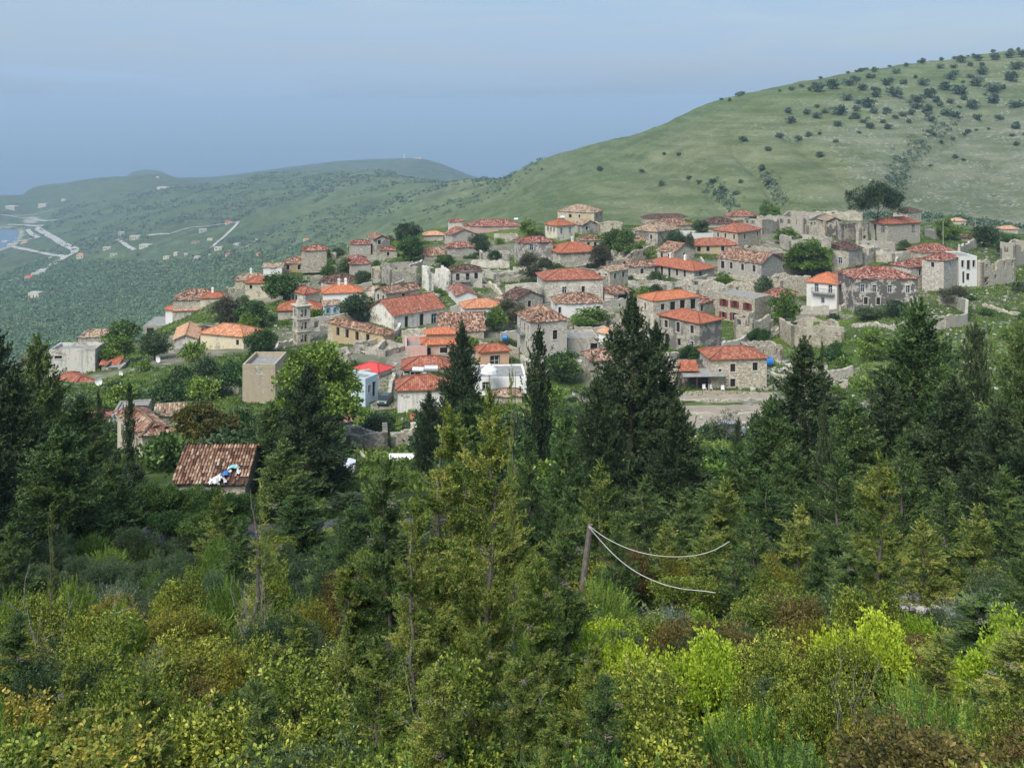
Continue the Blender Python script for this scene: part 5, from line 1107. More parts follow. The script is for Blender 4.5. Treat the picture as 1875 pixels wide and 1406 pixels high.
# ------------------------------------------------------------------ shrubs of the bank
SH = {'mastic': ('evergreen_shrub', 'yellow-green small-leaved bush'), 'ochre': ('evergreen_shrub', 'ochre yellow leafy bush'), 'rusty': ('evergreen_shrub', 'rust-brown tinged bush'), 'limebush': ('evergreen_shrub', 'bright lime green bush'),
      'bluebush': ('evergreen_shrub', 'dull dark green bush'), 'juniper': ('juniper_shrub', 'feathery green juniper bush'), 'broom': ('broom_shrub', 'spiny bush with yellow flowers'), 'sagebush': ('broom_shrub', 'silvery grey-green spiny bush'), 'barebranch': ('bare_shrub', 'pale leafless forked shrub'), 'deadbush': ('dry_bush', 'dry grey leafless twig bush')}
def band(r): return 'at the bottom edge' if r < 8.5 else 'on the near bank' if r < 14 else 'on the middle bank' if r < 24 else 'on the far bank'
def sh(kind, px, top, r, w):
    nm, look = SH[kind]; return bush_px(kind, nm, 'juniper' if kind == 'juniper' else 'bush', look, band(r), px, top, r, w, group='bushes of the foreground bank')
EX = [('broom',275,1075,14.5,210),('broom',350,1120,13.5,130),('sagebush',205,975,24,120),('limebush',1055,1045,18,100),('limebush',1130,1080,17,130),('limebush',1290,1065,17,70),('rusty',1235,1080,15,170),('rusty',1290,1140,12,190),('ochre',1480,1075,14,190),('mastic',1420,1140,12,180),
 ('ochre',1420,1005,26,130),('mastic',1590,1030,17,130),('mastic',1540,1120,12,190),('ochre',1640,1100,13,150),('rusty',1350,1290,7.5,200),('sagebush',1530,1310,7.6,200),('rusty',1250,1375,6.2,220),('rusty',1660,1340,6.6,260),('rusty',1790,1370,6,220),('ochre',1740,1300,7.8,190),
 ('sagebush',1185,1150,13,90),('sagebush',1180,1260,9,110),('deadbush',300,1285,7.8,150),('deadbush',1220,1300,8,150),('juniper',60,1290,5.2,330),('juniper',190,1250,6.5,260),('juniper',0,1180,7.5,260),('juniper',330,1340,5.6,240),('mastic',130,1130,13,220),('mastic',60,1060,18,190),('ochre',60,1040,21,90),('mastic',220,1180,10.5,260),
 ('mastic',430,1140,12.5,220),('ochre',420,1170,11.5,160),('bluebush',560,1180,13,170),('bluebush',470,1230,9,180),('juniper',600,1180,10,150),('juniper',130,1000,23,110),('juniper',20,1010,19,110),('mastic',330,1020,24,150),('juniper',420,1000,24,140),('mastic',500,1010,23,150),('ochre',560,1050,20,110),('sagebush',590,1090,18,130),
 ('deadbush',430,1080,16,150),('juniper',700,1260,8,180),('juniper',1000,1290,7,200),('juniper',870,1340,6,220),('deadbush',640,1300,7.5,170),('mastic',1060,1210,10,150),('juniper',1120,1190,9.5,160),('juniper',1040,1350,6,230),('mastic',1400,1200,9.8,160),('limebush',1340,1230,9.5,90),('limebush',1680,1075,18,60),('limebush',1850,1050,14,90),
 ('bluebush',1700,1080,20,130),('sagebush',1740,1065,24,120),('juniper',1700,1160,13,190),('juniper',1780,1200,10,240),('mastic',1840,1260,8.5,220),('bluebush',600,1000,26,120),('rusty',1150,960,30,120),('rusty',1060,1000,30,90),('ochre',1240,1000,29,110),('rusty',640,1000,22,90),('bluebush',170,1300,7,160),('mastic',560,1330,6.4,230),('limebush',520,1370,5.8,130),
 ('mastic',720,1340,6.4,180),('rusty',330,1200,10,120),('bluebush',380,1330,6.8,150),('bluebush',1290,1010,30,110),('mastic',1500,1200,9.3,170),('ochre',1590,1230,8.8,150),('bluebush',1650,1240,9,140)]
EX += [('limebush',1050,1050,12.4,125),('limebush',1135,1082,12,150),('limebush',1292,1066,11.5,70),('limebush',1600,1030,12.5,70),('limebush',1850,1040,12,80),('juniper',1075,1030,19,100),('rusty',1560,1310,7.2,150),('rusty',1880,1300,7,160),('barebranch',705,1290,9,120),('barebranch',800,1300,8,120),('barebranch',960,1290,8.5,130),('barebranch',1030,1330,7.5,110),('barebranch',470,1090,19,100),('barebranch',1570,1270,9,120),('barebranch',90,1070,17,80),('rusty',1060,1030,20,120),('bluebush',1020,1050,19,110),('juniper',1100,1000,23,110)]
for e in EX: sh(*e)
rf = random.Random(55)
def lim(r): return np.interp(r, [4.5, 6, 8, 11, 14, 18, 24, 32, 45], [1330, 1270, 1215, 1165, 1105, 1055, 1010, 968, 945])
PATH = [(1660,1075),(1720,1095),(1775,1130),(1760,1180)]
r = 4.6
while r < 50:
    px = -420+rf.uniform(0, 60); step = (1.55 if r < 20 else 2.0)/r*F
    while px < 2420:
        rr_ = r*rf.uniform(.93, 1.08); g0 = ground(px, rr_); gy = Y0-g0.z/rr_*F; top = lim(rr_)+rf.uniform(-10, 60)
        if gy-top > 0 and not (1640 < px < 1790 and 18 < rr_ < 40):
            hm = (gy-top)/F*rr_
            hm = min(hm, rf.uniform(1.3, 2.4)); top = gy-hm/rr_*F
            if px < 520: ks = ('mastic', 'juniper', 'juniper', 'bluebush', 'mastic', 'ochre')
            elif px < 1120: ks = ('juniper', 'juniper', 'bluebush', 'mastic', 'juniper', 'mastic')
            else: ks = ('rusty', 'mastic', 'ochre', 'juniper', 'bluebush', 'mastic', 'sagebush')
            if rr_ > 24: ks = ('bluebush', 'juniper', 'bluebush', 'mastic')
            if hm > .5: sh(rf.choice(ks), px, top, rr_, step*rf.uniform(1.15, 1.5))
        px += step*rf.uniform(.8, 1.25)
    r *= 1.17
for px_, top_, r_, w_ in [(200,1010,33,120),(250,1015,34,110),(290,1025,32,100),(150,1000,34,110),(370,1015,33,120),(430,1005,34,110),(330,1000,36,90),(170,955,40,110),(250,962,41,100),(310,985,42,90),(420,975,42,110),(500,968,42,120),(580,972,43,110),(650,960,43,110),(120,950,41,90),(60,950,41,110)]: sh(rf.choice(['bluebush', 'juniper', 'mastic']), px_, top_, r_, w_)
# ------------------------------------------------------------------ trees in and around the village
VT = [('bigtree',590,622,72,160,'large leafy green tree left of centre behind the nearly black conifer'),('autumntree',372,722,95,158,'round olive-brown tree above the old tiled roof'),('lighttree',440,1,0,0,'')]
for k, px, top, base, w, lab in [
 ('bluetree',745,402,452,64,'tall dark tree on the skyline of the village, left of the light orange roof'),('broadtree',752,428,478,60,'green tree below the tall dark skyline tree'),
 ('bluetree',656,533,590,92,'wide dark pine-green tree before the large church-like hall'),('broadtree',1130,414,478,80,'big green tree in the upper centre gap'),('lighttree',1175,440,480,46,'fresh green bush under the dark stone house'),
 ('bluetree',1238,420,462,52,'blue-green round tree right of the dark stone house'),('bluetree',1263,420,470,20,'narrow dark tree beside the blue-green round one'),('bluetree',1284,400,432,40,'round dark tree by the ridge roofs'),
 ('lighttree',1403,366,402,36,'loose green tree on the ridge against the hill'),('lighttree',1420,378,404,34,'smaller green tree right of the loose ridge tree'),('bigtree',1478,438,508,112,'big round green tree behind the white balcony house'),
 ('bluetree',1400,500,552,40,'small dark conical tree beside the red-shuttered house'),('lighttree',1436,528,596,66,'light green tree between the shuttered and the white balcony house'),('lighttree',1735,398,440,58,'yellow-green tree right of the umbrella pine'),
 ('bluetree',1800,408,452,74,'dark bushy tree at the upper right'),('lighttree',1440,415,446,60,'fresh green bush before the tan ruined facade'),('bluetree',1845,430,470,50,'dark tree by the right edge'),('lighttree',968,400,436,44,'green tree at the end of the long pink house'),('bluetree',985,420,450,30,'dark bush left of the pale pink house'),
 ('bluetree',878,424,466,52,'green tree above the red-brown pyramid roof'),('bluetree',905,455,486,30,'dark bush among the upper ruins'),('broadtree',815,464,492,48,'dark bush above the whitewashed ruin'),('lighttree',905,560,606,60,'lime green vines beside the grey tower house'),('lighttree',1078,562,602,92,'yellow-green vine arbour beside the white house'),
 ('broadtree',1030,640,700,80,'bush thicket right of the grey tower house'),('browntree',420,533,604,90,'brownish bare-twigged tree left of the bell tower'),('broadtree',462,548,606,70,'green tree right of the brownish bare one'),('broadtree',520,496,556,96,'dark green tree between the tan house and the patched red roof'),
 ('bluetree',635,468,505,50,'dark tree beside the dark red pyramid roof'),('bluetree',666,492,530,44,'dark bush in front of the ragged ruin wall'),('broadtree',588,452,482,50,'tree in front of the topmost left house'),('lighttree',600,482,506,34,'bright green bush below the topmost left house'),
 ('bluetree',283,598,660,74,'round dark tree below the grey slab roof'),('broadtree',222,582,640,80,'tree behind the far left houses'),('lighttree',210,612,668,84,'loose tree in front of the long brown roof'),('bluetree',235,575,612,50,'small tree above the far left houses'),
 ('bluetree',690,752,808,96,'dull green tree below the stone lane'),('broadtree',480,598,655,70,'tree left of the bell tower foot'),('lighttree',455,570,612,50,'light bush beside the long cream house'),('bluetree',1640,545,580,56,'green thicket inside the curved wall'),('lighttree',1600,600,660,80,'green bush on the right slope'),
 ('browntree',1100,440,500,60,'grey bare tree in the upper centre'),('browntree',975,455,520,70,'bare tree left of the smooth red roof'),('browntree',935,540,600,70,'bare bushes left of the grey tower house'),('graytree',1330,738,812,92,'thin bare tree on the dirt square'),
 ('bluetree',1180,620,670,70,'dark bush in front of the dark plastered house'),('broadtree',1265,630,672,60,'dark green bush at the corner of the dark plastered house'),('bluetree',1655,435,470,32,'dark tree in front of the square grey house'),('broadtree',1640,478,510,70,'bushes above the mansion roof'),('lighttree',1325,498,530,46,'yellow flowering bush by the red-shuttered house'),
 ('broadtree',1390,598,640,50,'dark ivy bush on the rubble slope'),('lighttree',700,560,590,30,'small tree by the hall'),('browntree',1625,485,520,50,'brown bush behind the mansion'),('browntree',1745,520,560,70,'dry brown thicket under the white porch house'),('bluetree',1590,560,585,70,'low bush line before the mansion')]:
    b = hit(px, base, 60, 700)
    if b is None: continue
    h = (base-top)/F*b.y; FOOT.append((b.x, b.y, w/F*b.y*.25)); b.z -= h*.06; plant(k, 'leafy_tree', 'tree', lab, '', b, h*1.12, w/F*b.y*1.05, label=lab)
plant_px('bigtree', 'leafy_tree', 'tree', '', '', 582, 610, 95, 245, label='large leafy green tree left of centre, behind the nearly black conifer')
plant_px('autumntree', 'leafy_tree', 'tree', '', '', 372, 722, 92, 155, label='round olive-brown tree above the old tiled roof')
plant_px('umbrella_pine', 'umbrella_pine', 'pine', '', '', 1604, 340, 262, 96, rz=.3, label='umbrella pine with flat dark crown above the right-hand ruins')
for px, top, r, w in [(282,868,46,120),(335,878,47,130),(392,880,46,120),(240,905,50,100),(440,890,47,110),(310,925,44,110),(365,930,43,110),(420,935,43,100)]: plant_px('parktree', 'garden_tree', 'tree', 'fresh green garden tree', 'below the old tiled roof', px, top, r, w, group='green trees at the roadside')
# more shells and cottages packed between the named houses
def free(x, y, pad=.6): return all((x-a)**2+(y-b)**2 > (c+pad)**2 for a, b, c in FOOT)
rq = random.Random(17); made = 0
for i in range(1600):
    px = rq.uniform(560, 1850); r = rq.uniform(148, 268); x = (px-CX)/F*r
    if (px > 1560 and r < 214) or (px > 1395 and r < 203) or (px < 620 and r > 215) or not free(x, r+2.3, 2.1) or abs(x-SQX)+abs(r-SQY) < 16: continue
    g0 = ground(px, r); gy = Y0-g0.z/r*F; s_ = F/r; ru = rq.random() < .6; hm = rq.uniform(2.2, 4.6) if not ru else rq.uniform(2.0, 5.0); wm = rq.uniform(5.5, 9); dm = rq.uniform(4, 5.5); a_ = rq.uniform(8, 60)
    win = rows(rq.choice([1, 2, 3]), 0, .6, .8, 1.2, '') if rq.random() < .8 else ''
    bx = (px-12, px+wm*s_*.9, gy-hm*s_-14, gy); ov = 0
    for q in PXBOX:
        ix = min(bx[1], q[1])-max(bx[0], q[0]); iy = min(bx[3], q[3])-max(bx[2], q[2])
        if ix > 0 and iy > 0: ov = max(ov, ix*iy/((q[1]-q[0])*(q[3]-q[2])))
    if ov > .17: continue
    h_ = house('', px, gy-hm*s_, hm*s_, 9, 20, a_, 'ruin' if ru else rq.choice(['hip', 'gableR', 'hip', 'gableL']), rq.choice(['palestone', 'ashlar', 'stone', 'grey', 'palestone']) if ru else rq.choice(['stone', 'cream', 'grey', 'ashlar', 'palestone']), rq.choice(['old', 'oldred', 'oldpale', 'old', 'olddark']), wr=win, wl=rows(2, 0, .6, .7, 1.1), W=wm, D=dm*.68 if False else min(dm, wm*.7), r=r, name='ruined_house' if ru else 'stone_cottage')
    h_['category'] = 'ruin' if ru else 'house'; h_['group'] = 'roofless shells of the village' if ru else 'small old cottages of the village'
    REC.append((h_, 'roofless shell of rough pale stone' if ru else 'small old cottage with worn tiles', ('in the lower village' if r < 185 else 'in the upper village'), g0)); made += 1
    if made > 46: break
print('extra houses', made)
# thickets filling gardens, slopes and ruins
rt = random.Random(91)
def free(x, y, pad=.6): return all((x-a)**2+(y-b)**2 > (c+pad)**2 for a, b, c in FOOT)
LANES = [[(712,748),(700,700),(722,668),(760,628),(800,605)]]
lane = [hit(*p) for p in LANES[0]]; SQ = hit(1330, 770)
n = 0
def thick(px, r, w, h, kind='thicket'):
    p = ground(px, r); p.z -= .15
    yy = Y0-p.z/r*F
    where = ('left' if px < 520 else 'middle' if px < 1150 else 'right')
    cz = 'below the village houses' if r < 125 else 'in the lower gardens' if r < 170 else 'among the upper houses' if r < 245 else 'behind the village ridge'
    plant(kind, 'garden_bush', 'bush', 'low green garden bush', cz, p, h, w, group='garden bushes of the village')
for i in range(1500):
    px = rt.uniform(-60, 1930); r = rt.uniform(100, 300); 
    left_edge = np.interp(px, [0, 250, 450, 560, 700, 1100, 1500, 1900], [150, 185, 225, 285, 300, 310, 310, 300])
    if r > left_edge: continue
    x = (px-CX)/F*r
    if not free(x, r, .9): continue
    if any(math.hypot(x-q.x, r-q.y) < 5 for q in lane) or (abs(x-SQ.x) < 12 and abs(r-SQ.y-4) < 16): continue
    dens = fbm(np.array([x/22]), np.array([r/22]), 77, 3)[0]
    if px > 1560 and r < 215:
        if rt.random() < .62: continue
    elif 200 < px < 450 and r < 165: pass
    elif dens < -.12: continue
    w = rt.uniform(2.0, 5.2)*(1.35 if px < 450 else 1); thick(px, r, w, w*rt.uniform(.4, .7)); FOOT.append((x, r, w*.32)); n += 1
    if n > 270: break
for i in range(60):          # between the conifers and the village
    px = rt.uniform(-60, 1930); r = rt.uniform(60, 104)
    if not free((px-CX)/F*r, r, 1.5) or (290 < px < 480 and r < 72) or (1225 < px < 1430 and r > 80) or (590 < px < 780 and r > 70): continue
    thick(px, r, rt.uniform(4, 7), rt.uniform(2.2, 4.2))
# ------------------------------------------------------------------ oaks of the big hill
pts = [(1098,310,20),(1175,313,16),(1212,336,20),(1262,326,16),(1280,333,16),(1304,332,20),(1322,346,28),(1348,353,18),(1357,332,14),(1395,308,22),(1408,332,28),(1242,283,14),(1216,282,12),(1362,255,22),(1405,273,18),(1428,249,20),(1463,253,20),(1481,246,18),(1501,283,24),(1530,258,14),(1540,236,0),
 (1448,220,30),(1478,205,24),(1495,212,22),(1428,166,10),(1450,163,16),(1468,157,14),(1320,182,10),(1336,183,12),(1352,173,18),(1360,171,14),(1443,203,20),(1510,203,20),(1537,202,44),(1566,212,26),(1534,226,26),(1602,204,20),(1620,207,14),(1640,214,16),(1676,194,26),(1664,222,16),(1705,218,22),(1626,232,20),(1741,186,18),(1700,240,14),(1745,254,14),(1749,287,16),(1764,292,12),(1772,241,18),(1723,260,14),
 (1704,303,12),(1861,263,16),(1810,236,10),(1788,238,10),(1500,160,40),(1524,155,40),(1555,150,34),(1602,128,18),(1590,140,16),(1640,131,20),(1660,119,14),(1690,113,20),(1708,106,16),(1746,122,16),(1820,104,30),(1850,100,30),(1872,98,30),(1760,108,30),(1790,106,26),(1721,122,18),(1590,188,40),(1605,172,30),(1640,168,46),(1622,150,30),(1580,160,28),(1550,178,30),(1702,170,40),(1730,158,36),(1680,180,36),(1760,165,40),(1790,150,40),(1820,160,44),(1850,140,40),(1700,200,36),(1730,205,30),(1750,210,30),(1820,180,40),(1860,190,36),(1780,190,36),(1860,230,30),(1830,215,26),(1790,215,26),(1715,183,22),(1690,150,30),(1740,140,30),(1800,130,34),(1860,120,34),(1655,150,24)]
rh = random.Random(12); done = 0
for (px, py, w) in pts+[(rh.uniform(1560, 1900), rh.uniform(112, 232), rh.uniform(12, 22)) for _ in range(36)]+[(rh.uniform(1440, 1900), rh.uniform(120, 260), rh.uniform(9, 15)) for _ in range(22)]+[(rh.uniform(1490,1875), 0, rh.uniform(7,14)) for _ in range(22)]:
    if py == 0:   # along the crest
        rr0 = np.linspace(650, 960, 200); zz = lookup(GZ, np.full(200, px), rr0); kx = np.argmax(zz/rr0); b = ground(px, float(rr0[kx])-rh.uniform(0, 12))
    else: b = hit(px, py+w*.22, 300, 1100)
    if b is None or w == 0: continue
    W = w*(.82 if w > 22 else .95)/F*b.y; b.z -= .3
    cz = 'on the crest of the hill' if py < 125 else 'high on the hill' if py < 200 else 'on the middle of the hill' if py < 280 else 'low on the hill'
    plant('hill_oak', 'hill_tree', 'tree', 'small dark rounded tree', cz, b, W*.62, W, group='scattered trees on the grassy hill')
# ravine and gully scrub, one mass
parts = []; g = np.random.default_rng(401)
for pts_, wd, cnt in (([(1642,365),(1640,330),(1655,290),(1700,250),(1760,215)], 5, 250), ([(1345,384),(1318,360),(1295,338)], 4, 80), ([(1436,378),(1418,342),(1400,318)], 3, 60), ([(1500,398),(1560,396),(1700,398),(1875,420)], 12, 500)):
    w_ = [hit(*p, 320, 1100) for p in pts_]; w_ = [p for p in w_ if p]
    for i in range(cnt):
        k = g.integers(0, len(w_)-1); p = w_[k].lerp(w_[k+1], g.random()); x = p.x+g.normal()*wd*.5; y = p.y+g.normal()*wd*.5; z = gz(x, y); m = 14; s = g.uniform(.8, 1.9)
        C = np.array([x, y, z+s*.4])+g.normal(size=(m, 3))*np.array([s, s, s*.55])*.5; V, Fc = leafquads(C, g.normal(size=(m, 3)), .9, .7, g); parts.append((V, Fc, g.random(m)*.7))
V, Fc, T = joinm(parts); tag(place(np_mesh('ravine_scrub', V, Fc, 'oakfar', T), 'ravine_scrub'), 'dark scrub filling the ravine of the hill', 'scrub', kind='stuff')
# low scrub of the hillsides
g = np.random.default_rng(405); parts = []
ra = np.sqrt(g.uniform(330**2, 2700**2, 17000)); pa = g.uniform(-80, 1950, 17000); za = lookup(GZ, pa, ra); da_ = fbm((pa-CX)/F*ra/90, ra/140, 88, 4)
for px, r, z, dn in zip(pa, ra, za, da_):
    if z < -290 or (px > 1000 and r > 1000): continue
    if px < 1000:
        if dn < -.05: continue
    elif dn < .12 or g.random() < .55: continue
    m = 8; s = g.uniform(.7, 1.5)*(1+r/900) if px < 1000 else g.uniform(.3, .8); x = (px-CX)/F*r
    C = np.array([x, r, z+s*.25])+g.normal(size=(m, 3))*np.array([s, s, s*.3])*.7; V, Fc = leafquads(C, g.normal(size=(m, 3)), s*.9, s*.7, g); parts.append((V, Fc, g.random(m)*.8))
V, Fc, T = joinm(parts); tag(place(np_mesh('hillside_scrub', V, Fc, 'oakfar', T), 'hillside_scrub'), 'low dark scrub dotting the hillsides', 'scrub', kind='stuff')
# grass and stones of the village ground
parts = []
ra = g.uniform(52, 300, 62000); pa = g.uniform(-80, 1950, 62000); xa = (pa-CX)/F*ra; qa = fbm(xa/14, ra/14, 31, 4); kp = ((qa > -.12) | (pa > 1600)) & ~((np.abs(xa-SQX) < 12) & (np.abs(ra-SQY-5) < 15))
X = xa[kp]; RRR = ra[kp]; Z = lookup(GZ, pa[kp], RRR)
C = np.stack([X, RRR, Z+.12], -1); n_ = len(C); C = np.repeat(C, 3, 0)+g.normal(size=(n_*3, 3))*np.array([.3, .3, .06]); V, Fc = leafquads(C, g.normal(size=(n_*3, 3))*.5+np.array([0, 0, .8]), .5*g.uniform(.5, 1.2, n_*3), .22, g)
tt = np.clip(.5+.9*fbm(C[:, 0]/9, C[:, 1]/9, 61, 3)+g.normal(size=n_*3)*.15, 0, 1); tag(place(np_mesh('grass', V, Fc, 'grass', tt), 'grass'), 'long grass and weeds of the village slopes', 'grass', kind='stuff')
parts = []
def stones(n, pxa, pxb, ra, rb, s0, s1, fil=None):
    r_ = g.uniform(ra, rb, n); p_ = g.uniform(pxa, pxb, n); x_ = (p_-CX)/F*r_; f_ = fbm(x_/14, r_/14, 31, 4); z_ = lookup(GZ, p_, r_)
    for r, px, x, ff, z in zip(r_, p_, x_, f_, z_):
        if fil is not None and ff > fil: continue
        s = g.uniform(s0, s1)*g.random()**.5+.05; c = np.array([x, r, z+s*.2])
        cube = np.array([(a, b, d) for d in (-1, 1) for b in (-1, 1) for a in (-1, 1)])*np.array([s, s*.8, s*.6])*.5*g.uniform(.6, 1.2, (8, 3)); an = g.random()*6; cube = cube@np.array([[math.cos(an), -math.sin(an), 0], [math.sin(an), math.cos(an), 0], [0, 0, 1]])
        parts.append((cube+c, np.array([(0,2,3,1),(4,5,7,6),(0,1,5,4),(2,6,7,3),(0,4,6,2),(1,3,7,5)]), np.full(6, g.random())))
stones(5200, 450, 1850, 120, 290, .2, .65, -.02); stones(700, 1560, 1900, 110, 230, .15, .7, None); stones(700, 1640, 1790, 27, 37, .08, .3, None); stones(500, 1240, 1420, 108, 132, .15, .45, None); stones(500, 1130, 1240, 185, 200, .2, .6); stones(350, 1350, 1440, 148, 172, .3, .8)
V, Fc, T = joinm(parts); kk_ = N('stone_loose'); kk_.col(kk_.ramp(kk_.attr('tint'), [(0, (.16,.15,.13)), (.5, (.36,.34,.30)), (1, (.55,.52,.46))])); kk_.rough(.95, .1); MAT['stone_loose'] = kk_.m
tag(place(np_mesh('rubble', V, Fc, 'stone_loose', T), 'rubble'), 'loose pale stones scattered between the ruins', 'rubble', kind='stuff')
# olive groves of the valley, one far-off mass
g = np.random.default_rng(403); parts = []; cnt = 0
xs = []; 
ra = np.sqrt(g.uniform(430**2, 1900**2, 30000)); pa = g.uniform(-60, 700, 30000); za = lookup(GZ, pa, ra); ya = np.interp(pa, [0, 70, 138, 200, 300, 400, 500, 640], [505, 478, 478, 476, 478, 468, 458, 450])
for r, px, z, yl in zip(ra, pa, za, ya):
    py = Y0-z/r*F
    if py < yl or py > 700: continue
    if py < yl+25 and g.random() < .5: continue
    xs.append(((px-CX)/F*r, r, z))
    if len(xs) > 9000: break
for x, y, z in xs:
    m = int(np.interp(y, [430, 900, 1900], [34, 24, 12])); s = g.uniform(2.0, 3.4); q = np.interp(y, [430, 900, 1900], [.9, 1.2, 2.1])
    d = unit(g.normal(size=(m, 3))); d[:, 2] = np.abs(d[:, 2]); C = np.array([x, y, z+s*.4])+d*np.array([s, s, s*.8])*(.6+.4*g.random((m, 1))); V, Fc = leafquads(C, np.cross(d, g.normal(size=(m, 3))), q*1.3, q, g); parts.append((V, Fc, np.clip(g.random()*.5+.5*d[:, 2]*g.random(m)+.1, 0, 1)))  # leaf tint rises towards the crown top: overhead light put into the colour
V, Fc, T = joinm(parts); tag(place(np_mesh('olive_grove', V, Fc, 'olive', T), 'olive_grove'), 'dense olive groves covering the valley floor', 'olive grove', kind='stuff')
print('olives', len(xs), 'bushes', n)
# ------------------------------------------------------------------ bell tower
b0 = hit(545, 634); r0 = b0.y; px2m = r0/F
zt = [-(p-Y0)/F*r0-b0.z for p in (562, 585, 608, 634)]; Wt = 2.35; a = R_(33)
root = thing('bell_tower', 'pale stone bell tower with three tiers of arched openings and white dome', 'bell tower', b0, a); FOOT.append((b0.x, b0.y+1.5, 2))
b = MB(); b.box(.02, Wt-.02, .02, Wt-.02, -4, .2); b.build('base', 'w_ashlar', root)
for k in range(3):
    z0_, z1_ = (zt[k+1] if k < 2 else .2), zt[k]-.14; b = MB(); ins = .0
    ops = [(Wt*u-.24, Wt*u+.24, z0_+.35, z1_-.45) for u in (.36, .64)]
    for P in (lambda x,z,d: (x, d, z), lambda x,z,d: (d, Wt-x, z), lambda x,z,d: (Wt-x, Wt-d, z), lambda x,z,d: (Wt-d, x, z)): face(b, 0, Wt, z0_, z1_, ops, P, .4)
    for u in (.36, .64):       # arch heads
        for an in range(5):
            for P in (lambda x,z,d: (x, d, z), lambda x,z,d: (d, Wt-x, z)):
                x = Wt*u+(-.24+.48*(an+.5)/5); hh = .24*(1-math.sqrt(max(0, 1-((an+.5)/2.5-1)**2))); b.quad(P(x-.048, z1_-.45-hh, .01), P(x+.048, z1_-.45-hh, .01), P(x+.048, z1_-.45, .01), P(x-.048, z1_-.45, .01))
    t = b.build('tier', 'w_ashlar', root); c = MB(); c.box(-.14, Wt+.14, -.14, Wt+.14, z1_+.002, z1_+.14); c.build('cornice', 'w_palestone', t)
b = MB(); b.box(-.3, Wt+.3, -.3, Wt+.3, zt[0]+.002, zt[0]+.14); b.lathe([(1.02, zt[0]+.14), (.98, zt[0]+.5), (.84, zt[0]+.95), (.6, zt[0]+1.35), (.3, zt[0]+1.6), (.08, zt[0]+1.7), (0, zt[0]+1.74)], 18, Wt/2, Wt/2); b.build('dome', 'w_cream', root, smooth=False)
b = MB(); b.lathe([(0, zt[0]-.5), (.12, zt[0]-.52), (.18, zt[0]-.8), (.28, zt[0]-1.0)], 10, Wt/2, Wt/2); b.build('bell', 'metal', root)
# ------------------------------------------------------------------ near shed with real barrel tiles
def point(px, py, r): return Vector(((px-CX)/F*r, r, -(py-Y0)/F*r))
A, B = point(312, 888, 60), point(452, 888, 60); D_, C_ = point(316, 816, 62.6), point(452, 816, 62.6); A.x -= 0
gzz = ground(380, 61); root = thing('stone_shed', 'near shed with old barrel-tiled roof at lower left, plastic heap on it', 'shed', (A.x, 60, gzz.z)); o_ = Vector((A.x, 60, gzz.z)); A -= o_; B -= o_; C_ -= o_; D_ -= o_
FOOT.append((o_.x+2.3, 62, 4)); b = MB(); Lx = B.x-A.x; Dy = 5.2
b.quad((.15,.2,-2),(Lx-.15,.2,-2),(Lx-.15,.2,A.z-.05),(.15,.2,A.z-.05)); b.quad((.15,Dy-.2,-2),(Lx-.15,Dy-.2,-2),(Lx-.15,Dy-.2,A.z-.05),(.15,Dy-.2,A.z-.05))
for x in (.15, Lx-.15): b.quad((x,.2,-2),(x,Dy-.2,-2),(x,Dy-.2,A.z-.05),(x,.2,A.z-.05)); b.tri((x,.2,A.z-.05),(x,Dy-.2,A.z-.05),(x,2.6,C_.z-.1))
b.build('wall', 'w_stone', root)
parts = []; g = np.random.default_rng(77); nu, nv = 25, 11
sl = np.array([0, C_.y-A.y, C_.z-A.z]); Ls = np.linalg.norm(sl); sd = sl/Ls; nn = np.cross([1, 0, 0], sd)
def tile(o, sd, nn, L, rad, up, tint):
    k = 5; V = []
    for e, rr_ in ((0, rad*1.08), (1, rad*.9)):
        for i in range(k+1):
            an = PI*i/k; V.append(o+sd*L*e+np.array([-math.cos(an)*rr_, 0, 0])+nn*(up*math.sin(an)*rr_+(.02 if e == 0 else 0)))
    V = np.array(V); return V, np.array([(i, i+1, k+2+i, k+1+i) for i in range(k)]), np.full(k, tint)
for side in (0, 1):
    s_ = sd if side == 0 else sd*np.array([1, -1, 1]); org = np.array([0, A.y, A.z]) if side == 0 else np.array([0, Dy, A.z]); n2 = np.cross([1, 0, 0], s_)*(1 if side == 0 else -1)
    for i in range(nu):
        for j in range(nv):
            if side == 0 and i > 15 and j < 3+2*math.sin(i) and g.random() < .75: continue
            x = (i+.5)/nu*Lx+g.normal()*.008; L = Ls/nv*1.18; o = org+s_*(j/nv*Ls+g.normal()*.012)+np.array([x, 0, 0])+n2*(.03+g.random()*.015)
            parts.append(tile(o, s_, n2, L, Lx/nu*.42, .8, np.clip(g.normal()*.26+.5, 0, 1)))
    parts.append((np.array([org+[0,0,0], org+[Lx,0,0], org+s_*Ls+[Lx,0,0], org+s_*Ls]), np.array([(0,1,2,3)]), np.array([.0])))
for i in range(14): parts.append(tile(np.array([i/14*Lx, A.y+sl[1], C_.z+.02]), np.array([1., 0, 0]), np.array([0, 0, 1.]), Lx/14*1.1, .10, 1., g.random()))
V, Fc, T = joinm([(v, f, t) for v, f, t in parts]); k = N('near_tiles'); nz_ = k.noise(k.tc(), 9, 4); k.col(k.mix(k.rng(nz_, .45, .7, 0, .6), k.ramp(k.attr('tint'), [(0, (.07,.045,.035)), (.35, (.22,.11,.07)), (.65, (.42,.25,.16)), (1, (.62,.47,.34))]), (.09,.07,.055))); k.rough(.9, .15); MAT['near_tiles'] = k.m
ro = place(np_mesh('roof', V, Fc, 'near_tiles', T), 'roof', root)
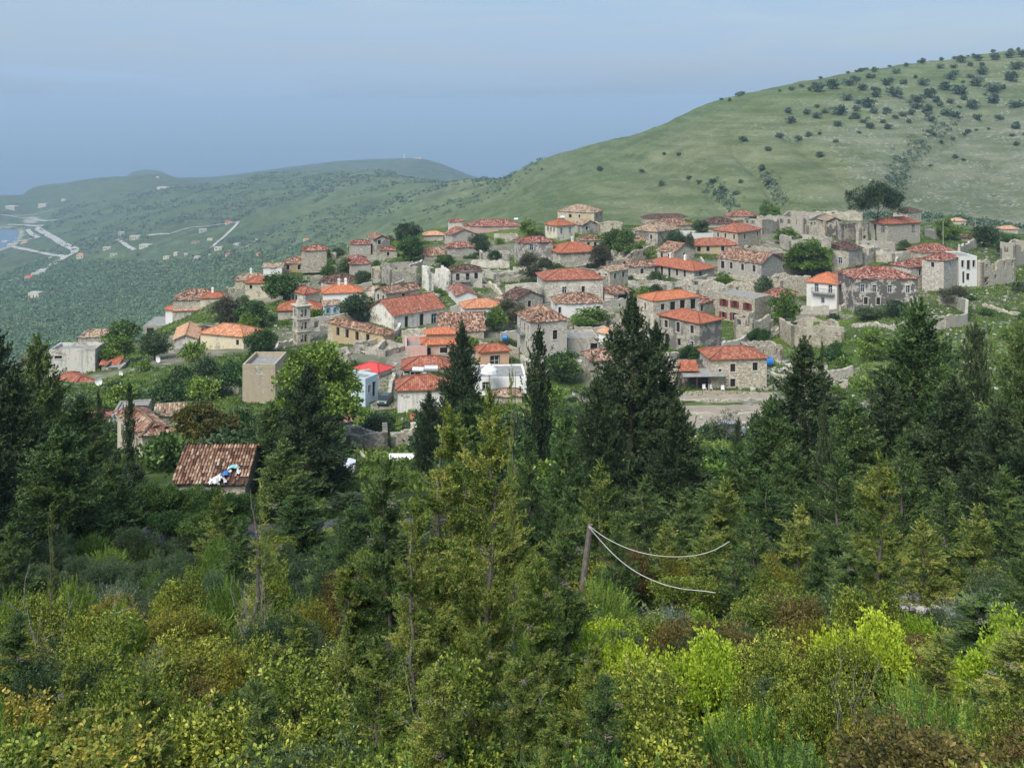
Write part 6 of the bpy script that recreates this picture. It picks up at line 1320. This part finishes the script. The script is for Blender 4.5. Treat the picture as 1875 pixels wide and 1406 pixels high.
def rumple(name, label, c, sx, sy, mat, seed):
    b = MB(); n = 7; P = [[Vector(((i/n-.5)*sx, (j/n-.5)*sy, .28*math.sin(PI*i/n)*math.sin(PI*j/n)+.16*float(vnoise(i*1.3, j*1.3, seed)))) for j in range(n+1)] for i in range(n+1)]
    for i in range(n):
        for j in range(n): b.quad(P[i][j], P[i+1][j], P[i+1][j+1], P[i][j+1])
    o = b.build(name, mat, None, loc=c, rot=(.45, 0, seed*.7)); tag(o, label, 'plastic sheet', 'plastic heap on the near shed')
plain('cyan', (.25,.60,.66), .5, .4); plain('bagblue', (.05,.16,.48), .5, .4); plain('bagwhite', (.75,.75,.74), .6)
for i, (px, py, m, l, sx, sy) in enumerate([(392,884,'bagwhite','crumpled white plastic at the low end of the heap',.7,.5),(412,872,'bagblue','dark blue plastic bag in the middle of the heap',.5,.4),(428,861,'cyan','pale cyan plastic sheet at the top of the heap',.8,.4),(405,880,'bagwhite','white plastic scrap beside the dark blue bag',.4,.3)]):
    rr_ = 60+(888-py)/72*2.6; rumple('plastic_sheet', l, point(px, py, rr_-.1), sx, sy, m, i+3)
for i, (px, py, m) in enumerate([(398,878,'bagwhite'),(384,888,'bagwhite'),(420,866,'bagwhite'),(438,868,'bagwhite'),(414,884,'bagwhite'),(436,858,'bagwhite')]):
    rr_ = 60+(888-py)/72*2.6; rumple('plastic_scrap', 'small scrap of white plastic lying in the heap', point(px, py, rr_-.1), .28, .2, m, i+30)
# ------------------------------------------------------------------ stone walls
def stone_wall(label, pts, h, mat='w_stone', th=.5, name='stone_wall', cat='wall', jag=.4):
    w_ = [hit(*p, 60, 700) if not isinstance(p, Vector) else p for p in pts]; P = []
    for a_, c_ in zip(w_[:-1], w_[1:]):
        n = max(1, int((c_-a_).length/.5))
        for q in range(n): P.append(a_.lerp(c_, q/n))
    P.append(w_[-1]); o = P[0].copy(); b = MB(); sd = int(o.x*13+o.y*7) & 1023; prev = None
    for i, p in enumerate(P):
        d = P[min(i+1, len(P)-1)]-P[max(i-1, 0)]; d.z = 0
        if d.length < 1e-6: d = Vector((1, 0, 0))
        d.normalize(); s = Vector((-d.y, d.x, 0))*th/2; zg = gz(p.x, p.y)
        top = zg+h*(1-.25*float(vnoise(i*.22, sd)))-jag*float(vnoise(i*.9, sd+1))-.12*((i*7919+sd) % 5)/5; cur = (Vector((p.x, p.y, zg-1.2))-o, Vector((p.x, p.y, top))-o, s)
        if prev:
            (a0, a1, s0), (b0_, b1, s1) = prev, cur
            b.quad(a0-s0, b0_-s1, b1-s1, a1-s0); b.quad(a0+s0, a1+s0, b1+s1, b0_+s1); b.quad(a1-s0, b1-s1, b1+s1, a1+s0)
        else: b.quad(cur[0]-s, cur[1]-s, cur[1]+s, cur[0]+s)
        prev = cur
    b.quad(prev[0]-prev[2], prev[0]+prev[2], prev[1]+prev[2], prev[1]-prev[2])
    ob = b.build(name, mat, None, loc=o); tag(ob, label, cat)
    for p in P[::3]: FOOT.append((p.x, p.y, .4))
    return ob
for lab, pts, h, m in [
 ('high curved retaining wall on the green slope right of the mansion', [(1693,604),(1730,602),(1769,596),(1771,575),(1748,562),(1720,556)], 2.9, 'w_grey'),
 ('tall yard wall between the dark plastered and the red-shuttered house', [(1323,652),(1352,648),(1392,622)], 3.4, 'w_grey'),
 ('stepped wall climbing the rubble slope left of the low ruined house', [(1392,618),(1425,606),(1452,594)], .8, 'w_palestone'),
 ('long terrace wall along the front of the mottled-roof stone house', [(1238,733),(1300,736),(1360,736),(1422,734)], .6, 'w_palestone'),
 ('rough dry stone wall holding up the dirt square', [(1246,762),(1310,764),(1420,758)], .8, 'w_stone'),
 ('broken yard wall below the seven-window house', [(1125,500),(1165,512),(1215,517)], 1.6, 'w_stone'),
 ('white topped garden wall right of the white centre house', [(925,556),(960,552),(990,548)], 1.0, 'w_palestone'),
 ('curving pale wall at the foot of the bell tower', [(496,652),(510,636),(535,628)], 1.1, 'w_palestone'),
 ('pale wall between the bell tower and the tan barn', [(562,606),(590,598),(604,600)], 2.2, 'w_grey'),
 ('dark low wall below the long cream house', [(312,646),(340,650),(372,640)], 1.3, 'w_grey'),
 ('long yard wall running up right of the tan barn', [(690,650),(712,628),(732,606)], 1.6, 'w_palestone'),
 ('terrace wall under the smooth red roof house', [(1052,498),(1080,492),(1110,486)], 1.6, 'w_stone'),
 ('ivy wall above the bright flowering bush', [(1290,500),(1330,508),(1380,520)], 1.2, 'w_stone'),
 ('leaning wall beside the white balcony house', [(1538,570),(1556,560),(1562,540)], 1.6, 'w_stone'),
 ('pale wall stub below the square grey house', [(1590,470),(1612,462),(1632,455)], 1.8, 'w_palestone'),
 ('ragged wall behind the cream house with pale red tiles', [(1640,486),(1655,470),(1675,466)], 2.0, 'w_palestone'),
 ('ragged high wall piece left of the long grey roofless mansion', [(1756,466),(1775,458),(1792,452)], 2.6, 'w_palestone'),
 ('wall around the olive yard behind the arched-window house', [(1352,452),(1390,458),(1432,466)], 1.4, 'w_stone'),
 ('garden wall in front of the white house with brown tiles', [(1022,594),(1060,594),(1098,592)], 1.2, 'w_stone'),
 ('lane wall left of the long white-walled house', [(712,738),(716,708),(724,690)], 1.2, 'w_palestone'),
 ('low wall across the orchard in the village middle', [(860,610),(885,600),(925,596)], 1.1, 'w_grey'),
 ('crumbling wall right of the whitewashed ruin', [(880,516),(905,530),(920,548)], 1.4, 'w_palestone'),
 ('wall below the dark grey shuttered house', [(940,495),(975,500),(1000,500)], 1.4, 'w_stone'),
 ('terrace wall on the upper left garden', [(560,512),(590,508),(622,500)], 1.0, 'w_palestone'),
 ('pale terrace wall in front of the cream ruin', [(664,545),(700,545),(740,536)], 1.3, 'w_palestone'),
 ('wall left of the tan cube house', [(382,722),(410,716),(440,722)], 1.2, 'w_grey'),
 ('rubble wall sloping down under the curved wall', [(1560,600),(1600,596),(1640,604)], .9, 'w_stone'),
 ('wall along the slope at the right edge', [(1800,560),(1840,572),(1880,580)], .8, 'w_palestone')]:
    stone_wall(lab, pts, h, m)
rw_ = random.Random(31); made = 0
for i in range(400):
    px = rw_.uniform(520, 1800); r = rw_.uniform(140, 245)
    x = (px-CX)/F*r
    if not free(x, r, 2.2) or (px > 1560 and r < 205): continue
    an = rw_.uniform(-.5, .5)+(PI/2 if rw_.random() < .3 else 0); L = rw_.uniform(4, 10); pp = [Vector((x+math.cos(an)*L*q, r+math.sin(an)*L*q, 0)) for q in (-.5, 0, .5)]
    if not all(free(p.x, p.y, .6) for p in pp): continue
    ob = stone_wall('', pp, rw_.uniform(.9, 2.4), rw_.choice(['w_stone', 'w_stone', 'w_grey', 'w_ashlar'])); ob['group'] = 'stray garden walls of the village'; REC.append((ob, 'broken garden wall of rough pale stone', 'in the lower village' if r < 185 else 'in the upper village', Vector((x, r, 0)))); made += 1
    if made > 44: break
# ------------------------------------------------------------------ poles
for px, pb, pt, lab in [(287,652,611,'power pole beside the round dark tree at left'),(462,592,564,'power pole left of the bell tower'),(673,524,499,'power pole in front of the cream ruin'),(764,612,566,'power pole in front of the church-like hall'),(1121,594,546,'power pole left of the biggest dark conifer'),(1727,448,402,'tall power pole right of the umbrella pine'),(1786,436,400,'power pole among the trees at upper right'),(1619,458,416,'power pole before the square grey house'),(1533,584,516,'power pole at the corner of the white balcony house'),(150,812,782,'power pole in the left conifers'),(690,790,764,'lamp post above the old patchy roof'),(1266,664,630,'power pole in front of the dark plastered house')]:
    p = hit(px, pb, 60, 700); h = (pb-pt)/F*p.y+.3
    t = thing('power_pole', lab, 'pole', p, rw_.uniform(-.5, .5)); b = MB(); b.tube([(0,0,-.5),(0,0,h)], [.13,.08], 8); b.build('post', 'pole', t)
    b = MB(); b.box(-.7, .7, -.05, .05, h-.5, h-.4); c = b.build('crossarm', 'wood', t)
    for x in (-.6, 0, .6): b = MB(); b.lathe([(.05, h-.4), (.07, h-.3), (.03, h-.22), (0, h-.2)], 8, x, 0); b.build('insulator', 'whitepaint', c)
# ------------------------------------------------------------------ dishes, tanks
def dish(px, py, lab, s=.55, ground_=True, r=None):
    p = hit(px, py, 60, 700) if r is None else point(px, py, r); t = thing('satellite_dish', lab, 'satellite dish', p, rw_.uniform(-.6, .6)); b = MB()
    n = 12; 
    for k0, k1 in ((0, .5), (.5, 1)):
        for i in range(n):
            q = []
            for kk, ii in ((k0, i), (k0, i+1), (k1, i+1), (k1, i)): an = 2*PI*ii/n; q.append((s*kk*math.cos(an), -.35*s*kk*kk-.1, s*1.1+s*kk*math.sin(an)))
            b.quad(*q)
    b.build('reflector', 'bagwhite', t); b = MB(); b.tube([(0,.02,-.3),(0,.0,s*1.1)], .04, 6); b.build('mast', 'metal', t); b = MB(); b.tube([(0,-.1,s*.3),(0,-s*.9,s*1.05)], .025, 5); b.build('feed_arm', 'metal', t)
for px, py, lab, s in [(182,706,'white satellite dish right of the bright red hipped roof',.6),(292,664,'white satellite dish beside the power pole at left',.55),(224,690,'white satellite dish on the dark flat-roofed annex',.5),(1054,590,'large white satellite dish before the white house',.8),(712,552,'white satellite dish near the sandy-tiled low house',.6),(560,596,'white dish at the foot of the red roof behind the bell tower',.5)]: dish(px, py, lab, s)
def tank(px, py, lab, mat, L=1.4, rad=.45, r=None, name='water_tank', lift=0):
    p = hit(px, py, 60, 700) if r is None else point(px, py, r); p.z += lift; t = thing(name, lab, 'water tank', p, rw_.uniform(-.2, .2)); b = MB(); b.tube([(-L/2,0,rad+.15),(-L/2+.06,0,rad+.15),(L/2-.06,0,rad+.15),(L/2,0,rad+.15)], [rad*.85,rad,rad,rad*.85], 16); b.build('tank', mat, t, smooth=False)
    b = MB(); [b.box(x-.05, x+.05, -rad*.7, rad*.7, -.1, .3) for x in (-L*.3, L*.3)]; b.build('stand', 'metal', t)
tank(790, 683, 'large grey solar tank above the dark red roof', 'galv', 2.0, .5, 146); tank(766, 683, 'smaller white solar tank left of the large grey one', 'whitepaint', 1.7, .36, 146)
tank(1405, 672, 'bright blue water tank right of the mottled-roof stone house', 'blueplastic', 1.5, .75); tank(1384, 533, 'small blue barrel behind the small conical tree', 'blueplastic', .7, .4); tank(925, 625, 'small blue water tank beside the peach house', 'blueplastic', .9, .45)
tank(1030, 402, 'white tank on the ridge beside the long pink house', 'bagwhite', 1.2, .4, 262); tank(945, 405, 'white water tank on the long pink house roof', 'bagwhite', 1.1, .35, 266)
# ------------------------------------------------------------------ vehicles
plain('cargreen', (.05,.09,.08), .35, .5); plain('carsilver', (.45,.48,.50), .3, .6, .4); plain('carwhite', (.75,.76,.77), .35, .5); plain('tyre', (.02,.02,.02), .9)
def car(lab, p, rz, mat, s=1):
    t = thing('parked_car', lab, 'car', p, rz, scale=(s, s, s)); b = MB()
    sec = [(-2.05,.35,.75,.72),(-1.95,.28,.95,.80),(-1.2,.25,1.0,.86),(-.9,.25,1.02,.87),(.9,.25,1.0,.87),(1.6,.28,.95,.84),(2.05,.38,.85,.72)]
    for (x0,z0,z1,w0),(x1,z2,z3,w1) in zip(sec[:-1], sec[1:]):
        b.quad((x0,-w0,z1),(x1,-w1,z3),(x1,w1,z3),(x0,w0,z1)); b.quad((x0,-w0,z0),(x1,-w1,z2),(x1,-w1,z3),(x0,-w0,z1)); b.quad((x0,w0,z0),(x0,w0,z1),(x1,w1,z3),(x1,w1,z2))
    for (x0,z0,z1,w0) in (sec[0], sec[-1]): b.quad((x0,-w0,z0),(x0,w0,z0),(x0,w0,z1),(x0,-w0,z1))
    b.quad((-1.0,-.62,1.46),(.75,-.62,1.46),(.75,.62,1.46),(-1.0,.62,1.46)); b.build('body', mat, t)
    b = MB(); b.quad((-1.7,-.78,.98),(-1.7,.78,.98),(-1.0,.62,1.455),(-1.0,-.62,1.455)); b.quad((1.35,-.78,.97),(.75,-.62,1.455),(.75,.62,1.455),(1.35,.78,.97))
    for y in (-1, 1): b.quad((-1.7,y*.79,.97),(1.35,y*.79,.97),(.75,y*.625,1.455),(-1.0,y*.625,1.455))
    b.build('windows', 'glass', t)
    for x in (-1.3, 1.3):
        for y in (-.8, .8):
            b = MB(); b.tube([(x,y-.1,.32),(x,y+.1,.32)], .32, 14); w_ = b.build('wheel', 'tyre', t); b = MB(); b.tube([(x,y-.105,.32),(x,y+.105,.32)], .18, 10); b.build('rim', 'galv', w_)
    for y in (-.6, .6): b = MB(); b.box(-2.08, -2.0, y-.15, y+.15, .62, .75); b.build('headlight', 'whitepaint', t); b = MB(); b.box(2.0, 2.07, y-.15, y+.15, .65, .78); b.build('tail_light', 'redshutter', t)
    return t
p = hit(706, 740); p.z += .15; car('dark green car parked in the stone lane beside the white-walled house', p, R_(80), 'cargreen', .85)
p = hit(1330, 800); p.z += .1; car('silver car parked on the dirt square', p, R_(10), 'carsilver')
p = ground(604, 74); p.z += .1; car('white car roof showing between the dark conifers left of centre', p, R_(5), 'carwhite', .9)
# ------------------------------------------------------------------ porch of the stone house, chairs
base = hit(1285, 713); t = thing('porch_canopy', 'grey sheet canopy on posts with dark porch below, beside the stone house', 'canopy', base, 0); m_ = base.y/F; b = MB(); W_ = 78*m_
b.quad((-2.9,-1.2,2.15),(W_-2.9,-1.2,2.25),(W_-2.9,1.6,2.75),(-2.9,1.6,2.65)); b.quad((-2.9,-1.2,2.10),(W_-2.9,-1.2,2.20),(W_-2.9,1.6,2.70),(-2.9,1.6,2.60)); b.build('canopy', 'concrete', t)
for x in (-2.7, -.9, .9, W_-3.1): b = MB(); b.tube([(x,-1.1,-.6),(x,-1.1,2.2)], .06, 6); b.build('post', 'wood', t)
b = MB(); b.box(-3.0, 1.4, 1.7, 4.2, -1.5, 2.5); b.box(-2.9, 1.3, 4.3, 4.5, 2.4, 3.3); b.build('porch_wall', 'w_charcoal', t); b = MB(); sheet(b, (-3.4,-.2,2.75),(-.4,-.2,2.75),(-.4,2.6,3.7),(-3.0,2.6,3.7)); b.build('small_roof', 'r_red', t)
ch0 = None
for i, (dx, dy, lab) in enumerate([(.2,-.9,'white plastic chair under the porch canopy, leftmost of the three'),(1.1,-.9,'white plastic chair under the porch canopy, middle of the three'),(2.8,-1.4,'white plastic chair right of the porch posts')]):
    t = thing('plastic_chair', lab, 'chair', base+Vector((dx, dy, .0)), rw_.uniform(-.4, .4), 'white plastic chairs at the porch'); b = MB(); b.box(-.24,.24,-.24,.24,.42,.47); b.build('seat','bagwhite',t); b = MB(); b.box(-.24,.24,.2,.25,.47,.95); b.build('backrest','bagwhite',t)
    for x in (-.22,.22):
        for y in (-.22,.22): b = MB(); b.box(x-.025,x+.025,y-.025,y+.025,-.1,.42); b.build('leg','bagwhite',t)
# ------------------------------------------------------------------ white cloth, awning, canopy tent
p = point(655, 838, 88); t = thing('cloth_flag', 'white cloth hanging from a thin pole before the arched ruin', 'cloth', p); b = MB(); b.tube([(-.5,0,-2.6),(.15,0,.7)], .03, 5); b.build('pole', 'metal', t); b = MB()
P = [(.15,0,.7),(.35,.1,.1),(.8,.1,-.35),(1.3,.15,-.5),(.9,.2,-.6),(.3,.1,-.45),(0,0,-.3)]
for i in range(1, 6): b.tri(P[0] if i < 3 else P[2], P[i], P[i+1])
b.build('cloth', 'cloth', t)
p = point(735, 845, 86); t = thing('awning', 'beige awning over the ruin yard beside the white cloth', 'awning', p); b = MB(); b.quad((-1.1,-.6,0),(1.1,-.6,0),(1.1,.6,.5),(-1.1,.6,.5)); b.box(-1.1,1.1,-.62,-.58,-.22,0); b.build('fabric', 'cloth', t)
for x in (-1.05, 1.05): b = MB(); b.tube([(x,-.55,-2.6),(x,-.55,0)], .035, 5); b.build('post', 'metal', t)
p = point(896, 682, 138); t = thing('market_umbrella', 'white umbrella canopy behind the white flat shed', 'umbrella', p); b = MB(); b.lathe([(1.25,0),(1.1,.45),(.45,.95),(.3,1.0),(.28,1.15),(0,1.25)], 10); b.build('canopy', 'cloth', t); b = MB(); b.tube([(0,0,-2.2),(0,0,1.1)], .05, 6); b.build('pole', 'metal', t)
# ------------------------------------------------------------------ leaning post and the white cables
pb, ptp = ground(1050, 24), point(1081, 960, 24); t = thing('leaning_post', 'leaning grey wooden post holding two white cables', 'post', pb); b = MB(); d = ptp-pb; b.tube([(0,0,-.4), tuple(d*.5+Vector((.03,0,0))), tuple(d)], [.085,.075,.065], 8); b.build('post', 'greybark', t)
for pts, lab in (([(1079,963,29.8),(1110,985,29),(1150,1004,28.5),(1190,1015,28),(1230,1019,28),(1270,1017,28),(1305,1008,28),(1336,991,28)], 'upper white cable sagging from the leaning post'), ([(1078,964,29.8),(1100,990,28.5),(1130,1021,27.5),(1165,1047,26.5),(1205,1066,26),(1245,1077,25.5),(1290,1082,25),(1310,1085,24.8)], 'lower white cable running down behind the lime bush')):
    w_ = [point(q[0], q[1], q[2]*.8) for q in pts]; o = w_[0].copy(); sm_ = []
    for i in range(len(w_)-1):
        p0, p1, p2, p3 = w_[max(i-1,0)], w_[i], w_[i+1], w_[min(i+2,len(w_)-1)]
        for q in range(4): u = q/4; sm_.append(.5*((2*p1)+(p2-p0)*u+(2*p0-5*p1+4*p2-p3)*u*u+(-p0+3*p1-3*p2+p3)*u**3)-o)
    sm_.append(w_[-1]-o); b = MB(); b.tube(sm_, .008, 5); tag(b.build('white_cable', 'rope', None, loc=o), lab, 'cable')
# ------------------------------------------------------------------ far houses of the valley
def far_house(px, py, wpx, hpx, roofm, lab, wallm='w_cream', dz=0, look='small white block house'):
    if not lab: lab = None
    p = hit(px, py, 400, 8000)
    if p is None: return
    W_ = wpx/F*p.y; H_ = hpx*1.3/F*p.y; p.z -= .5; t = thing('far_house', lab or look, 'house', p, rw_.uniform(-.5, .5), 'houses of the far valley'); b = MB(); b.box(-W_/2, W_/2, 0, W_*.6, -3, H_); wo = b.build('wall', wallm, t)
    b = MB(); 
    if roofm: 
        for i, s in enumerate(range(1)): e1 = (-W_*.2, W_*.3, H_*1.35); e2 = (W_*.2, W_*.3, H_*1.35); c = [(-W_*.54,-W_*.04,H_),(W_*.54,-W_*.04,H_),(W_*.54,W_*.64,H_),(-W_*.54,W_*.64,H_)]; b.quad(c[0],c[1],e2,e1); b.tri(c[1],c[2],e2); b.quad(c[2],c[3],e1,e2); b.tri(c[3],c[0],e1)
    else: b.box(-W_/2-.2, W_/2+.2, -.2, W_*.6+.2, H_, H_+.5)
    b.build('roof', roofm or 'farroof', t)
    n = max(1, int(W_/4))
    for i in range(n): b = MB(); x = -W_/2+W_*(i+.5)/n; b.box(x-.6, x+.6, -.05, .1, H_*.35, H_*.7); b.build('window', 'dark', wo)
    if not lab: REC.append((t, look, 'of the far valley', p))
for q in [(61,549,22,10,None,'large white villa with terraces in the olive groves'),(50,513,13,5,'r_pinkred','white hall with red roof stripe by the valley road'),(64,507,14,5,None,''),(76,502,12,5,None,''),(146,474,12,6,'r_orangeworn','pinkish square house beside the road bend'),(195,458,14,4,None,''),(208,469,12,3,None,''),(246,440,18,6,None,'long cream building above the excavated slope'),(263,455,22,5,None,'grey columned building site in the valley'),
 (304,475,12,4,None,''),(321,469,9,5,None,''),(340,468,7,3,None,''),(372,426,13,5,None,''),(419,411,12,4,'r_pinkred','red-roofed house at the top of the valley track'),(399,459,14,5,None,''),(385,471,8,4,None,''),(361,475,12,4,None,''),(422,468,20,3,'r_pinkred','low pink roofed houses right of the tracks'),(432,450,12,3,None,''),(474,469,9,4,'r_pinkred','tiny red-roofed house at the edge of the olive groves'),
 (384,441,10,3,None,''),(358,446,14,3,'r_oldpale','brown house below the valley track'),(18,384,22,5,None,'long white hotel at the far left shore'),(77,380,14,5,None,''),(116,368,7,3,None,''),(296,346,20,2.5,None,'low white building on the promontory'),(288,326,5,2,None,''),(222,430,10,4,None,''),(176,440,5,3,None,''),(92,475,6,3,None,''),(560,441,10,3,'r_orangeworn','pinkish ruin on the slope above the topmost left house'),
 (8,447,12,4,None,'small white beach house at the far left edge'),(22,452,16,4,None,''),(44,446,12,3,'r_orangeworn','brown-roofed beach house'),(740,290,3,6,None,'tiny white tower on the far promontory'),(765,291,14,1.5,None,'low white building beside the far tower')]: far_house(*q)
# ------------------------------------------------------------------ labels that single out each plant: its kind, its place in the row of its like
ORD = ['leftmost', 'second', 'third', 'fourth', 'fifth', 'sixth', 'seventh', 'eighth', 'ninth', 'tenth', 'eleventh', 'twelfth', 'thirteenth', 'fourteenth', 'fifteenth', 'sixteenth', 'seventeenth', 'eighteenth', 'nineteenth', 'twentieth']
TENS = {2: 'twenty', 3: 'thirty', 4: 'forty', 5: 'fifty', 6: 'sixty', 7: 'seventy', 8: 'eighty', 9: 'ninety'}
def ordinal(i, n):
    if n == 1: return ''
    if i == 0: return 'leftmost'
    if i == n-1: return 'rightmost'
    back = n-1-i
    side = 'from the left' if i <= back else 'from the right'; k = min(i, back)
    if k < 20: return ORD[k]+' '+side
    k += 1; t = TENS[(k//10) % 10]; u = k % 10
    return ('%s-%s' % (t, ['', 'first', 'second', 'third', 'fourth', 'fifth', 'sixth', 'seventh', 'eighth', 'ninth'][u]) if u else t[:-1]+'ieth')+' '+side
groups = {}
for rec in REC: groups.setdefault((rec[1], rec[2]), []).append(rec)
for (look, where), rs in groups.items():
    rs.sort(key=lambda q: q[3][0]/q[3][1])
    for i, q in enumerate(rs):
        o = ordinal(i, len(rs)); q[0]['label'] = (look+', '+o+' '+where) if o else look+' '+where

for o in bpy.data.objects:
    if o.get('category') and len(str(o.get('label', '')).split()) < 4: o['label'] = 'small white block house of the far valley'
SC.cycles.use_denoising = True
SC.cycles.max_bounces = 6; SC.cycles.diffuse_bounces = 2; SC.cycles.transparent_max_bounces = 4; SC.cycles.volume_bounces = 0
SC.cycles.use_adaptive_sampling = True; SC.cycles.adaptive_threshold = .02
